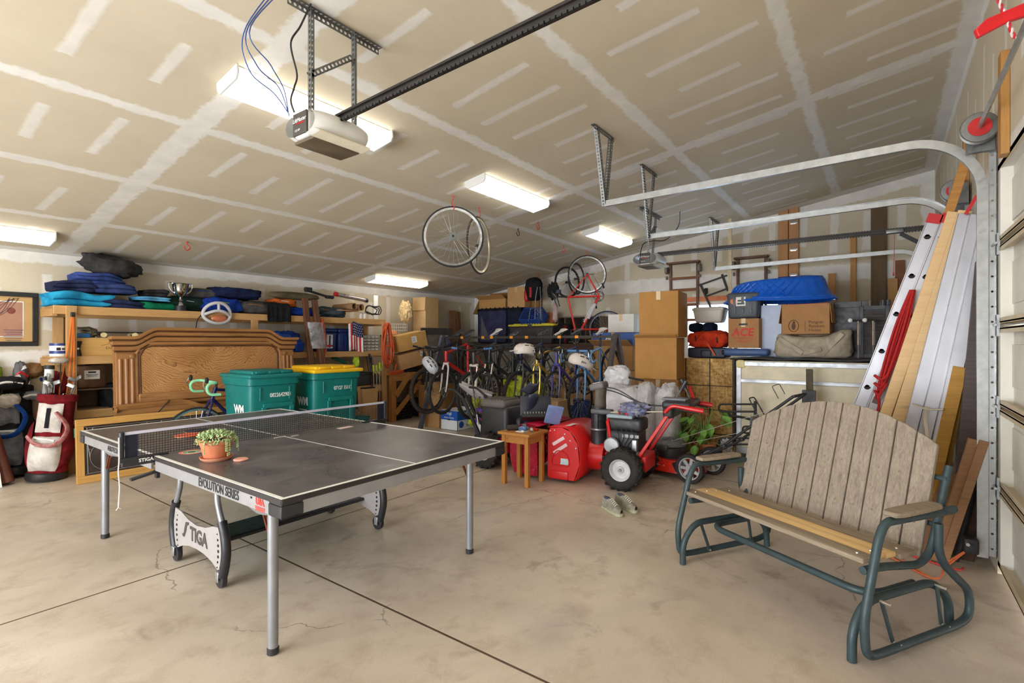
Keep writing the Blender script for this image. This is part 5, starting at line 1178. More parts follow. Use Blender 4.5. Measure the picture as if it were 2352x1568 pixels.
bike('navy road bicycle with mint bar tape standing behind the teal lidded bin',T(3.10,6.25,0)@RZm(PI)@RX(-.03),navyp,'road',R=.34,tw=.013,rim=rims,spoke=spk,bar=cel,grip=blk,group=None)
# ================================================================ golf corner
wcl=CLOTH((226,220,212),(176,168,160)); rcl=CLOTH((138,30,36),(74,14,20)); kcl=CLOTH((44,44,48),(22,22,26)); bcl=CLOTH((30,90,180),(20,40,110)); gcl=CLOTH((150,152,160),(96,98,106)); lime=CLOTH((176,206,60),(110,140,30)); brc=CLOTH((150,112,74),(104,74,46)); mar=CLOTH((128,34,40),(78,18,24))
def golfbag(label,base,top,r,body,panel,side,clubs,seed,strapm,group='golf bags by the shelves',logo=None):
    random.seed(seed); base,top=Vector(base),Vector(top); d=top-base; L=d.length
    t=thing('golf_bag',label,'golf bag',base,group=group,world=True)
    fm=frame(base,d,(-.55,-.83,0)) # x up the bag, y towards the camera
    fm=fm@Matrix(((0,0,1,0),(0,1,0,0),(1,0,0,0),(0,0,0,1)))  # z up the bag, y to camera
    fm=Matrix(((fm[0][0],fm[0][1],fm[0][2],fm[0][3]),(fm[1][0],fm[1][1],fm[1][2],fm[1][3]),(fm[2][0],fm[2][1],fm[2][2],fm[2][3]),(0,0,0,1)))
    if fm.to_3x3().determinant()<0: fm=fm@Matrix.Diagonal((-1,1,1,1))
    MB().lathe([(0,0),(r*.95,0),(r*1.02,.02),(r*1.02,.07),(r*.96,.08)],28,fm).build('base',blk,t)
    MB().grid(lambda u,v:(r*(.96-.06*v)*math.cos(2*PI*u)*(1+.05*mnoise.noise(Vector((u*7,v*6,seed)))),r*(.96-.06*v)*.88*math.sin(2*PI*u)*(1+.08*mnoise.noise(Vector((u*7,v*6,seed+3)))),.08+(L-.14)*v),36,20,True,fm).build('body',body,t,smooth=70)
    MB().lathe([(r*.86,L-.07),(r*.98,L-.065),(r*1.0,L),(r*.9,L+.005),(r*.86,L-.02),(0,L-.05)],28,fm).build('collar',side,t)
    # big rounded pocket, upper panel, side pockets
    MB().grid(lambda u,v:((u-.5)*r*1.62*(1-.2*abs(2*v-1)**3),r*.72+.095*math.sin(PI*u)**.5*math.sin(PI*min(.999,max(.001,v)))**.4,.10+L*.40*v),16,14,m=fm).build('front_pocket',panel,t,smooth=70)
    MB().grid(lambda u,v:((u-.5)*r*1.25,r*.72+.04*math.sin(PI*u)**.5*math.sin(PI*min(.999,max(.001,v)))**.3,L*.56+L*.34*v),14,10,m=fm).build('upper_pocket',panel,t,smooth=70)
    for s in (-1,1): MB().grid(lambda u,v:(s*(r*.72+.08*math.sin(PI*u)**.5*math.sin(PI*min(.999,max(.001,v)))**.4),(u-.4)*r*1.2,.12+L*.55*v),12,12,m=fm).build('side_pocket',side,t,smooth=70)
    st=bez([fm@Vector((-.06,r*.9,L*.80)),fm@Vector((-r*1.1,r*1.1,L*.62)),fm@Vector((-r*.75,r*1.35,L*.44)),fm@Vector((.03,r*1.35,L*.43)),fm@Vector((r*.8,r*1.15,L*.52))],8)
    MB().tube(st,.026,8,flat=.5).build('shoulder_strap',strapm,t)
    MB().tube([fm@Vector((-r*.5,r*.98,L*.47)),fm@Vector((r*.55,r*.98,L*.50))],.012,6).tube([fm@Vector((-r*.5,r*1.02,L*.44)),fm@Vector((r*.55,r*1.02,L*.47))],.008,6).build('piping',white,t)
    if logo: MB().box((0,r*.72+.042,L*.73),(.035,.006,.20),fm,r=.0025).build('logo_band',kcl,t)
    for k in range(clubs):
        a=random.uniform(0,2*PI); q=Vector((r*.6*math.cos(a),r*.6*math.sin(a),L-.06)); e=Vector((q.x*1.35,q.y*1.35,L+random.uniform(.04,.17)))
        c=MB().tube([fm@q,fm@e],.006,6).build('club_shaft',chrome,t)
        h=MB(); ang=random.uniform(0,2*PI); h.box((.03,0,.012),(.07,.018,.04),fm@T(*e)@RZm(ang)@RY(-.4),r=.006); h.build('club_head',galv if k%3 else blk,c)
    return t
b0=W(108,1102,z=0); b0.y+=.03; golfbag('white and red golf bag with iron clubs standing at the shelf post',b0,(b0.x+.10,b0.y+.02,.86),.165,rcl,wcl,rcl,14,1,CLOTH((196,150,146),(150,50,50),scale=3.),logo='GOLF')
b1=W(52,1098,z=0); b1.y+=.15; golfbag('black and blue golf bag left of the white and red one',(b1.x-.03,b1.y+.02,0),(b1.x+.0,b1.y+.26,.92),.16,kcl,gcl,kcl,12,2,bcl)
t=thing('golf_driver','loose golf driver with a big head standing up out of the red and white bag','golf club',b0,world=True); tp_=W(139,832,y=b0.y+.06); MB().tube([(b0.x+.12,b0.y+.04,.84),tp_],.006,8).build('shaft',blk,t); MB().ball(tp_+Vector((-.02,-.02,.02)),(.085,.06,.035),RX(0),16,10,.9,.9).build('head',M((200,190,180),.3,.3),t)
q=W(110,872,y=b0.y+.02); t=thing('club_tube','clear grey plastic club tube with black cap and white band','tube',(q.x,q.y,.82),world=True); MB().tube([(q.x-.01,q.y+.03,.83),(q.x+.01,q.y,1.10)],.036,16).build('tube',M((150,148,150),.25,.0),t); MB().tube([(q.x+.009,q.y,1.04),(q.x+.011,q.y,1.14)],.038,16).build('sleeve',white,t); MB().tube([(q.x+.01,q.y,1.13),(q.x+.012,q.y,1.17)],.043,16).build('cap',blk,t)
def headcover(label,u,v,y,r,mat,seed,mat2=None,name='club_headcover',cat='headcover',group='golf headcovers'):
    c=W(u,v,y=y); t=thing(name,label,cat,c,group=group); lump(MB(),(0,0,0),r,seed,.85,.14).build('cover',mat,t,smooth=80)
    if mat2: MB().tube(bez([(-r[0]*.9,-r[1]*.6,-r[2]*.2),(-r[0]*.2,-r[1]*1.02,r[2]*.25),(r[0]*.8,-r[1]*.7,-r[2]*.1)],5),.012,6).build('trim',mat2,t)
    return t
yb=b1.y+.22
headcover('tan cap resting over the clubs of the black bag',68,851,yb+.1,(.12,.10,.085),brc,3,name='tan_cap',cat='cap',group=None)
headcover('grey and red headcover pointing up between the two golf bags',47,862,yb,(.06,.06,.15),M((96,94,96),.6),4,redm)
headcover('black and white striped headcover at far left in front of the lime sack',18,880,yb-.12,(.13,.09,.07),kcl,5,white)
headcover('blue headcover behind the clear club tube',92,868,yb+.16,(.08,.07,.10),bcl,6,white)
headcover('maroon headcover behind the loose driver shaft',133,880,b0.y+.16,(.09,.08,.12),mar,7)
headcover('grey headcover at mouth of the black golf bag',74,908,yb-.06,(.10,.08,.05),gcl,8,white)
headcover('white towel hung over the rim of the black bag',20,920,yb-.16,(.09,.05,.07),wcl,9,None,'golf_towel','towel',None)
q=W(-34,890,y=yb+.1); t=thing('duffel_bag','lime green and black sack standing at the left frame edge','bag',(q.x,q.y,0)); flatten(lump(MB(),(0,0,.6),(.13,.16,.66),12,.6,.1),0).build('body',lime,t,smooth=80); MB().tube(bez([(.02,-.16,1.1),(.10,-.2,.9),(.06,-.19,.6)],6),.02,6,flat=.4).build('strap',blk,t)
lb=W(18,1113,z=0); single('brown_tube',MB().tube([lb+Vector((0,0,.02)),lb+Vector((-.16,.28,.92))],.052,20),M((112,66,52),.35,.2,.12),'long brown metal tube leaning at the left frame edge before the golf bags','tube').data.materials[0]
single('white_board',MB().box((0,0,0),(.03,.5,1.0),T(lb.x-.12,lb.y+.15,.5)@RY(-.1)),white,'white board standing on edge at the left frame edge','board')
q=W(158,1078,z=0); t=thing('wire_crate','low black wire crate on the floor behind the glass panel','crate',(q.x+.02,q.y+.28,0)); mb=MB()
for k in range(8): mb.box((0,-.13,.02+k*.032),(.30,.006,.008)).box((-.15,0,.02+k*.032),(.006,.26,.008)).box((.15,0,.02+k*.032),(.006,.26,.008)).box((0,.13,.02+k*.032),(.30,.006,.008))
for s in (-1,1): mb.box((s*.15,-.13,.13),(.012,.012,.26)).box((s*.15,.13,.13),(.012,.012,.26))
mb.box((0,0,.01),(.3,.26,.008)); mb.build('wire_frame',blk,t)
# ================================================================ poles and goods at the right end of the shelves
def pole(label,a,b,gripm,shaftm,low,group,nm='ski_pole',basket=True):
    a,b=Vector(a),Vector(b); t=thing(nm,label,'ski pole',a,group=group,world=True); d=(b-a)
    MB().tube([a,b-d*.08],[.005,.008],8).build('shaft',shaftm,t); MB().tube([a+d*.02,a+d*.45],[.0055,.0075],8).build('lower_shaft',low,t)
    MB().tube([b-d*.10,b-d*.02,b],[.013,.016,.019],10).build('grip',gripm,t)
    if basket: MB().lathe([(.005,0),(.03,.004),(.03,.008),(.005,.012)],14,T(*(a+d*.05))).build('basket',gripm,t)
    MB().tube(bez([b,b+Vector((.03,-.02,-.05)),b+Vector((.02,-.03,-.14)),b+Vector((-.01,-.01,-.05))],5),.006,5,flat=.4).build('wrist_strap',gripm,t)
    return t
limp=M((190,214,50),.5); yv_=SY-.15
for i,(u,lab) in enumerate(((858,'lime gripped ski pole, leftmost of the orange and lime poles'),(865,'second lime gripped ski pole from the left beside the shelf post'),(872,'lime gripped ski pole nearest the right shelf post'))):
    a=W(u+1,962,y=yv_-.05*i); b=W(u,838 if i<2 else 832,y=yv_-.05*i); a.z=.0
    pole(lab,a,b,limp,M((190,190,190),.3,.4),M((206,70,44),.45),'lime and orange ski poles')
for i,(u0,u1,v,lab) in enumerate(((842,866,818,'black gripped pole leaning left, first behind the lime poles'),(848,858,812,'black gripped pole, tallest behind the lime poles'),(852,862,820,'black gripped pole, rightmost of the dark ones'))):
    a=W(u1,950,y=yv_+.02); b=W(u0,v,y=yv_+.06+.02*i); a.z=0
    pole(lab,a,b,blk,M((40,40,44),.4,.3),M((60,58,58),.4,.4),'black ski poles')
pb=W(845,922,y=SY-.22); t=thing('paper_bag','tan paper sack standing under the shelves by the ski poles','paper bag',(pb.x,pb.y,.30)); MB().box((0,0,.17),(.26,.14,.34),taper=1.12).build('sack',CBL,t); MB().box((0,.0,.335),(.24,.12,.05),r=.02).build('contents',kcl,t)
carton('plain carton on the floor under the tan paper sack',(pb.x,pb.y+.0,0),(.34,.26,.298),0,CB)
q=W(831,948,y=SY-.42); t=thing('small_bucket','small teal bucket with white handle on the floor behind the net','bucket',(q.x,q.y,0)); MB().lathe([(.09,0),(.12,.20),(.13,.20),(.13,.225),(.115,.22),(.085,.01),(0,.01)],26).build('body',teal,t); MB().tube(arc((0,-.02,.215),.13,0,-PI*.9,14,(1,0,0),(0,.5,.86)),.006,6).build('handle',white,t)
single('white_pipe',MB().lathe([(.022,0),(.022,.72)],14,T(q.x-.12,q.y+.12,0)),white,'white plastic pipe standing on end beside the small teal bucket','pipe')
t=thing('fishing_reel_box','low grey tackle box on the lower shelf behind the yellow lidded bin','tackle box',(W(835,838,y=SY+.1).x,SY+.22,ZLW)); MB().box((0,0,.09),(.36,.24,.18),r=.02).build('body',M((70,72,80),.5),t); MB().box((0,0,.20),(.37,.25,.05),r=.015).build('lid',gry,t)
q=W(818,836,y=SY+.04); lump_=lump(MB(),(0,0,.05),(.05,.05,.10),5,.9,.3); o=single('lime_strap',lump_,limp,'bunched lime strap hanging under the middle shelf above the yellow lid','strap'); o.location=q
q=W(790,826,y=SY+.05); t=thing('garden_sprayer','green hose wand lying on the lower shelf behind the yellow lid','hose wand',(q.x,q.y+.1,q.z),world=True); MB().tube([q+Vector((-.15,.1,.04)),q+Vector((.10,.1,-.05))],.03,10).build('body',M((30,110,90),.4),t); MB().tube(arc(q+Vector((.16,.1,-.06)),.035,0,2*PI,16,(1,0,0),(0,0,1)),.006,6).build('ring',galvd,t)
single('dark_bottle',MB().lathe([(.0,0),(.03,0),(.03,.3),(.02,.32),(.0,.33)],14,T(W(744,830,y=SY+.1).x,SY+.1,ZLW)),M((60,66,80),.4),'dark slim canister standing behind the bins on the lower shelf','canister')
for i,(u0,u1,lab) in enumerate(((885,893,'pale board leaning in the gap between the shelves and the workbench'),(894,899,'thin lath leaning beside the pale board near the workbench leg'))):
    a=W(u1,930,y=SY+.05); b=W(u0,852,y=SY+.3); a.z=0.0; single('leaning_board',MB().beam(a+Vector((0,0,.01)),b+Vector((0,0,.1)),(.09,.03)[i],.02,up=(0,-1,0)),CBL if i else lumz,lab,'board','boards leaning between shelves and workbench')
# ================================================================ workbench with cartons
wbm=WOOD((206,150,88),(158,104,54),.6,'x',1.,'bench_wood'); wbz=WOOD((200,142,82),(152,98,50),.6,'z',1.,'bench_leg_wood')
bx0=W(895,868,y=6.95).x; bx1=bx0+1.55; by0,by1=6.92,7.60; bzt=.86
t=thing('workbench','rough wooden workbench with diagonal braces beside the shelves','workbench',((bx0+bx1)/2,by0,0),world=True)
MB().box(((bx0+bx1)/2,(by0+by1)/2,bzt-.02),(bx1-bx0,by1-by0,.04)).build('top',wbm,t,bevel=.004)
MB().box(((bx0+bx1)/2,by0+.03,bzt-.09),(bx1-bx0-.04,.04,.10)).build('front_apron',wbm,t,bevel=.003)
for x in (bx0+.09,bx1-.09):
    for y in (by0+.06,by1-.06): MB().box((x,y,(bzt-.04)/2),(.10,.09,bzt-.04)).build('leg',wbz,t,bevel=.003)
MB().beam((bx0+.12,by0+.0,.46),(bx0+.44,by0+.0,.84),.03,.09,up=(0,0,1)).build('brace',wbm,t); MB().beam((bx0+.12,by0+.02,.14),(bx0+.72,by0+.02,.66),.03,.08,up=(0,0,1)).build('brace',wbm,t); MB().beam((bx1-.12,by0+.02,.14),(bx1-.7,by0+.02,.60),.03,.08,up=(0,0,1)).build('brace',wbm,t)
MB().box(((bx0+bx1)/2,by1-.08,.14),(bx1-bx0-.25,.06,.08)).build('stretcher',wbm,t)
def crate(label,c,d,mat,group=None,name='plastic_crate',rz=0.,rot=None,lattice=True):
    t=thing(name,label,'crate',c,rz,group,rot=rot); x,y,z=d; b=MB(); n=5
    for k in range(n+1):
        zz=.01+(z-.02)*k/n; hh=.03 if k in (0,n) else .012
        for s in (-1,1): b.box((0,s*y/2,zz),(x,.012,hh)).box((s*x/2,0,zz),(.012,y,hh))
    for k in range(8):
        f=k/7-.5
        for s in (-1,1): b.box((f*x,s*y/2,z/2),(.012,.010,z)).box((s*x/2,f*y,z/2),(.010,.012,z))
    for k in range(9): f=k/8-.5; b.box((f*x,0,.006),(.012,y,.010)).box((0,f*y,.006),(x,.012,.010))
    b.build('lattice',mat,t,smooth=0); return t
crate('black lattice crate on the floor under the workbench near its left leg',(bx0+.42,by0+.28,0),(.36,.3,.27),M((50,44,40),.6))
tote('dark bin on the floor under the right half of the workbench',(bx0+1.0,by0+.32,0),(.5,.4,.34),M((40,48,74),.5),M((40,48,74),.5))
carton('brown carton stored on top of the dark bin under the workbench',(bx0+1.0,by0+.32,.36),(.44,.34,.28),0,CBD)
# tilted cartons on the bench top
def tbox(label,u,v,y,d,rot,mat,lab=None,**k):
    c=W(u,v,y=y); R=Matrix.Rotation(rot[2],4,'Z')@Matrix.Rotation(rot[1],4,'Y')@Matrix.Rotation(rot[0],4,'X'); o=c-(R@Vector((0,0,d[2]/2)))
    return carton(label,o,d,rot=rot,mat=mat,lab=lab,**k)
tbox('lower tan carton of the two tilted ones on the workbench',941,824,7.02,(.58,.36,.27),(0,-.22,-.25),CARD((196,152,104)),[('-y',.18,.20,.09,.07)],tape=True)
tbox('upper tan carton with white shipping label, tilted on the workbench',938,783,7.00,(.56,.38,.29),(0,-.20,-.25),CARD((206,158,92)),[('-y',.02,.17,.10,.11)],tape=True)
a,b=W(928,851,y=6.98),W(1000,845,y=6.98); t=thing('black_tube','black padded tube lying under the tilted cartons on the workbench','tube',a,world=True); MB().tube([a,b],.036,14).build('tube',blk,t); MB().tube([a-(b-a)*.03,a],.04,14).build('end_cap',rub,t)
oc=W(905,858,y=6.93); mb=MB()
for k in range(3): mb.tube(bez([oc+Vector((-.12,-.0,-.01+.014*k)),oc+Vector((.05,-.02,-.005+.02*k)),oc+Vector((.22,0,.02+.014*k)),oc+Vector((.10,.06,.02+.01*k))],6),.009,6)
single('extension_cable',mb,orc,'orange cord end lying on the left end of the workbench top','extension cord','hanging orange extension cords')
# wire basket and big cartons in the corner
x0,x1,z0,z1=BY(886,744,935,782,7.2); t=thing('wire_basket','white wire basket with an orange ball inside by the shelf end','basket',((x0+x1)/2,7.32,z0)); w,h=x1-x0,z1-z0; mb=MB()
for k in range(6): zz=.004+h*k/5; mb.tube([(-w/2,-.12,zz),(w/2,-.12,zz),(w/2,.12,zz),(-w/2,.12,zz)],.003,5,closed=True)
for k in range(11): f=k/10-.5; mb.tube([(f*w,-.12,h),(f*w,-.12,0),(f*w,.12,0),(f*w,.12,h)],.0022,4)
mb.build('wire_frame',white,t); MB().ball((.03,0,.1),.09,None,18,12).build('ball',M((226,130,60),.6),t)
MB().box((0,.225,.1),(.04,.21,.02)).build('wall_bracket',galvd,t)
lb_=W(980,830,y=7.35); 
t=carton('large upright open carton, tallest of the boxes in the corner behind the workbench',(W(982,760,y=7.35).x,7.40,.865),(.40,.32,1.42),.12,CARD((218,180,128)),flaps=(75,None,100,95),fl=1.3)
k2=carton('brown carton with a curved black smile printed on it, left of the tall carton',(W(945,760,y=7.16).x,7.20,1.19),(.34,.26,.36),.1,CARD((190,144,92)),tape=True)
MB().tube(bez([(-.10,-.1315,.14),(-.04,-.1315,.095),(.03,-.1315,.09),(.10,-.1315,.14)],6),.009,6,flat=.3).tube([(.07,-.1315,.145),(.10,-.1315,.145),(.108,-.1315,.11)],.006,5).build('printed_smile',blkp,k2)
carton('plain carton standing on the bench back holding up the smiling one',(W(945,790,y=7.3).x,7.30,.862),(.34,.26,.325),.1,CBD)
kp=lump(MB(),(0,0,0),(.11,.10,.19),6,.9,.26,3.4,44,30); o=single('crumpled_paper',kp,CARD((226,196,146)),'crumpled tan packing paper spilling beside the smiling carton','paper',smooth=20); o.location=W(931,716,y=7.3)
mf=thing('framed_mirror','wide dark framed mirror leaning behind the bicycles near the workbench','mirror',W(1010,770,y=6.75)*1); mfw,mfh=.74,1.05; mf.location=(W(1008,770,y=6.75).x,6.75,.62); mf.rotation_euler=(-.06,0,-.10); dkf=M((52,46,42),.45,var=.2)
for s in (-1,1): MB().box((s*(mfw/2-.06),0,mfh/2),(.12,.05,mfh)).build('frame_stile',dkf,mf,bevel=.008); MB().box((0,0,mfh/2+s*(mfh/2-.06)),(mfw-.24,.05,.12)).build('frame_rail',dkf,mf,bevel=.008)
MB().box((0,.01,mfh/2),(mfw-.22,.01,mfh-.22)).build('mirror_glass',M((110,100,84),.15,.4,.3),mf)
single('frame_plinth',MB().box((mf.location.x,6.78,.31),(.7,.3,.62),r=.01),CBD,'plain carton under the dark framed mirror behind the first bicycle','box')
for i,(u,v,wd_,hh,mt,lab) in enumerate(((1040,713,.16,1.70,WOOD((176,130,92),(120,84,56),.6,'z'),'widest brown board standing in the back corner'),(1054,716,.09,1.66,WOOD((150,104,70),(104,70,46),.6,'z'),'reddish board standing right of the widest one in the corner'),(1003,728,.07,1.60,WOOD((140,100,70),(100,68,44),.6,'z'),'narrow board standing behind the dark mirror frame'))):
    p=W(u,v,y=7.52); single('corner_board',MB().beam((p.x+.03,7.40,.0),(p.x,7.54,p.z),wd_,.03,up=(0,-1,0)),mt,lab,'board','boards standing in the back corner')
# ================================================================ rail rack with hanging bicycles
RXX,RY0,RY1,RZr=6.30,2.92,6.02,1.50; steelg=M((92,84,78),.5,.4,.2); grw=WOOD((98,84,74),(66,56,50),.7,'z')
rk=thing('bicycle_rack','long rail rack on A-frame legs with orange tags, hung with bicycles','bike rack',(RXX,(RY0+RY1)/2,0),world=True)
MB().box((RXX,(RY0+RY1)/2,RZr-.02),(.035,RY1-RY0+.1,.035)).build('rail',M((60,54,50),.5,.3,.2),rk)
for y,mt in ((RY0-.03,grw),(RY1+.03,M((92,96,112),.5,.3,.2))):
    for s in (-1,1): MB().beam((RXX+s*.04,y,RZr+.01),(RXX+s*.56,y,.0),.07,.05,up=(0,1,0)).build('leg',mt,rk)
    MB().box((RXX,y,.72),(.56,.03,.05)).build('cross_brace',mt,rk)
for u in (1063,1111,1131,1176,1211,1286,1326):
    p=W(u,771,x=RXX); MB().box((RXX-.02,p.y,RZr-.02),(.008,.055,.04)).build('rail_tag',M((236,150,40),.5),rk)
wsad=M((220,212,204),.5,var=.1); ksad=M((52,54,60),.4); gold=M((196,168,76),.3,.45,.1); lbl=M((92,140,190),.35,.1); bred=M((206,40,34),.35); bkf=M((40,40,44),.35,.1); dgy=M((84,80,78),.4,.3); purp=M((74,70,140),.35); nvb=M((38,46,92),.35)
spec=[(1041,bkf,'mtb',ksad,.375,.029,rimb,spb,tyt,'black mountain bicycle with brown walled tyres, first on the rack at the left end',17,-.06,dict(sus=True)),
(1067,bred,'mtb',ksad,.35,.020,dgy,spb,tyb,'red and black bicycle, second on the rack with slim grey tyres',15,.10,dict(fork=wsad)),
(1130,dgy,'mtb',wsad,.36,.028,rims,spk,tyb,'grey mountain bicycle with white saddle, third along the rack',18,.06,dict(sus=True,fork=wsad,grip=lbl)),
(1172,bkf,'mtb',ksad,.36,.026,rims,spk,tyb,'black mountain bicycle with black saddle, fourth along the rack beside the white helmet',12,.0,dict(sus=True)),
(1237,nvb,'mtb',ksad,.36,.026,rims,spk,tyb,'navy bicycle with tilted black saddle, fifth along the rack',14,.06,dict(fork=dgy)),
(1277,gold,'road',wsad,.345,.014,rims,spk,tyb,'gold racing bicycle with white saddle, sixth along the rack',13,-.04,dict(bar=blk)),
(1315,purp,'road',ksad,.345,.016,rims,spk,tyb,'purple bicycle with glossy black saddle, seventh along the rack',12,.05,dict(bar=blk)),
(1371,lbl,'road',wsad,.345,.015,rimb,spk,tyb,'light blue bicycle with broad white saddle, last on the rack by the grey A-frame leg',14,.03,dict(bar=lbl))]
for k,(u,fm_,sty,sd_,R,tw,rm,sp_,ty,lab,th,yw,kw) in enumerate(spec):
    p=W(u,768,x=RXX); S=Vector((-.115,0,.99))
    m=T(RXX-.01,p.y,RZr)@RZm(PI+yw)@RY(math.radians(th+4))@T(*-S)
    bike(lab,m,fm_,sty,sd_,R,tw,rm,sp_,ty,**kw)
    if k==2:
        pass
# helmets
def helmet(label,c,rz,tilt,col,vent,r=.15,word=None):
    t=thing('bicycle_helmet',label,'helmet',c,group='white bicycle helmets',rot=(tilt[0],tilt[1],rz))
    sh=MB(); sh.ball((0,0,0),(r,r*.74,r*.66),None,28,18,.95,1.); sh.v=[(a,b,max(c_,-.035-.03*(a/r)**2)) for a,b,c_ in sh.v]; sh.build('shell',col,t,smooth=60)
    ve=MB()
    for s in (-1,1):
        for j,(x,y) in enumerate(((-.07,.03),(.0,.04),(.07,.035),(-.05,.085),(.03,.09))): 
            n=Vector((x/r**2,s*y/(r*.74)**2,math.sqrt(max(.05,1-(x/r)**2-(y/(r*.74))**2))/(r*.66))).normalized(); z=r*.66*math.sqrt(max(.02,1-(x/r)**2-(y/(r*.74))**2))
            ve.box((0,0,0),(.055,.018,.006),frame((x,s*y,z),Vector((1,0,0))-n*n.x,n.cross(Vector((1,0,0)))),r=.0025)
    ve.build('vents',vent,t); MB().prism([(.0,-.07),(.075,-.045),(.09,0),(.075,.045),(0,.07)],.008,T(r*.88,0,-.01)@RY(.25)).build('visor',col,t,bevel=.003)
    for s in (-1,1): MB().tube(bez([(.05,s*.09,-.05),(.02,s*.085,-.12),(-.0,s*.03,-.17)],5),.005,5).build('chin_strap',blk,t)
    if word: text(word,.05,frame((-.02,-r*.735,.02),(1,0,0),(0,.35,1)),blkp,t)
    return t
hw_=M((226,214,206),.45,var=.06)
helmet('white and black striped helmet hanging on the first bicycle handlebar',W(988,838,x=5.62),math.radians(-60),(.3,.9),M((210,214,222),.35),blk,.155)
helmet('plain white helmet resting on top of the handlebars mid rack',W(1207,806,x=5.70),math.radians(150),(.0,-.12),hw_,blk,.17)
helmet('white helmet with black lettering on the right hand handlebars',W(1334,832,x=5.70),math.radians(-35),(.15,.35),hw_,blk,.17,'poc')
# ---- goods on the shelf along the window wall
LX=8.12
dks=WOOD((96,70,56),(64,46,38),.6,'y',1.,'dark_shelf_wood'); t=thing('wall_shelf','dark wooden shelf along the window wall behind the bicycles','shelf',(LX,5.2,0),world=True); LZ_=1.37
MB().box(((LX+XB)/2,5.25,LZ_-.02),(XB-LX,4.3,.04)).build('deck',dks,t); MB().box((LX+.02,5.25,LZ_-.09),(.04,4.3,.11)).build('front_beam',dks,t)
for y in (3.15,4.5,5.9,7.35): MB().box((LX+.05,y,(LZ_-.04)/2),(.09,.09,LZ_-.04)).build('leg',dks,t)
MB().box(((LX+XB)/2,5.25,.5),(XB-LX,4.3,.03)).build('lower_deck',dks,t)
def onB(u0,v0,u1,v1,x): return BX(u0,v0,u1,v1,x)
y0,y1,z0,z1=onB(1097,708,1200,784,8.44); kn=thing('dog_crate','navy fabric dog crate with mesh door on the window wall shelf','dog crate',(8.44,(y0+y1)/2,LZ_)); w=y1-y0; h=z1-LZ_; kf=CLOTH((70,70,104),(46,46,72)); kd=CLOTH((40,44,66),(26,28,44))
MB().box((.26,0,h/2),(.52,w,h),r=.02).build('body',kd,kn); MB().box((-.004,w*.16,h/2),(.02,w*.62,h*.94),r=.008).build('front_panel',kf,kn)
MB().prism([(w*.40,-h*.40),(w*.40,h*.30),(w*.20,-h*.40)],.008,frame((-.014,0,h*.5),(0,1,0),(0,0,1)),-.008).build('mesh_window',M((96,92,92),.9),kn)
mb=MB()
for y in (-w/2+.01,-w*.17,w*.47): mb.box((-.012,y,h/2),(.014,.02,h))
for z in (.02,h-.03): mb.box((-.012,0,z),(.014,w,.03))
mb.build('piping',black_c,kn)
for i in range(9): MB().lathe([(0,0),(.012,0),(.012,.03),(0,.03)],8,T(.0,-w*.4+w*.8*i/8,h-.005)).build('top_loop',black_c,kn)
y0,y1,z0,z1=onB(1100,668,1162,708,8.46); ztop=LZ_+h+.005
carton('open carton with its front flap hanging out, on top of the dog crate',(8.63,(y0+y1)/2,ztop),(.34,y1-y0,.20),0,CARD((206,158,98)),flaps=(80,100,120,205),fl=.95)
carton('second open carton stacked behind the first one, its dark mouth showing',(8.88,(y0+y1)/2-.05,ztop+.0),(.13,y1-y0+.05,.36),0,CBD,flaps=(75,110,90,60))
y0,y1,z0,z1=onB(1163,655,1200,710,8.46); carton('tall carton standing upright at the right of the open cartons',(8.62,(y0+y1)/2-.02,ztop),(.30,y1-y0,.42),.10,CARD((214,170,116)))
y0,y1,z0,z1=onB(1199,672,1218,708,8.5); carton('small carton behind the backpack beside the tall carton',(8.86,(y0+y1)/2-.02,ztop),(.12,.18,.30),0,CBD)
y0,y1,z0,z1=onB(1166,734,1268,786,8.08); tk=tote('black storage tote with bright yellow lid on the window wall shelf',(8.26,(y0+y1)/2,LZ_),(.30,y1-y0,.38),M((56,52,54),.5),M((222,208,60),.45),lidh=.04,ribs=4)
yb0,yb1,z0,z1=onB(1205,690,1247,733,8.2); crate('blue lattice milk crate tipped on its side on the yellow lid',(8.30,(yb0+yb1)/2,1.375+.415),(.30,yb1-yb0,.26),M((44,80,156),.45),rot=(0,-.9,0))
hk=W(1238,628,x=8.30); t=thing('backpack','black backpack with red side hanging from a ceiling hook above the milk crate','backpack',(8.35,W(1226,665,x=8.35).y,W(1226,690,x=8.35).z)); hb_=.42
flatten(lump(MB(),(0,0,.22),(.11,.17,.23),17,.6,.10),0).build('body',black_c,t,smooth=80); MB().ball((-.06,.13,.10),(.05,.05,.13),None,14,10,.8,.8).build('side_pocket',redm,t); 
for k in range(4): MB().lathe([(.018,-.003),(.028,-.003),(.028,.003),(.018,.003)],12,T(-.115,.0,.08+.05*k)@RY(PI/2)).build('eyelet',redm,t)
dol=thing('folding_cart','grey folding luggage cart with bungee hanging in front of the backpack','cart',(8.15,W(1240,680,x=8.15).y,LZ_),world=True); yc=W(1238,680,x=8.15).y
for s in (-1,1): MB().tube(fillet([(8.10,yc+s*.06,1.85),(8.12,yc+s*.06,2.25),(8.14,yc+s*.03,2.46)],.05),.009,8).build('handle_tube',galvd,dol)
MB().tube(fillet([(8.0,yc+.14,1.8),(8.06,yc+.14,2.05),(8.06,yc-.10,2.05),(8.0,yc-.16,1.8)],.04),.009,8).build('bail',galvd,dol)
cl_=M((170,96,62),.7,var=.15); py0=W(1262,715,x=8.55).y; t=thing('clay_pot','tall terracotta chimney pot behind the milk crate','pot',(8.62,py0,LZ_)); MB().lathe([(.10,0),(.11,.02),(.10,.06),(.115,.30),(.10,.36),(.12,.42),(.115,.50),(.13,.56),(.13,.62),(.10,.62)],26).build('body',cl_,t)
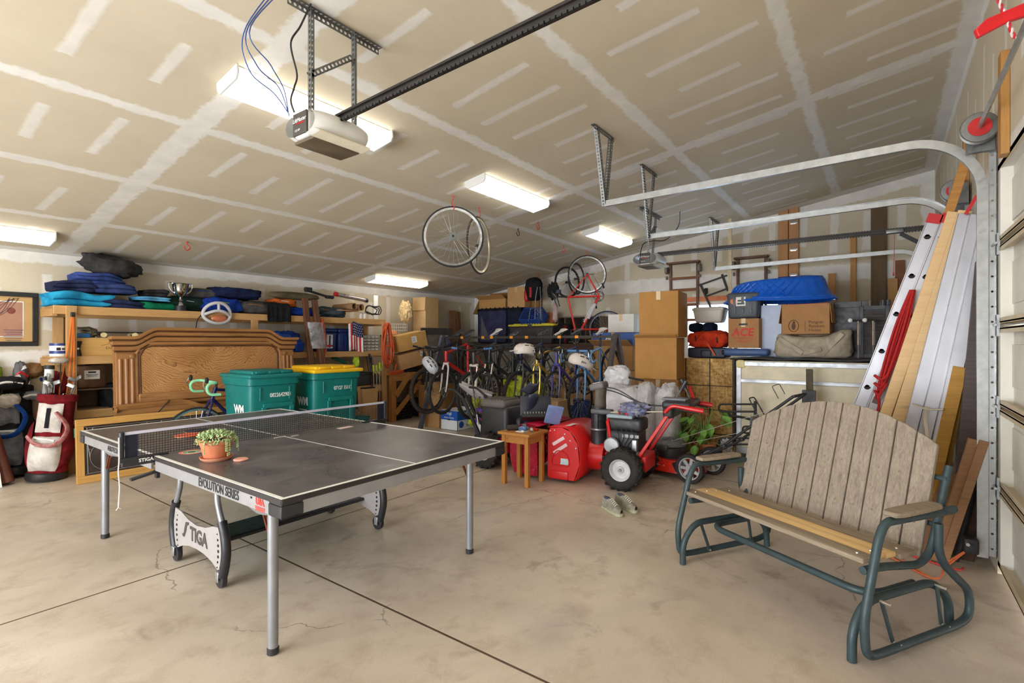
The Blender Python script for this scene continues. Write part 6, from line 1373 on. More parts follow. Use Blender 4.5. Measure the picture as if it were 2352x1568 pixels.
y0,y1,z0,z1=onB(1277,682,1376,742,8.5); cu=thing('wooden_cubby','weathered grey wooden cubby box with dark compartments under the hanging red bicycle','cubby',(8.72,(y0+y1)/2,LZ_)); w=y1-y0; h=.52; cw_=WOOD((130,116,100),(90,78,66),.75,'y',1.,'grey_cubby_wood')
for s in (-1,1): MB().box((0,s*(w/2-.01),h/2),(.34,.02,h)).build('end_panel',cw_,cu); MB().box((0,0,h/2+s*(h/2-.01)),(.34,w-.04,.02)).build('long_panel',cw_,cu)
for f in (-.17,.12,.32): MB().box((.0,f*w,h/2),(.33,.016,h-.04)).build('divider',cw_,cu)
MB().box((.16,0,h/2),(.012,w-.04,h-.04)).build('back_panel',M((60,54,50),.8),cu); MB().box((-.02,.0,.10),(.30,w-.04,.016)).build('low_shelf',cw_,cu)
t=thing('fur_hat','black fur trimmed glove bundle hanging beside the red bicycle frame','gloves',W(1271,668,x=8.15)); lump(MB(),(0,0,0),(.10,.10,.14),8,1.,.4,4).build('fur',M((30,30,34),.95,.0,.3,40,.8,60),t); MB().tube(bez([(-.02,-.05,-.04),(-.05,-.12,-.16),(-.04,-.16,-.30)],5),.012,6).build('strap',gry,t); MB().box((0,-.10,-.02),(.10,.10,.08),r=.02).build('cuff',M((70,76,90),.5),t)
t=thing('pink_cloth','pale pink cloth strip hanging left of the cubby','cloth',W(1275,715,x=8.2)); lump(MB(),(0,0,0),(.03,.05,.17),9,.9,.3).build('cloth',CLOTH((206,180,176)),t,smooth=80)
t=thing('duffel_bag','black and red duffel standing on the shelf right of the yellow lidded tote','bag',(8.34,W(1289,755,x=8.3).y,LZ_)); flatten(lump(MB(),(0,0,.17),(.16,.20,.20),3,.6,.14),0).build('body',black_c,t,smooth=80); MB().box((-.10,-.13,.18),(.10,.06,.34),r=.02).build('red_panel',rcl,t)
# upside-down red bicycle on its hook
ph=math.radians(20); xx=Vector((0,0,-1))*math.cos(ph)+RT*math.sin(ph); zz=-RT*math.cos(ph)+Vector((0,0,-1))*math.sin(ph); yy=zz.cross(xx); m=Matrix.Identity(4)
for i,a in enumerate((xx,yy,zz)):
    for j in range(3): m[j][i]=a[j]
ra_=Vector((7.83,4.13,2.57)); o_=ra_-(m.to_3x3()@Vector((-.42,0,.335))); m.translation=o_
rb=bike('red road bicycle hanging upside down by its rear wheel from a ceiling hook',m,bred,'road',ksad,.335,.013,rims,spk,tyb,bar=blk,fork=bred,group=None)
text('cannondale',.075,frame((.215,.024,.55),Vector((.435,0,.49)),(-.49,0,.435)),white,rb)
MB().tube([(.30,.0,.58),(.10,.0,.38)],.03,12).build('water_bottle',M((190,190,196),.3),rb)
# ================================================================ stool with parts on it
stw=WOOD((206,146,74),(162,104,46),.5,'x',1.6,'stool_wood'); stz=WOOD((204,142,70),(160,102,44),.5,'z',1.6,'stool_leg_wood')
sx_,sy_=4.18,2.925; t=thing('stool','small square honey coloured wooden stool in front of the snow blowers','stool',(sx_,sy_,0),math.radians(2))
MB().box((0,0,.508),(.37,.37,.026)).build('seat',stw,t,bevel=.004)
for a in (-1,1):
    for b in (-1,1): MB().box((a*.135,b*.135,.2475),(.042,.042,.495)).build('leg',stz,t,bevel=.003)
    MB().box((0,a*.135,.455),(.23,.022,.08)).build('apron',stw,t); MB().box((a*.135,0,.455),(.022,.23,.08)).build('apron',stw,t)
sz=.521
def smallpart(nm,label,x,y,mb,mt,group='small parts on the stool'): 
    o=single(nm,mb,mt,label,'part',group); o.location=(x,y,sz); return o
smallpart('motor_can','dark ribbed motor can at the left end of the row of parts on the stool',sx_-.05,sy_+.09,MB().lathe([(.0,-.06),(.026,-.06),(.028,-.05),(.028,.05),(.024,.06),(0,.06)],16,T(0,0,.028)@RZm(-.7)@RY(PI/2)),M((64,58,56),.5,.2))
smallpart('wire_bundle','blue and white bundle of fittings in the middle of the stool',sx_-.02,sy_-.02,lump(MB(),(0,0,.022),(.05,.04,.022),4,.9,.4,4),M((110,140,190),.5,var=.6,scale=60))
smallpart('round_fitting','round silver fitting near the front edge of the stool',sx_-.02,sy_-.115,MB().lathe([(.012,-.012),(.022,-.012),(.022,.012),(.012,.012),(.012,-.012)],16,T(0,0,.022)@RZm(.6)@RX(PI/2),caps=False),galv)
smallpart('red_fitting','small red fitting at the right corner of the stool',sx_+.06,sy_-.12,MB().box((0,0,.012),(.05,.035,.024),r=.008),redm)
smallpart('metal_bracket','grey metal bracket lying behind the motor can on the stool',sx_+.06,sy_+.05,MB().box((0,0,.01),(.09,.05,.02),r=.004).box((.03,0,.03),(.02,.05,.04),r=.004),galvd)
smallpart('screw_tray','pale flat scrap with screws at the middle front of the stool',sx_-.06,sy_-.03,MB().box((0,0,.004),(.10,.09,.006)).box((.02,.01,.012),(.03,.01,.01)).box((-.02,-.02,.012),(.01,.03,.01)),labw)
# ================================================================ snow blowers
snr=M((206,22,24),.36,.0,.08,name='blower_red'); snd=M((170,20,52),.3,.0,.12,name='blower_crimson'); blkpl=M((44,44,48),.45,var=.18,scale=6); tyre_=M((44,41,39),.8,var=.25,scale=20); engs=M((150,150,152),.35,.7); refl=M((232,206,212),.4)
def agwheel(par,c,R,w,rimc,name='wheel'):
    e=bpy.data.objects.new(name,None); COL.objects.link(e); e.parent=par; e.location=c; rx=RX(PI/2)
    MB().lathe([(R*.52,-w*.42),(R*.62,-w*.5),(R*.86,-w*.48),(R*.95,-w*.36),(R*.97,0),(R*.95,w*.36),(R*.86,w*.48),(R*.62,w*.5),(R*.52,w*.42)],36,rx,caps=False).build('tyre',tyre_,e,smooth=60)
    kn=MB()
    for i in range(18):
        for s in (-1,1):
            a=2*PI*(i+(.5 if s>0 else 0))/18; kn.box((0,0,0),(R*.10,w*.52,R*.11),RY(-a)@T(R*.965,s*w*.25,0)@RX(s*.5),r=.003); 
    kn.build('lugs',tyre_,e,smooth=0)
    MB().lathe([(0,-w*.30),(R*.14,-w*.32),(R*.18,-w*.22),(R*.40,-w*.18),(R*.50,-w*.40),(R*.55,-w*.42),(R*.55,w*.42),(R*.50,w*.40),(R*.40,w*.18),(R*.18,w*.22),(R*.14,w*.32),(0,w*.30)],28,rx).build('rim',rimc,e)
    MB().lathe([(0,-w*.42),(R*.08,-w*.42),(R*.08,w*.42),(0,w*.42)],10,rx).build('axle_nut',galvd,e); return e
def blower(label,loc,rz,red,second=False):
    t=thing('snow_blower',label,'snow blower',loc,rz,'snow blowers by the stool'); wr=M((206,206,212),.45)
    for s in (-1,1): agwheel(t,(0,s*.27,.195),.20,.15,wr)
    # auger housing: side plates and curved back sheet
    o=[(.46,.035),(.40,.20),(.42,.40),(.50,.52),(.60,.555),(.72,.54),(.745,.50),(.75,.05),(.72,.03)]
    for s in (-1,1):
        p=MB().prism(o,.006,frame((0,s*.345,0),(1,0,0),(0,0,1)),-.003).build('side_plate',red,t,bevel=.002)
        MB().box((.62,s*.352,.075),(.20,.012,.08),r=.02).build('skid_shoe',red,p)
        if s>0:
            rb=MB().tube(fillet([(.70,.352,.17),(.50,.352,.17),(.53,.352,.30),(.64,.352,.33),(.70,.352,.24)],.05,4,True),.006,6,closed=True); rb.build('pressed_rib',red,p)
            if not second:
                for k in range(2): MB().beam((.69-.01*k,.350,.375-.085*k),(.565-.03*k,.350,.455-.065*k),.003,.032,up=(0,0,1)).build('reflective_stripe',refl,p)
                lb=MB().box((.56,.349,.215),(.085,.002,.06),RY(0)).build('decal',M((190,216,220),.5),p)
            bo=MB()
            for x,z in ((.72,.51),(.67,.52),(.56,.49),(.50,.43),(.44,.36),(.54,.10),(.70,.08),(.60,.19),(.52,.20)): bo.lathe([(.009,-.012),(.008,0),(0,.002)],8,T(x,.353,z)@RX(-PI/2))
            bo.build('bolt_heads',galv,p)
    back=[(.455,.035),(.40,.20),(.42,.40),(.50,.52),(.60,.555),(.745,.54)]; bb=bez([(x,0,z) for x,z in back],4)
    mb=MB(); mb.grid(lambda u,v:(bb[min(len(bb)-1,int(round(v*(len(bb)-1))))].x,(u-.5)*.69,bb[min(len(bb)-1,int(round(v*(len(bb)-1))))].z),2,len(bb)); ho=mb.build('housing',red,t,smooth=60); md=ho.modifiers.new('s','SOLIDIFY'); md.thickness=.006
    if not second: MB().box((.56,.18,.562),(.05,.16,.002)).build('caution_decal',labw,ho); 
    ag=MB()
    for s in (-1,1): ag.tube([(.60+.14*math.cos(k*.5),s*(.03+.29*k/40),.24+.14*math.sin(k*.5)) for k in range(41)],.012,5)
    ag.tube([(.60,-.34,.24),(.60,.34,.24)],.02,8); ag.build('auger',redm,t)
    MB().lathe([(.15,-.0),(.15,.20),(.10,.22)],24,T(.24,0,.24)@RY(PI/2)).build('impeller_drum',red,t)
    MB().box((.0,0,.24),(.42,.34,.16),r=.02).build('gear_case',red,t)
    if not second:
        # engine: block, cooling shroud, tank, muffler guard
        MB().box((.02,.02,.43),(.30,.30,.22),r=.03).build('engine_block',blkpl,t); MB().lathe([(.055,0),(.075,.01),(.08,.05),(.07,.06),(0,.062)],22,T(.12,.17,.40)@RX(-PI/2)).build('cylinder_cover',engs,t)
        MB().box((.02,.02,.60),(.36,.26,.13),r=.035).build('fuel_tank',blkpl,t); MB().box((.06,.06,.675),(.26,.20,.035),r=.012).build('control_panel',M((150,168,180),.4),t)
        MB().lathe([(.0,0),(.024,0),(.024,.03),(0,.034)],14,T(.0,.10,.69)).build('primer_knob',redm,t); MB().lathe([(.0,0),(.01,0),(.01,.05),(0,.05)],8,T(.08,.10,.69)).build('key',redm,t)
        MB().box((-.10,.17,.40),(.05,.06,.14),r=.006).build('carburettor_plate',engs,t); MB().box((-.03,.16,.33),(.22,.08,.05),r=.02).build('sump',engs,t); MB().box((-.06,.175,.50),(.16,.02,.03)).build('linkage',galvd,t)
        MB().box((.03,-.12,.52),(.18,.12,.22),r=.02).build('muffler',M((60,58,56),.5,.4),t)
        for k in range(4): MB().tube(bez([(.1-.05*k,.18,.58),(.05-.05*k,.2,.5),(.06-.03*k,.19,.40),(.0-.03*k,.18,.32)],4),.004,5).build('cable',blk,t)
    else:
        MB().box((.03,.0,.50),(.42,.40,.36),r=.05,taper=.92).build('engine_cover',blkpl,t)
        MB().box((.0,.0,.70),(.36,.36,.10),r=.045).build('cover_top',M((98,92,88),.6,var=.15),t); q=MB()
        for k in range(7): q.box((-.13+.045*k,.0,.752),(.018,.30,.012),r=.004)
        q.build('louvres',M((98,92,88),.6,var=.15),t)
        MB().box((.21,.08,.46),(.16,.20,.18),r=.04).build('muffler_cover',blkpl,t); MB().ball((.20,.14,.62),(.035,.03,.04),None,12,8).build('fuel_cap',M((170,160,150),.5),t)
        q=MB(); q.box((-.12,.196,.52),(.04,.003,.012)).box((-.12,.196,.49),(.05,.003,.008)).box((-.12,.196,.455),(.03,.003,.018)); q.build('badge',M((180,90,90),.5),t)
        MB().box((.0,.0,.30),(.40,.38,.08),r=.02).build('engine_deck',red,t)
    # discharge chute
    cm=T(.33,0,.36); ch=MB()
    if not second:
        ch.lathe([(.085,.0),(.082,.05),(.080,.24),(.083,.245),(.079,.25),(.077,.32),(.080,.325),(.076,.33),(.074,.40)],26,cm,caps=False); ch.build('chute',blkpl,t)
        MB().lathe([(.094,.15),(.094,.165),(.082,.165),(.082,.15),(.094,.15)],26,cm,caps=False).build('chute_ring',engs,t)
        hood=MB(); hood.grid(lambda u,v:(.07*math.cos(PI*(1.15*u+.42))*1.1+.02*v-.03*v*v,.075*math.sin(PI*(1.15*u+.42)),.38+.22*v),16,8,m=cm); h=hood.build('chute_tube',M((96,88,78),.55,var=.2),t,smooth=60); md=h.modifiers.new('s','SOLIDIFY'); md.thickness=.008
        MB().box((0,0,0),(.16,.17,.07),cm@T(.0,0,.595)@RY(.25),r=.022).build('deflector',M((110,108,106),.5,var=.12),t); MB().box((0,0,.037),(.08,.09,.005),cm@T(.0,0,.595)@RY(.25)).build('deflector_decal',labw,t)
        MB().box((-.05,.04,.34),(.22,.10,.05),cm,r=.015).build('chute_bracket',M((88,90,94),.5),t); MB().box((.0,.075,.23),(.05,.03,.18),cm,r=.01).build('chute_gear',blkpl,t)
        for k in range(2): MB().tube(bez([(.30,.05-.03*k,.95-.02*k),(.12,.04,.93-.03*k),(-.15,.03,.80),(-.42,.0,.80)],6),.006,6).build('control_cable',blk,t)
        MB().tube([(.22,.08,.70),(-.44,.1,.755)],.006,8).build('chute_rod',M((206,196,170),.5),t)
        MB().tube([(.13,.17,.36),(.18,.16,.62),(.17,.10,.66)],.018,8).build('roll_guard',red,t)
    else:
        def cf(u,v): 
            a=PI*(1.2*u-.1); r=.095+.015*v; bend=.18*v*v; return (r*math.cos(a)+bend+.02,r*math.sin(a)*1.0,.02+.46*v)
        c=MB().grid(cf,16,12,m=cm@RZm(-PI/2+.9)); h=c.build('chute',M((58,62,78),.45,var=.14),t,smooth=60); md=h.modifiers.new('s','SOLIDIFY'); md.thickness=.008
        d=MB().grid(lambda u,v:(.20+.02+.20*v,(u-.5)*(.20-.10*v)*1.0,.48+.10*v-.05*math.cos(PI*(u-.5))*(1-.4*v)+.05),12,6,m=cm@RZm(-PI/2+.9)); h=d.build('deflector',M((66,70,86),.45,var=.14),t,smooth=60); md=h.modifiers.new('s','SOLIDIFY'); md.thickness=.008
    # handles
    hx=-.62
    for s in (-1,1):
        MB().beam((-.10,s*.20,.24),(-.42,s*.20,.74),.032,.036,up=(0,1,0)).build('handle_bar',blk if second else red,t,bevel=.005); q=MB()
        for k in range(4): q.lathe([(0,-.017),(.006,-.017),(.006,.017),(0,.017)],8,T(-.16-.035*k,s*.20,.33+.055*k)@RX(PI/2))
        q.build('rivets',galvd,t)
        if second: MB().tube(fillet([(-.42,s*.20,.74),(-.56,s*.2,.83),(-.68,s*.2,.83)],.04),.014,8).build('grip_bar',blk,t)
        else:
            MB().tube(fillet([(-.40,s*.24,.76),(-.46,s*.25,.83),(-.72,s*.25,.80)],.06),.017,10).build('grip_bar',red,t); MB().tube([(-.50,s*.25,.80),(-.70,s*.25,.775)],.010,8).build('drive_lever',blk,t); MB().tube([(-.58,s*.25,.817),(-.74,s*.25,.797)],.021,10).build('grip',red,t)
    if not second:
        MB().box((-.50,0,.83),(.26,.50,.07),RY(0),r=.025).build('dashboard',blkpl,t); MB().box((-.42,0,.77),(.10,.44,.14),r=.03).build('console',blkpl,t); MB().box((-.46,.1,.875),(.22,.12,.025),r=.01).build('console_panel',M((120,124,132),.35),t)
        for x,y,lx,col in ((-.46,.12,-.08,blkpl),(-.56,-.08,.06,blkpl)):
            MB().tube([(x,y,.86),(x+lx,y,1.0)],.007,8).build('lever',galvd,t); MB().tube([(x+lx*.7,y,.96),(x+lx*1.3,y,1.05)],.02,10).build('lever_knob',col,t)
        MB().tube([(-.58,-.16,.86),(-.54,-.16,.98)],.016,8).build('red_lever',red,t)
    return t
blower('bright red snow blower with tall black chute, white stripes and knobbly near wheel',(4.80,2.05,0),math.radians(96),snr)
blower('crimson snow blower with black ribbed engine cover, back to back behind the stool',(4.70,3.60,0),math.radians(-91),snd,True)
t=thing('cloth_rag','blue and white striped cloth bunched on top of the red snow blower engine','cloth',(4.78,1.98,.70)); lump(MB(),(0,0,.05),(.13,.13,.06),6,.9,.4,3).build('rag',CLOTH((70,84,150),(170,168,170),scale=4),t,smooth=80)
# open black tool case with a clear lid leaning on the crimson blower
t=thing('tool_case','open black tool case with clear organiser tray standing behind the stool','tool case',(4.52,2.98,.585),math.radians(-50)); MB().box((0,0,.02),(.34,.24,.04),RX(-.35),r=.008).build('tray',blk,t); MB().box((0,.13,.15),(.34,.03,.22),RX(-.2),r=.008).build('case_lid',M((44,46,58),.4),t); q=MB()
for k in range(10): q.box((-.14+.03*k,-.03,.052),(.014,.14,.02),RX(-.35))
q.build('sockets',galvd,t); t2=thing('plastic_cover','pale blue plastic case lid leaning beside the open black tool case','case lid',(4.52,2.80,.56),math.radians(-50)); MB().box((0,0,.10),(.17,.025,.21),RX(.35)@RY(.2),r=.01).build('lid',M((120,140,190),.35),t2); MB().box((.0,.02,.10),(.12,.012,.15),RX(.35)@RY(.2),r=.004).build('inner_tray',M((90,50,50),.5),t2)
# ================================================================ lawn mower
mo=thing('lawn_mower','red walk-behind lawn mower with grey spoked wheels and long black handle','lawn mower',(5.38,1.52,0),math.radians(80)); mred=M((206,42,24),.28,.0,.14)
for x,s,R in ((0,1,.145),(0,-1,.145),(.62,1,.105),(.62,-1,.105)):
    e=bpy.data.objects.new('wheel',None); COL.objects.link(e); e.parent=mo; e.location=(x,s*.245,R); rx=RX(PI/2)
    kn=MB().lathe([(R*.76,-.025),(R*.97,-.027),(R,-.015),(R,.015),(R*.97,.027),(R*.76,.025)],36,rx,caps=False)
    for i in range(36): a=2*PI*i/36; kn.box((0,0,0),(.006,.05,.006),RY(-a)@T(R,0,0))
    kn.build('tyre',tyre_,e,smooth=30)
    MB().lathe([(R*.70,-.022),(R*.78,-.024),(R*.78,.024),(R*.70,.022),(R*.66,0),(R*.70,-.022)],30,rx,caps=False).build('rim',M((170,168,170),.5),e); q=MB()
    for k in range(7): a=2*PI*k/7; q.beam((.02*math.cos(a),0,.02*math.sin(a)),(R*.72*math.cos(a),0,R*.72*math.sin(a)),.03,.018,up=(0,1,0))
    q.lathe([(0,-.03),(R*.22,-.03),(R*.24,.0),(R*.22,.03),(0,.03)],18,rx); q.build('spokes',M((170,168,170),.5),e)
dk=MB(); dk.grid(lambda u,v:((.33+.36*math.copysign(abs(math.cos(2*PI*u))**.75,math.cos(2*PI*u))*(1-.12*v)),.235*math.copysign(abs(math.sin(2*PI*u))**.75,math.sin(2*PI*u))*(1-.15*v),.06+.12*v**.8),40,8,True); dk.f.append(tuple(range(len(dk.v)-40,len(dk.v)))); dk.build('deck',mred,mo,smooth=60)
MB().box((.36,.205,.10),(.14,.03,.05),r=.006).build('deck_decal',labw,mo)
MB().lathe([(.15,.18),(.16,.22),(.16,.28),(.14,.30),(.12,.30)],28,T(.34,0,0)).build('engine',M((50,46,44),.5,.2),mo); MB().lathe([(.155,.30),(.16,.32),(.13,.36),(.0,.37)],28,T(.34,0,0)).build('engine_shroud',M((110,110,108),.4,.2),mo); q=MB()
for k in range(14): a=2*PI*k/14; q.beam((.34+.03*math.cos(a),.03*math.sin(a),.372),(.34+.11*math.cos(a),.11*math.sin(a),.365),.01,.01)
q.build('recoil_grille',engs,mo); MB().box((.34,.14,.29),(.10,.07,.07),r=.02).build('air_filter',M((70,66,62),.5),mo); MB().box((.50,-.05,.28),(.10,.14,.10),r=.02).build('fuel_tank',blkpl,mo)
for s in (-1,1):
    MB().tube(fillet([(.06,s*.20,.18),(-.30,s*.20,.40),(-.92,s*.17,.93)],.05),.013,10).build('handle_tube',blk,mo); MB().box((.04,s*.21,.19),(.14,.04,.10),RY(.5),r=.012).build('handle_bracket',blkpl,mo)
    MB().lathe([(0,-.03),(.018,-.028),(.018,.028),(0,.03)],10,T(-.33,s*.21,.42)@RX(PI/2)).build('handle_knob',blk,mo)
MB().tube([(-.92,-.17,.93),(-.92,.17,.93)],.014,10).build('cross_bar',blk,mo); MB().tube(fillet([(-.62,.12,.70),(-.52,.11,.88),(-.52,-.02,.88),(-.62,-.03,.70)],.03),.006,8).build('bail_lever',blk,mo)
MB().tube([(0,-.26,.145),(0,.26,.145)],.012,8).build('axle',galvd,mo)
for y0,z0,y1,z1 in ((.1,.36,.16,.80),(.02,.30,.15,.55)): MB().tube([(.28,y0,z0),(-.75 if z1>.7 else -.45,y1,z1)],.0025,5).build('control_cable',M((170,166,160),.5),mo)
# ================================================================ potted plant beside it
t=pot('potted_plant','leafy green plant in terracotta pot on the floor behind the lawn mower',5.98,1.66,0,.13,.26,'potted plant'); MB().lathe([(0,.222),(.112,.223)],20).build('soil',soil,t); random.seed(31)
lm=M((104,150,62),.5,var=.3,scale=12,name='plant_leaf'); lfv=MB(); stm=MB()
for k in range(46):
    a=random.uniform(0,2*PI); l=random.uniform(.12,.34); b=random.uniform(.15,.62); e=Vector((l*math.cos(a),l*math.sin(a),b-.02)); P=bez([(0,0,.22),(e.x*.45,e.y*.45,.24+(b-.2)*.8+.06),e],4); stm.tube(P,.004,4)
    d=Vector((math.cos(a),math.sin(a),random.uniform(-1.3,-.2))).normalized(); m=frame(e,d,Vector((-math.sin(a),math.cos(a),random.uniform(-.3,.3))))
    L=random.uniform(.10,.17); lfv.grid(lambda u,v:(L*v,(u-.5)*L*.62*math.sin(PI*min(.97,max(.02,v**.75))),-.25*L*v*v+abs(u-.5)*.05),5,8,m=m)
lfv.build('leaves',lm,t,smooth=80); stm.build('stems',M((130,150,80),.6),t)
# ================================================================ floor goods under the rack
bxp=W(1050,990,z=0); apd=(.52,.36,.31); t=carton('blue and white printed apple carton on the floor under the bicycles',(5.95+.26,5.61,0),apd,0,M((222,224,230),.7,var=.04),flaps=(25,40,25,40))
apb=M((24,84,176),.6,var=.06)
for f,w in (('-x',.36),('-y',.52)):
    fm=fr(t,f,apd,0,0); MB().box((0,.235,.0008),(w,.15,.0016),fm).build('printed_band',apb,t,smooth=0); text('Fuji',.075,fm@T(0,.265,.002),bwh,t,bold=.001,shear=.2); text('APPLES / POMMES',.028,fm@T(0,.195,.002),bwh,t)
    if f=='-y': text('APPLES',.07,fm@T(.05,.07,.002),M((150,156,170),.6),t,bold=.001); MB().lathe([(0,0),(.055,0),(.05,.002),(0,.002)],18,fm@T(-.17,.09,.0)).build('printed_apple',apb,t)
    MB().box((0,.165,.001),(.06,.018,.002),fm,r=.0009).build('hand_hole',blk,t)
carton('tall narrow tan carton standing under the first bicycle by the rack leg',(6.05,6.03,0),(.16,.30,.74),.15,CARD((196,154,104)))
carton('brown carton on the floor behind the apple carton under the bicycles',(6.75,5.55,0),(.40,.5,.52),0,CB)
carton('brown carton stacked on another one under the right hand bicycles',(7.38,4.02,.50),(.5,.70,.46),.05,CB); carton('big blue carton on the floor under the brown one behind the right hand bicycles',(7.38,4.02,0),(.56,.8,.498),0,M((46,66,128),.7))
carton('tan carton on the floor between the two snow blowers and the rack',(5.95,3.75,0),(.40,.50,.62),.1,CARD((206,170,124)))
for i,(x,y,z,r,lab) in enumerate(((6.55,4.55,.0,(.26,.30,.42),'larger neon yellow jacket heap under the middle bicycles'),(6.25,5.05,.0,(.22,.24,.27),'smaller neon yellow heap under the third bicycle'))):
    o=single('neon_jacket',flatten(lump(MB(),(0,0,r[2]),(r[0],r[1],r[2]),7+i,.7,.34,2.6),0),CLOTH((206,220,40),(120,134,24),scale=2.),lab,'jacket','neon yellow jackets under the rack',smooth=80); o.location=(x,y,z)
t=thing('print_bag','purple bag with red print holding brown twigs behind the crimson blower','bag',(6.05,4.95,0)); MB().box((0,0,.20),(.26,.22,.40),r=.03).build('body',M((96,60,160),.5),t); q=MB(); q.box((-.132,0,.33),(.002,.16,.03)).box((-.132,0,.10),(.002,.10,.03)); q.lathe([(0,0),(.05,0),(0,.003)],14,T(-.131,-.03,.20)@RY(-PI/2)); q.build('print',M((214,60,70),.5),t)
random.seed(5); tw=MB()
for k in range(60): a=random.uniform(0,2*PI); tw.tube([(.08*math.cos(a),.07*math.sin(a),.38),(.13*math.cos(a)+random.uniform(-.04,.04),.12*math.sin(a),.40+random.uniform(.02,.14))],.004,4)
tw.build('twigs',M((110,84,60),.9),t)['kind']='stuff'
t=thing('bucket','white bucket on the floor behind the crimson snow blower','bucket',(5.70,4.62,0)); MB().lathe([(.12,0),(.14,.01),(.16,.22),(.165,.22),(.165,.24),(.15,.24),(.13,.02),(0,.02)],26).build('body',white,t)
# grey seat pan on a black tube frame
gs=thing('sled','grey moulded plastic seat slung on a black tube frame before the bicycles','sled seat',(5.15,4.55,0),world=True); gp_=M((176,172,172),.55,var=.12)
A=W(1058,885,x=5.15); B=W(1132,905,x=5.05); L_=B-A
def seatf(u,v):
    p=A.lerp(B,u)+FW*(.34*(v-.5)); return (p.x,p.y,p.z-.02-.09*math.sin(PI*v)*math.sin(PI*(.1+.85*u))+.03*(abs(2*v-1)**3)+.04*(1-u)**2)
o=MB().grid(seatf,18,14).build('seat_pan',gp_,gs,smooth=80); md=o.modifiers.new('s','SOLIDIFY'); md.thickness=.008
C_=W(1130,1015,z=.02); MB().tube(bez([A+Vector((0,.05,.0)),W(1062,893,x=5.12),W(1090,950,x=5.0),W(1110,985,x=4.95),Vector((4.80,4.02,.03))],6),.018,10).build('frame_tube',blk,gs); MB().tube(bez([W(1133,900,x=5.1),W(1128,870,x=5.15),W(1112,862,x=5.2),W(1108,885,x=5.25)],6),.016,8).build('handle_loop',blk,gs); MB().tube([W(1100,912,x=5.0),W(1140,905,x=5.1)],.010,8).build('cross_tube',blk,gs)
MB().tube([Vector((4.80,4.02,.03)),Vector((5.5,4.3,.03))],.016,8).build('floor_tube',blk,gs); MB().tube([Vector((5.5,4.3,.03)),B],.014,8).build('rear_strut',blk,gs)
a=W(1108,1010,x=4.86); a.z=.0; pole('single white and black ski pole with red basket leaning on the grey seat',a,W(1080,842,x=5.0),blk,M((60,56,50),.4),M((220,218,220),.4),'single ski pole',basket=False); 
# ================================================================ big cartons, sacks and crate
bigc=CARD((190,140,80)); tw_=math.radians(8)
def rotc(p,q,a): return (p[0]+q[0]*math.cos(a)-q[1]*math.sin(a),p[1]+q[0]*math.sin(a)+q[1]*math.cos(a))
NC=(5.98,1.97)
def cen(dx,dy): return rotc(NC,(dx/2,dy/2),tw_)
c=cen(.50,.50); carton('lower of the two giant brown cartons, its top flap curling out',(c[0],c[1],.96),(.50,.50,.50),tw_,bigc,flaps=(None,None,None,210),fl=.28)
c=cen(.48,.48); carton('upper of the two giant brown cartons stacked under the far opener',(c[0]+.02,c[1]-.03,1.468),(.48,.47,.55),tw_-.05,bigc,tape=True)
c=cen(.50,.50); carton('plain carton under the giant brown cartons, hidden behind clear wrapped sacks',(c[0]+.06,c[1],0),(.42,.48,.955),tw_,CBD)
BUB=GLASSY('bubble_wrap',(240,240,244),.55,.16); wcr=M((226,220,216),.6,var=.12)
for i,(u,v,x,r,lab) in enumerate(((1432,905,5.75,(.20,.27,.50),'largest clear wrapped sack behind the red snow blower'),(1486,900,5.66,(.14,.10,.44),'narrow clear plastic bag right of the largest wrapped sack'),(1532,905,5.78,(.15,.13,.47),'clear wrapped bundle below the giant cartons at right'))):
    p=W(u,v,x=x); t=thing('wrapped_sack',lab,'sack',(x,p.y,0),group='clear wrapped sacks behind the snow blower'); zt=p.z+.10
    lump(MB(),(0,0,zt/2),(r[0],r[1],zt/2),3+i,.45,.11,1.8).build('film',BUB,t,smooth=40); lump(MB(),(0,0,zt*.48),(r[0]*.82,r[1]*.82,zt*.45),5+i,.6,.2).build('contents',wcr,t,smooth=80)
a,b=W(1444,866,x=5.65),W(1478,874,x=5.62); single('black_rod',MB().tube([a,b],.012,8),blk,'short black rod poking out of the clear wrapped sacks','rod')
p=W(1420,862,x=5.9); t=thing('plastic_bag','crumpled white plastic bag atop the wrapped sacks beside the rack leg','bag',p); lump(MB(),(0,0,-.02),(.12,.16,.14),11,.8,.2,2.2).build('film',GLASSY('white_film',(236,236,240),.8,.3),t,smooth=40)
# stack behind the right rack leg
y0,y1,_,_=BX(1358,765,1455,790,7.0); yc=(y0+y1)/2; w=y1-y0
carton('plain brown carton at the bottom of the stack behind the right rack leg',(7.28,yc,0),(.50,w,.52),0,CBD); carton('brown carton in the middle of the stack behind the right rack leg',(7.28,yc,.525),(.48,w,.46),.03,CB)
t=carton('open carton with pale inside flaps below the blue printed carton',(7.28,yc,.99),(.46,w*.95,.36),-.03,CB,flaps=(200,None,None,205)); 
bt=carton('blue carton with upside-down white lettering behind the right rack leg',(7.26,yc,1.355),(.46,w,.19),.02,M((58,92,168),.6,var=.08)); text('dunp',.12,fr(bt,'-x',(.46,w,.19),.0,.10)@RZm(0),bwh,bt,bold=.003)
y0,y1,z0,z1=BX(1394,718,1452,763,7.0); carton('white carton on top of the blue printed one',(7.20,(y0+y1)/2,1.55),(.34,y1-y0,.27),.05,M((222,220,214),.7,var=.05))
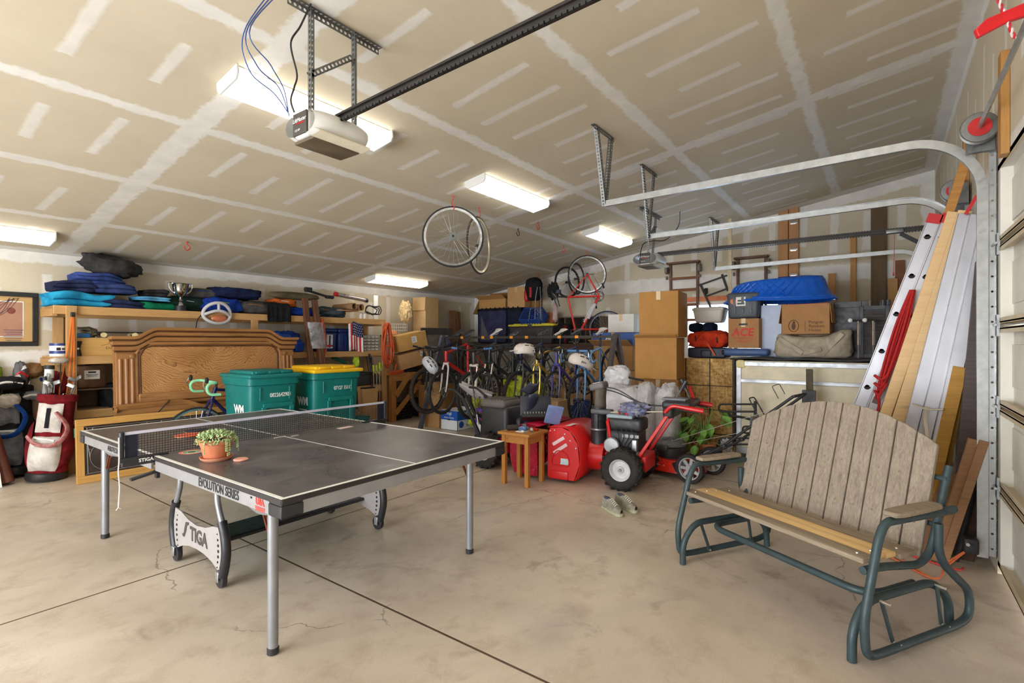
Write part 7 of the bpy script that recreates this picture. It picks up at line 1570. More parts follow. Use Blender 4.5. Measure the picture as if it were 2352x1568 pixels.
# OSB crate
def osbm():
    g=G('strand_board'); v=g.co(); vo=g.n('TexVoronoi'); mp=g.co(scale=(1,9,22),rot=(.5,0,0)); g.t.links.new(mp,vo.inputs[0]); vo.inputs['Scale'].default_value=2.4; vo2=g.n('TexVoronoi'); g.t.links.new(g.co(scale=(1,24,9),rot=(-.4,0,0)),vo2.inputs[0]); vo2.inputs['Scale'].default_value=2.2
    a=g.sep(vo.outputs['Color'])[0]; b=g.sep(vo2.outputs['Color'])[0]; f=g.math('MULTIPLY_ADD',a,.5,g.math('MULTIPLY',b,.5)); n=g.noise(v,2.,4)
    col=g.mix(f,lin((150,108,56)),lin((230,192,126))); col=g.mix(g.ramp(n,.5,.7,0,.4),col,lin((140,96,50))); g.bump(f,.3,.004); return g.done(col,.8,0,.2)
OSB=osbm(); oy0,oy1=1.465,2.30; ox0,ox1=6.62,7.45; oz=1.20
t=thing('plywood_crate','strand board crate with black grid lines behind the mower handle','crate',((ox0+ox1)/2,(oy0+oy1)/2,0),world=True); MB().box(((ox0+ox1)/2,(oy0+oy1)/2,oz/2),(ox1-ox0,oy1-oy0,oz)).build('panels',OSB,t); q=MB()
for y in (oy0+.30,oy0+.60): q.box((ox0-.001,y,oz/2),(.003,.012,oz))
for z in (.26,.56,.86): q.box((ox0-.001,(oy0+oy1)/2,z),(.003,oy1-oy0,.010))
q.build('grid_lines',M((50,40,34),.8),t,smooth=0)
# beige trailer box
TXP,TY0,TY1,TZ=6.42,-.06,1.41,1.205; bei=M((224,212,182),.5,var=.12,scale=5); alu=M((178,180,184),.42,.6,.1); tarp=M((56,52,52),.7,var=.2)
t=thing('utility_trailer','beige panelled trailer box with aluminium trim and black cover behind the bench','trailer',(TXP,.68,0),world=True)
MB().box((TXP+.9,(TY0+TY1)/2,.65),(1.8,TY1-TY0,1.08)).build('body_panel',bei,t)
for y in (TY0+.03,TY1-.03): MB().box((TXP-.004,y,.65),(.016,.05,1.08)).build('corner_trim',alu,t,bevel=.003)
MB().box((TXP-.004,(TY0+TY1)/2,1.155),(.02,TY1-TY0,.05)).build('top_trim',alu,t,bevel=.003); MB().box((TXP-.008,(TY0+TY1)/2,.955),(.022,TY1-TY0-.1,.035)).box((TXP-.016,(TY0+TY1)/2,.972),(.01,TY1-TY0-.1,.012)).build('mid_rail',alu,t,bevel=.003); MB().box((TXP-.012,(TY0+TY1)/2,.14),(.03,TY1-TY0,.07)).build('bottom_rail',alu,t,bevel=.003)
q=MB(); q.grid(lambda u,v:(TXP-.03+1.86*v,TY0-.03+(TY1-TY0+.09)*u,TZ+.008*math.sin(u*17)+.012*mnoise.noise(Vector((u*6,v*9,2)))),24,14); o=q.build('cover',tarp,t,smooth=80); md=o.modifiers.new('s','SOLIDIFY'); md.thickness=.02
MB().box((TXP+.0,TY1+.025,.7),(.05,.03,1.05)).build('cover_edge',tarp,t,bevel=.008); MB().ball((TXP-.004,TY1-.05,1.15),(.02,.05,.05),None,12,8,.6,.6).build('corner_cap',M((226,212,150),.5),t)
for s in (0,1): MB().box((TXP+.3+1.1*s,(TY0+TY1)/2,.055),(.1,TY1-TY0-.2,.11)).build('skid',lumy,t)
# hitch rack standing in front of it
hr=thing('hitch_bike_rack','black hitch mounted bicycle carrier with looped tray arms leaning on the trailer box','bike carrier',(6.1,1.0,0),world=True); hm=M((62,62,60),.45,.4,.2); HX=6.12
Pq=lambda u,v,x=HX: W(u,v,x=x)
a=Pq(1858,848); a2=Pq(1860,935); MB().beam((a.x+.05,a.y,a.z),(a2.x,a2.y,a2.z),.06,.06,up=(0,1,0)).build('receiver_bar',M((72,62,40),.6,.3,.3),hr); MB().box(Pq(1858,918),(.08,.12,.20)).build('receiver_block',blk,hr); MB().beam(Pq(1860,930),(HX,Pq(1858,930).y,.02),.05,.05,up=(0,1,0)).build('stand_post',blk,hr)
a,b=Pq(1730,962),Pq(1850,958); MB().beam(a,b,.05,.05).build('cross_beam',M((70,54,40),.6,.3,.3),hr); 
pz=Pq(1722,1045); MB().beam(Pq(1728,955),Pq(1722,1048),.035,.035,up=(0,1,0)).build('upright',hm,hr)
for u0,u1,v0,v1 in ((1651,1735,928,945),(1706,1752,979,994),(1652,1735,1006,1020)):
    A=Pq(u1,v0);B=Pq(u0+10,v0);C=Pq(u0+10,v1);D=Pq(u1,v1); MB().tube(fillet([A,Pq(u0,v0),Pq(u0,v1),D],.045),.011,8).build('tray_arm',hm,hr); MB().tube([Pq(u1,v0-7),Pq(u1,v1+9)],.016,8).build('arm_post',hm,hr)
MB().tube(bez([Pq(1672,945),Pq(1680,955),Pq(1700,957),Pq(1728,964)],5),.014,8).build('clamp_arm',blk,hr)
fl_=Pq(1668,1035); t=thing('film_roll','crumpled clear film sleeve hanging on the lower carrier arm','film',fl_); lump(MB(),(0,0,.0),(.04,.06,.13),4,.9,.4,3).build('film',FILM,t,smooth=40)
single('black_wire_hook',MB().tube(fillet([W(1788,915,x=5.6),W(1773,887,x=5.6),W(1790,881,x=5.6),W(1803,905,x=5.6)],.015),.004,6),blk,'thin black wire loop standing above the mower handle','wire')
# --- goods on top: left group on the crate
def onX(u0,v0,u1,v1,x=6.75): return BX(u0,v0,u1,v1,x)
zc=oz+.002
y0,y1,_,_=onX(1582,797,1668,820); t=thing('black_case','black hard case lying on the strand board crate under the orange duffel','case',(6.85,(y0+y1)/2,zc)); MB().box((0,0,.07),(.30,y1-y0,.13),r=.02).build('shell',M((40,46,62),.5),t); MB().tube(fillet([(-.16,-.06,.03),(-.165,-.06,.10),(-.165,.06,.10),(-.16,.06,.03)],.02),.006,6).build('handle',blk,t)
t=thing('duffel_bag','bright orange duffel with black straps on the crate below the rolled mats','bag',(6.85,(y0+y1)/2,zc+.137)); flatten(lump(MB(),(0,0,.10),(.17,(y1-y0)*.52,.11),21,.5,.14),0).build('body',CLOTH((226,76,40),(150,36,22)),t,smooth=80); q=MB()
for yy in (-.14,.12): q.tube(bez([(-.10,yy,.0),(-.175,yy,.10),(-.12,yy+.02,.19),(.05,yy,.20)],5),.010,6,flat=.5)
q.build('straps',M((70,30,30),.8),t); MB().beam((-.182,-.12,-.10),(-.178,-.03,.04),.018,.005,up=(-1,0,0)).build('loose_strap',M((220,90,50),.8),t)
for i,(u,lab) in enumerate(((1597,'left dark rolled mat on the orange duffel'),(1629,'right dark rolled mat on the orange duffel'))):
    p=W(u,756,x=6.8); t=thing('rolled_mat',lab,'rolled mat',(6.85,p.y,zc+.345),group='rolled mats on the orange duffel'); MB().ball((0,0,.05),(.15,.085,.06),None,20,12,.6,.8).build('roll',dkblue,t); MB().tube(arc((0,0,.05),.074,0,2*PI,16,(0,1.08,0),(0,0,.84)),.006,5).build('cord',orng,t)
y0,y1,_,_=onX(1591,707,1664,744); tote('pale grey open basin on top of the rolled mats',(6.85,(y0+y1)/2,zc+.455),(.30,y1-y0,.20),M((196,188,178),.5,var=.06),taper=1.22,ribs=0,name='plastic_basin')
# middle group
y0,y1,_,_=onX(1660,806,1765,820,6.6); t=thing('suitcase','flat blue suitcase lying under the red lettered carton','suitcase',(6.78,(y0+y1)/2,TZ+.03)); MB().box((0,0,.05),(.36,y1-y0,.085),r=.03).build('shell',M((64,92,140),.5),t); MB().lathe([(0,-.015),(.03,-.015),(.03,.015),(0,.015)],14,T(-.15,(y1-y0)/2,.045)@RX(PI/2)).build('wheel',rub,t)
y0,y1,_,_=onX(1674,740,1746,806,6.62); zc2=TZ+.128; d=(.36,y1-y0,.36); t=carton('brown carton with big red lettering and a hand hole under the grey tote',(6.80,(y0+y1)/2,zc2),d,-.06,CARD((184,136,92))); ar=M((206,60,52),.7); f=fr(t,'-x',d,0,0)
text('ACE',.13,f@T(-.01,.19,.001),ar,t,bold=.004,shear=.15); text('The helpful place.',.034,f@T(0,.125,.001),ar,t); MB().box((0,.09,.001),(.16,.006,.001),f).box((0,.075,.001),(.12,.004,.001),f).build('print_lines',ar,t); MB().box((0,.29,.001),(.10,.022,.002),f,r=.0009).build('hand_hole',blk,t)
y0,y1,_,_=onX(1668,683,1744,740,6.62); t=tote('dark grey tote with orange and white stickers beneath the blue pool',(6.80,(y0+y1)/2,zc2+.363),(.36,y1-y0,.315),M((70,74,82),.5),ribs=3,taper=1.12); MB().lathe([(0,0),(.036,0),(.036,.002),(0,.002)],18,T(-.175,(y1-y0)*.28,.21)@RY(-PI/2)).build('round_sticker',M((226,120,60),.5),t); MB().box((-.176,.02,.205),(.003,.11,.11)).build('sticker',labw,t); MB().box((-.178,.02,.215),(.003,.07,.02)).box((-.178,.02,.18),(.003,.08,.02)).build('sticker_print',blkp,t)
y0,y1,_,_=onX(1742,700,1800,815,6.62); t=single('foam_block',MB().box((0,0,.31),(.10,y1-y0,.62),r=.012),M((196,208,232),.7,var=.06),'tall bluish white foam block standing left of the beige tarp bundle','foam'); t.location=(6.80,(y0+y1)/2,TZ+.028)
y0,y1,_,_=onX(1777,748,1955,818,6.55); t=thing('tarp_bundle','folded beige canvas bundle pressed flat under the book carton','canvas',(6.72,(y0+y1)/2,TZ+.028)); w=y1-y0; can=CLOTH((196,184,164),(150,138,120),scale=.8)
mb=MB(); mb.ball((0,0,.13),(.20,w*.5,.15),None,44,24,.45,.5,.10,2.2,5); flatten(mb,0); mb.v=[(a,b,c*(1+.55*max(0,-b/(w*.5)-.45)+.12*max(0,b/(w*.5)-.5)-.16*max(0,1-(b/(w*.38))**2))) for a,b,c in mb.v]; mb.build('canvas',can,t,smooth=70)
q=MB()
for (ya,za,yb,zb) in ((.42,.22,.10,.05),(.10,.05,-.14,.10),(-.14,.03,-.40,.27)): q.beam((-.205,ya*w,za),(-.212,yb*w,zb),.05,.012,up=(-1,0,0))
q.build('folded_edges',can,t,bevel=.005)
y0,y1,_,_=onX(1796,700,1908,767,6.58); d=(.38,y1-y0,.34); zb=TZ+.028+.265; t=carton('open brown book carton with a printed bird badge on the beige canvas bundle',(6.78,(y0+y1)/2,zb),d,-.04,CARD((186,138,92)),flaps=(95,None,98,None)); f=fr(t,'-x',d,0,0); bp_=M((84,60,40),.7)
for k,s in enumerate(('Penguin','Random','House')): text(s,.046,f@T(.035,.135-.045*k,.001),bp_,t,align='LEFT')
MB().tube([f@Vector((-.115+.05*math.cos(a),.095+.066*math.sin(a),.001)) for a in [2*PI*i/24 for i in range(24)]],.003,4,closed=True).tube([f@Vector((.0,.15,.001)),f@Vector((.0,.03,.001))],.0015,4).build('badge_outline',bp_,t); MB().ball((0,0,0),(.022,.040,.002),f@T(-.115,.088,.001),12,8).ball((0,0,0),(.015,.016,.002),f@T(-.112,.133,.001),10,6).build('badge_bird',bp_,t)
MB().box((0,0,d[2]-.02),(d[0]-.03,d[1]-.04,.05)).build('red_contents',M((190,26,40),.6),t)
# blue kiddie pool resting over the tote and book carton
y0,y1,z0,z1=onX(1650,640,1915,694,6.6); pw=y1-y0; pm_=M((20,96,206),.3,.0,.1,name='pool_blue'); t=thing('kiddie_pool','upturned blue plastic kiddie pool across the tote and book carton','pool',(6.95,(y0+y1)/2,1.91)); n=60
def pool(u,v):
    a=2*PI*u; k=[1.0,.985,.93,.86,.82,.78,.5,.01][int(round(v*7))]; z=[0,.035,.045,.14,.21,.245,.262,.262][int(round(v*7))]
    q=.004*math.sin(a*22)*(1 if 2<=int(round(v*7))<=4 else 0); wv=.008*math.sin(3*a)
    return ((.36+q)*k*math.cos(a),(pw/2+q)*k*math.sin(a),z*(1-.10*math.sin(a))+wv)
MB().grid(pool,n*2,8,True).build('shell',pm_,t,smooth=60).modifiers.new('s','SOLIDIFY').thickness=.006
MB().tube([(.365*math.cos(a),pw/2*1.01*math.sin(a),.008*math.sin(3*a)) for a in [2*PI*i/60 for i in range(60)]],.016,8,closed=True).build('rim',pm_,t)
q=MB()
for i in range(11):
    for sgn in (1,-1):
        P=[]
        for k in range(8):
            f=k/7; a=PI*(.56+.052*i+sgn*.10*f); kk=.935-.12*f; P.append(((.365)*kk*math.cos(a),(pw/2+.006)*kk*math.sin(a),(.05+.16*f)*(1-.10*math.sin(a))+.008*math.sin(3*a)))
        q.tube(P,.006,5)
q.build('quilted_ridges',pm_,t)
# right group: dark cabinet doors and black shutter, crutches
bkw=M((52,52,58),.45,var=.12); y0,y1,z0,z1=onX(1921,692,1974,818,6.9); t=thing('cabinet_front','dark grey panelled cabinet door standing left of the black shutter','door panel',(6.92,(y0+y1)/2,TZ+.03)); h=z1-TZ-.03; w=y1-y0+.16; MB().box((0,0,h/2),(.02,w,h)).build('panel',bkw,t)
for s in (-1,1): MB().box((-.014,s*(w/2-.03),h/2),(.014,.06,h)).build('stile',bkw,t,bevel=.003); MB().box((-.014,0,h/2+s*(h/2-.035)),(.014,w-.12,.07)).build('rail',bkw,t,bevel=.003)
y0,y1,z0,z1=onX(1974,702,2044,816,6.85); t=thing('shutter','black louvred shutter with dark brown slats standing behind the metal crutches','shutter',(6.86,(y0+y1)/2,TZ+.03)); h=z1-TZ-.03; w=y1-y0
for s in (-1,1): MB().box((0,s*(w/2-.02),h/2),(.04,.04,h)).build('stile',bkw,t,bevel=.004); MB().box((0,0,h/2+s*(h/2-.02)),(.04,w-.08,.04)).build('rail',bkw,t)
q=MB()
for k in range(13): q.box((.0,0,.06+(h-.12)*(k+.5)/13),(.028,w-.08,.030),T(0,0,0))
q.build('louvres',M((52,42,38),.6,var=.3,scale=20),t); MB().box((.02,0,h/2),(.006,w-.06,h-.06)).build('backing',blk,t)
for s in (.28,.44): MB().lathe([(.025,0),(.025,.06),(0,.062)],12,T(0,-w*s,h)).build('post_cap',bkw,t)
for i,(u,lab) in enumerate(((1972,'left metal crutch standing in front of the black shutter'),(2006,'right metal crutch standing in front of the black shutter'))):
    p=W(u,790,x=6.66); t=thing('crutch',lab,'crutch',(6.66,p.y,TZ+.03),group='metal crutches by the shutter'); MB().tube([(0,0,0),(0,0,.20)],.010,8).build('lower_tube',M((120,116,112),.4,.4),t); MB().tube([(0,0,.14),(0,0,.40)],.015,10).build('upper_tube',chrome,t); MB().tube([(0,-.03,.40),(0,.07,.41)],.012,8).build('handle',blk,t); MB().ball((0,.075,.41),.024,None,12,8).build('knob',white,t)
# ---- wall goods: hand trucks, boards
olm=M((110,78,62),.6,.2,.3,10); olw=WOOD((150,100,66),(100,64,42),.7,'y',1.)
def handtruck(label,u0,u1,v0,zb,x,rungs):
    y0,y1=W(u1,v0,x=x).y,W(u0,v0,x=x).y; zt=W((u0+u1)/2,v0,x=x).z; t=thing('hand_truck',label,'hand truck',(x,(y0+y1)/2,zb),group='old hand trucks on the window wall'); w=y1-y0; h=zt-zb
    for s in (-1,1): MB().box((0,s*(w/2-.02),h/2),(.04,.04,h)).build('side_rail',olm,t,bevel=.004)
    MB().box((-.05,0,h-.03),(.14,w*1.1,.03)).build('nose_plate',olm,t)
    for k in range(rungs): MB().box((0,0,h*(.30+.18*k) if k<3 else h*.8),(.03,w-.06,.045)).build('rung',olw,t)
    for s in (-1,1): MB().lathe([(0,-.02),(.07,-.02),(.075,0),(.07,.02),(0,.02)],20,T(-.06,s*(w/2+.03),h-.14)@RX(PI/2)).lathe([(0,-.012),(.03,-.012),(.03,.012),(0,.012)],14,T(-.06,s*(w/2+.03),h-.28)@RX(PI/2)).build('wheel',M((120,116,108),.6),t)
    return t
handtruck('old hand truck with wooden rungs hung on the wall above the grey basin',1538,1605,600,1.35,8.94,4); handtruck('second old hand truck hung on the wall behind the blue pool',1692,1762,588,1.5,8.94,2)
bn=M((74,70,70),.6,.2,.2); t=thing('folding_stand','black folding frame leaning on the wall left of the blue pool','frame',W(1635,690,x=8.93),world=True); mb=MB(); q=lambda u,v: W(u,v,x=8.945); MB().tube([q(1605,655),q(1670,632)],.014,8).build('upper_bar',bn,t); MB().tube([q(1608,652),q(1632,705)],.018,8).build('left_leg',bn,t); MB().tube([q(1658,630),q(1672,668)],.018,8).build('right_leg',bn,t); MB().tube([q(1622,680),q(1672,662)],.014,8).build('lower_bar',bn,t); MB().lathe([(0,-.02),(.05,-.02),(.05,.02),(0,.02)],14,T(*q(1622,668))@RX(PI/2)).build('wheel',rub,t)
fir=WOOD((208,158,108),(168,116,70),.6,'z',1.,'fir_stud'); dkb=WOOD((122,100,72),(84,66,46),.7,'z',1.,'weathered_plank'); hon=WOOD((204,156,92),(166,116,62),.55,'z',1.2,'honey_stick')
for u0,u1,v0,mt,xx,lab in ((1787,1810,480,fir,8.90,'left of the two pale studs leaning on the window wall behind the pool'),(1812,1834,474,fir,8.90,'right of the two pale studs on the window wall, with metal clips'),(1953,1966,538,hon,8.90,'thin honey coloured stick standing on the window wall'),(2000,2036,474,dkb,8.88,'broad weathered plank standing on the window wall'),(1902,1919,628,fir,8.86,'short pale stud standing on the window wall at the pool rim'),(2040,2062,640,hon,8.86,'short honey offcut right of the weathered plank'),(2056,2078,598,olw,8.90,'reddish offcut right of the short honey one')):
    a=W(u0,v0,x=xx); b=W(u1,v0,x=xx); w=abs(a.y-b.y); t=single('wall_board',MB().box((0,0,a.z/2+.0),(.038,w,a.z),RY(-.0)),mt,lab,'board','boards standing on the window wall',bevel=.003); t.location=(xx+.02,(a.y+b.y)/2,0)
    if u0==1812:
        t.name='wall_board'
        for v in (510,572,632): z=W(1823,v,x=xx).z; MB().box((-.022,0,z),(.012,w*.8,.06),r=.003).build('metal_clip',chrome,t)
a=W(1677,472,x=8.3); single('thin_post',MB().box((0,0,(a.z+.02)/2),(.03,.05,a.z+.02)),M((214,196,160),.7),'thin tan post standing in front of the window wall beside the low track','post').location=(8.45,W(1677,600,x=8.45).y,0)
# ================================================================ leaning ladders and lumber between the doors
alm=M((184,184,190),.44,.7,.05,3,name='aluminium')
def lean(u,v,u2,v2,x,x2=None):
    A=W(u,v,x=x); B=W(u2,v2,x=x2 if x2 else x); d=(A-B); k=-B.z/d.z; return A,B+d*k
lad=thing('extension_ladder','aluminium extension ladder leaning by the far door, rung holes showing','ladder',W(1975,930,x=4.95)*1,world=True); lad.location.z=0; ORG[lad.name]=tuple(lad.location)
for i,(u,v,u2,v2,lab) in enumerate(((2149,495,1973,935,1),(2182,495,2003,945,2))):
    A,B=lean(u,v,u2,v2,4.98); d=(A-B).normalized(); sd=d.cross(Vector((1,0,0))).normalized()
    for X in (0,.36):
        o=Vector((X,0,0)); r=MB(); r.beam(B+o,A+o,.012,.080,up=sd); r.beam(B+o+sd*.04,A+o+sd*.04,.03,.008,up=sd); r.beam(B+o-sd*.04,A+o-sd*.04,.03,.008,up=sd); r.build('rail',alm,lad,bevel=.002)
        MB().beam(A-d*.06+o,A+d*.01+o,.034,.09,up=sd).build('end_cap',redm,lad)
    L=(A-B).length; n=int(L/.305); 
    for k in range(1,n+1):
        c=B+d*(L-.16-.305*(k-1)); MB().tube([c+Vector((-.006,0,0)),c+Vector((.37,0,0))],.017,8).build('rung',alm,lad)
        fmh=frame(c+Vector((-.0085,0,0)),d.cross(Vector((1,0,0))),d); q=MB().prism([(.022*math.cos(a),.022*math.sin(a)) for a in [PI+PI*j/10 for j in range(11)]],.006,frame(c+Vector((-.007,0,0)),(0,-1,0),(0,0,1))); q.build('rung_hole',M((34,32,32),.8),lad)
    if i:
        c=B+d*(L*.47); fb=frame(c+Vector((-.0075,0,0)),-sd if sd.y>0 else sd,d); 
        for k,(hh,cc) in enumerate(((.12,(196,190,120)),(.05,(120,90,90)),(.08,(214,206,204)))): MB().box((0,-.12*k-.05*(k>0),0),(.05,hh,.002),fb).build('label',M(cc,.5),lad)
A,B=lean(2096,672,2012,930,4.90); rp=M((176,30,32),.8,var=.2,scale=40); t=thing('red_rope','red rope hanks hanging down the side of the extension ladder','rope',A,world=True); random.seed(3)
mb=MB()
for k in range(8):
    o=Vector((-.03-.012*(k%3),-.03+.009*k,0)); e=A.lerp(B,.40+.02*(k%4)); mb.tube(bez([A+o*.4+Vector((0,0,.02)),A.lerp(e,.3)+o+Vector((0,.006*(k%2),0)),A.lerp(e,.65)+o*1.05,e+o*.5],6),.009,6)
mb.build('hank',rp,t,smooth=80); e=A.lerp(B,.40); MB().tube(bez([e+Vector((-.05,-.03,.02)),e+Vector((-.06,.02,-.08)),e+Vector((-.05,.03,-.2)),B.lerp(e,.4)],6),.010,6).build('tail',rp,t)
for k in range(3): MB().tube(bez([e+Vector((-.03,-.04+.02*k,.10-.06*k)),e+Vector((-.06,0+.01*k,.05-.06*k)),e+Vector((-.03,.05,.08-.06*k))],4),.011,6).build('wrap',rp,t)
def board(label,u,v,u2,v2,x,w,th,mt,x2=None,name='leaning_board',cut=0.,grp='lumber leaning between the doors'):
    A,B=lean(u,v,u2,v2,x,x2); d=(A-B).normalized(); sd=d.cross(Vector((1,0,0))).normalized(); t=single(name,MB().beam(B+d*cut,A,th,w,up=sd),mt,label,'board',grp,bevel=.003); return t
pnl=WOOD((236,206,158),(216,174,120),.55,'y',1.,'fresh_pine'); ylw=WOOD((200,154,72),(158,112,44),.6,'y',1.,'yellow_stud'); dgw=WOOD((96,82,80),(66,56,56),.6,'y',1.,'dark_purple_board'); brp=WOOD((140,98,62),(104,68,40),.7,'y',1.,'brown_plank'); rdw=WOOD((172,130,92),(128,92,62),.6,'y',1.,'redwood_stud'); dkk=WOOD((78,54,38),(50,36,28),.7,'y',1.,'dark_lumber')
board('fresh pine board leaning left, first of the two beside the red rope',2191,487,2036,945,4.86,.075,.038,pnl); board('fresh pine board leaning right, second of the pair next to the aluminium ramps',2217,484,2063,965,4.78,.08,.038,pnl)
board('wide brown plank leaning behind the extension ladder',2150,560,2060,830,5.42,.14,.03,brp); board('dark plank showing in the gap between pine boards and aluminium ramps',2215,600,2085,960,4.92,.16,.03,M((104,84,78),.7,var=.15))
board('long honey stick leaning high across the wall beside the near track',2240,303,2165,535,4.99,.06,.03,WOOD((202,150,80),(166,110,50),.55,'y',1.)); single('red_stick',MB().beam(W(2218,492,x=4.60),W(2244,449,x=4.60),.02,.03,up=(1,0,0)),redm,'short red stick poking up just above the aluminium ramps','stick')
rm=thing('folding_ramp','three silver aluminium ramp panels hinged together and strapped, leaning by the track','ramp',W(2120,985,x=4.62)*1,world=True); rm.location.z=0; ORG[rm.name]=tuple(rm.location)
for k,(u,v,u2,v2) in enumerate(((2219,490,2098,960),(2246,492,2128,985),(2268,520,2160,1010))):
    A,B=lean(u,v,u2,v2,4.64-.05*k); d=(A-B).normalized(); sd=d.cross(Vector((1,0,0))).normalized(); r=MB(); r.beam(B,A,.006,.076,up=sd); 
    for s in (-1,1): r.beam(B+sd*s*.037+Vector((.02,0,0)),A+sd*s*.037+Vector((.02,0,0)),.04,.006,up=sd)
    r.build('panel',alm,rm,bevel=.002)
    if k==0:
        for f in (.28,.72):
            c=B.lerp(A,f)-sd*(.06 if sd.y<0 else -.06); c=B.lerp(A,f)+(-sd if sd.y>0 else sd)*.06; MB().box(c+Vector((-.01,0,0)),(.012,.06,.07),r=.004).build('hinge_plate',galv,rm); MB().tube(fillet([c+Vector((-.018,.0,.03)),c+Vector((-.018,-.07,.02)),c+Vector((-.018,-.075,-.05)),c+Vector((-.018,-.03,-.055))],.015),.006,6).build('hinge_loop',galv,rm)
    if k==2:
        f_=frame(B.lerp(A,.36)+Vector((-.0045,0,0)),d,(-sd if sd.y<0 else sd)); text('WARNING',.035,f_@T(-.12,.0,.0)@RZm(0),blkp,rm); MB().prism([(0,0),(.05,0),(.025,.045)],.001,f_@T(-.26,-.02,0)).build('warning_triangle',blkp,rm); MB().box((.22,.006,0),(.20,.010,.001),f_).box((.22,-.012,0),(.14,.006,.001),f_).build('label_print',blkp,rm)
A0=W(2098,928,x=4.60); A1=W(2168,940,x=4.50); sm=M((206,196,180),.8); MB().tube(bez([A0,A0.lerp(A1,.5)+Vector((-.02,0,-.015)),A1],5),.014,6,flat=.5).tube(bez([A0.lerp(A1,.45)+Vector((-.02,0,0)),W(2125,965,x=4.55),W(2130,1000,x=4.52),W(2128,1040,x=4.5)],5),.012,6,flat=.5).build('strap',sm,rm)
board('bright yellow stud leaning right of the aluminium ramps',2205,842,2155,1060,4.55,.075,.04,ylw); board('second yellow board peeking above the bright yellow stud',2218,810,2190,960,4.62,.06,.04,ylw)
board('tall dark purple board leaning beside the near door track',2262,600,2222,1020,4.42,.09,.05,dgw); board('dark lumber piece behind the tall purple board',2272,840,2225,1080,4.50,.08,.05,dkk); board('orange painted offcut beside the near track',2258,960,2250,1030,4.40,.035,.03,M((220,120,40),.6))
board('left one of two short reddish studs leaning in front near the bench',2236,1008,2160,1252,4.25,.050,.04,rdw); board('right one of two short reddish studs leaning in front near the track',2260,1012,2178,1258,4.22,.046,.04,rdw); board('short dark stud end leaning left of the reddish pair',2188,1085,2160,1160,4.40,.09,.05,M((132,92,56),.7,var=.2)); board('dark brown stud low down right of the reddish pair',2250,1120,2225,1250,4.40,.07,.05,dkk); board('brown stud lying low beside the track behind the reddish pair',2232,1140,2205,1240,4.48,.07,.05,WOOD((120,80,48),(84,54,34),.7,'y'))
single('iron_pipe',MB().tube(list(lean(2262,1030,2205,1250,4.33)),.016,10),blk,'black iron pipe leaning behind the short reddish studs','pipe')
# cords, sensor and daylight sill at the door foot
t=thing('door_sensor','black door sensor with orange wires at the foot of the near track','sensor',(4.20,YC+.11,.14),world=True); MB().box((4.17,YC+.13,.17),(.09,.07,.09),r=.01).build('body',blk,t); MB().lathe([(0,0),(.01,0),(.01,.03),(0,.03)],10,T(4.12,YC+.15,.19)@RY(-PI/2)).build('lens',galv,t)
for k in range(2): MB().tube(bez([(4.17,YC+.14,.14),(4.05,YC+.25,.05+.02*k),(3.9,YC+.32,.012),(4.15,YC+.5+.05*k,.012),(4.3,YC+.75,.012)],6),.005,6).build('wire',M((220,110,60),.5),t)
single('red_cable',MB().tube(bez([(4.2,YC+.16,.008),(4.15,YC+.22,.008),(4.3,YC+.5,.008),(4.5,YC+.72,.008)],6),.006,6),M((206,60,60),.6),'thin red cord lying along the floor at the near door','cord')
# ================================================================ things hanging from the ceiling
hkr=M((200,52,40),.5); 
def hook(label,u,v,mt,group='ceiling storage hooks',drop=.10,rz=0.,name='ceiling_hook',xy=None):
    c=W(u,v) if xy is None else Vector((xy[0],xy[1],ceilz(xy[1]))); t=thing(name,label,'hook',(c.x,c.y,ceilz(c.y)),rz,group)
    MB().tube(bez([(0,0,0),(0,0,-.03),(.025,0,-.05),(.03,0,-.075),(.0,0,-drop),(-.028,0,-drop+.02),(-.028,0,-drop+.045)],5),.0055,8).build('hook',mt,t); MB().lathe([(.0,0),(.012,0),(.010,-.008),(0,-.008)],10).build('collar',mt,t); return t
hook('dark empty ceiling hook left of the red one, right of the hanging wheels',1190,525,M((70,60,50),.5,.3)); hook('red empty ceiling hook between the second light and the far opener',1236,510,hkr); hook('small red ceiling hook above the rack, near the hanging red bicycle',1295,565,hkr); hook('red ceiling hook over the left part of the shelves',430,555,hkr)
hook('red ceiling hook holding the rear wheel of the hanging red bicycle',0,0,hkr,xy=(7.83,4.13),rz=.6); hook('red ceiling hook holding up the backpack',0,0,hkr,xy=(8.38,W(1237,635,x=8.38).y),drop=.14)
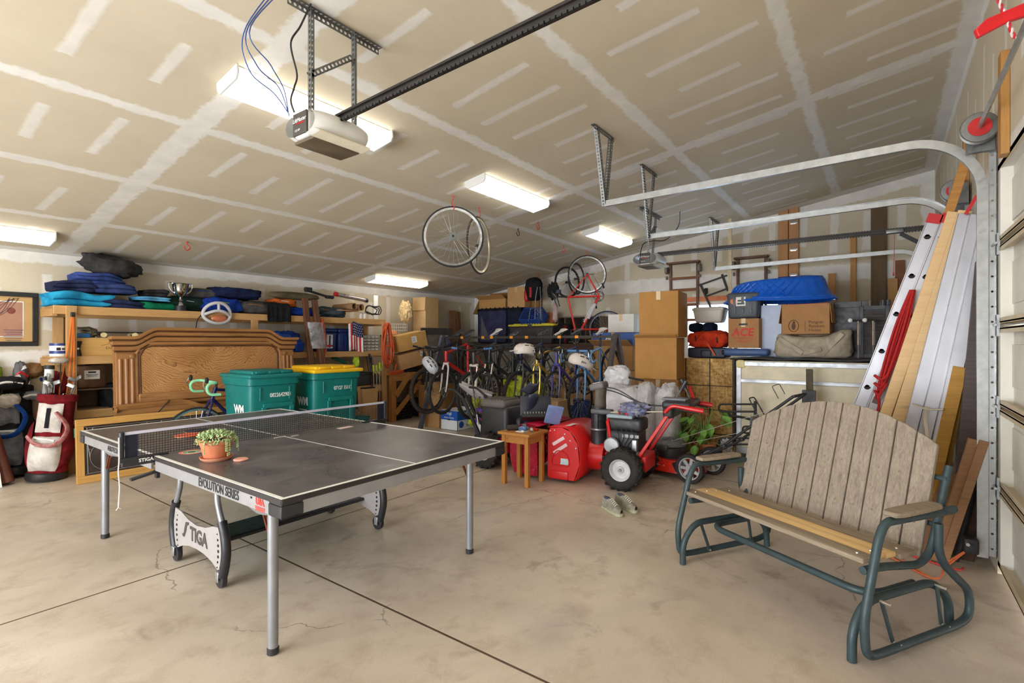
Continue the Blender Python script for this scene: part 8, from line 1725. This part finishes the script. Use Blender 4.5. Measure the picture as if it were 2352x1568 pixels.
for i,(x,y,r,rz,lab,hl,cas) in enumerate(((4.16,3.86,.342,None,'silver bicycle wheel with cassette hanging face-on from the ceiling','red ceiling hook holding the face-on bicycle wheel',True),(4.68,3.92,.345,63,'bicycle wheel with worn pale rim hanging edge-on behind the other wheel','red ceiling hook holding the edge-on bicycle wheel',False))):
    hook(hl,0,0,hkr,xy=(x,y),rz=(1.2 if i==0 else .2),drop=.15)
    zc=ceilz(y)-.135-r+.025; rz_=(YAW-PI/2) if rz is None else YAW-PI/2+math.radians(rz)+.12
    if i==0: rz_=math.atan2(y,x)-PI/2
    t=thing('bicycle_wheelset',lab,'bicycle wheel',(x,y,zc),rz_,'bicycle wheels hanging from the ceiling')
    wheel(t,(0,0,0),r,.013,tyb if i==0 else tyt,rims if i==0 else M((196,186,160),.35,.6),spk,28,cass=cas,rimh=.018,name='wheel_body')
for i,(u,v,lab) in enumerate(((1303,648,'front black bicycle wheel of the pair hung left of the red bicycle'),(1324,640,'rear black bicycle wheel of the pair hung left of the red bicycle'))):
    c=W(u,v,x=8.35+.08*i); t=thing('bicycle_wheelset',lab,'bicycle wheel',c,YAW-PI/2+.55+.35*i,'black bicycle wheels on the window wall'); wheel(t,(0,0,0),.30,.012,tyb,rimb,spb,24,name='wheel_body')
    MB().tube([(0,0,.29),(0,0,ceilz(c.y)-c.z-.005)],.004,6).build('hanger',hkr,t)
# red pull handle on its rope near the camera
c=W(2312,44,D=2.0); t=thing('pull_toggle','red wooden pull handle on a twisted red and white rope near the near door','handle',c,YAW-PI/2+.35,rot=(0,-.30,YAW-PI/2-.35)); L=.21
MB().prism([(-L/2,-.028),(-L/2,.008),(-.06,.030),(.06,.030),(L/2,.008),(L/2,-.028),(0,-.014)],.024,T(0,.011,0)@RX(PI/2)).build('grip',M((206,24,34),.4),t,bevel=.004)
rpm=M((226,206,206),.8,var=.1); q=MB(); q2=MB()
for s,mm in ((0,q),(PI,q2)): mm.tube([(.004*math.cos(k*.9+s),.004*math.sin(k*.9+s),-.085+k*.006) for k in range(0,120)],.0042,5)
q.build('white_strand',rpm,t); q2.build('red_strand',M((190,40,50),.8),t)
# pull cords of the far opener trolley
c=W(2055,545,x=6.84); t=thing('opener_trolley','grey trolley and black arm of the far opener beside the leaning ladder','opener arm',c,world=True); y=W(2055,525,x=6.84).y; MB().box((6.84,y,2.60),(.05,.16,.05),r=.01).build('trolley',galvd,t); MB().beam((6.84,y-.05,2.57),(6.84,YC+.05,2.30),.04,.02,up=(1,0,0)).build('door_arm',blk,t); MB().tube([(6.84,y,2.58),(6.84,y+.01,2.15)],.003,5).build('release_cord',redm,t); MB().box((6.84,y+.01,2.14),(.10,.015,.03),r=.005).build('release_handle',redm,t)
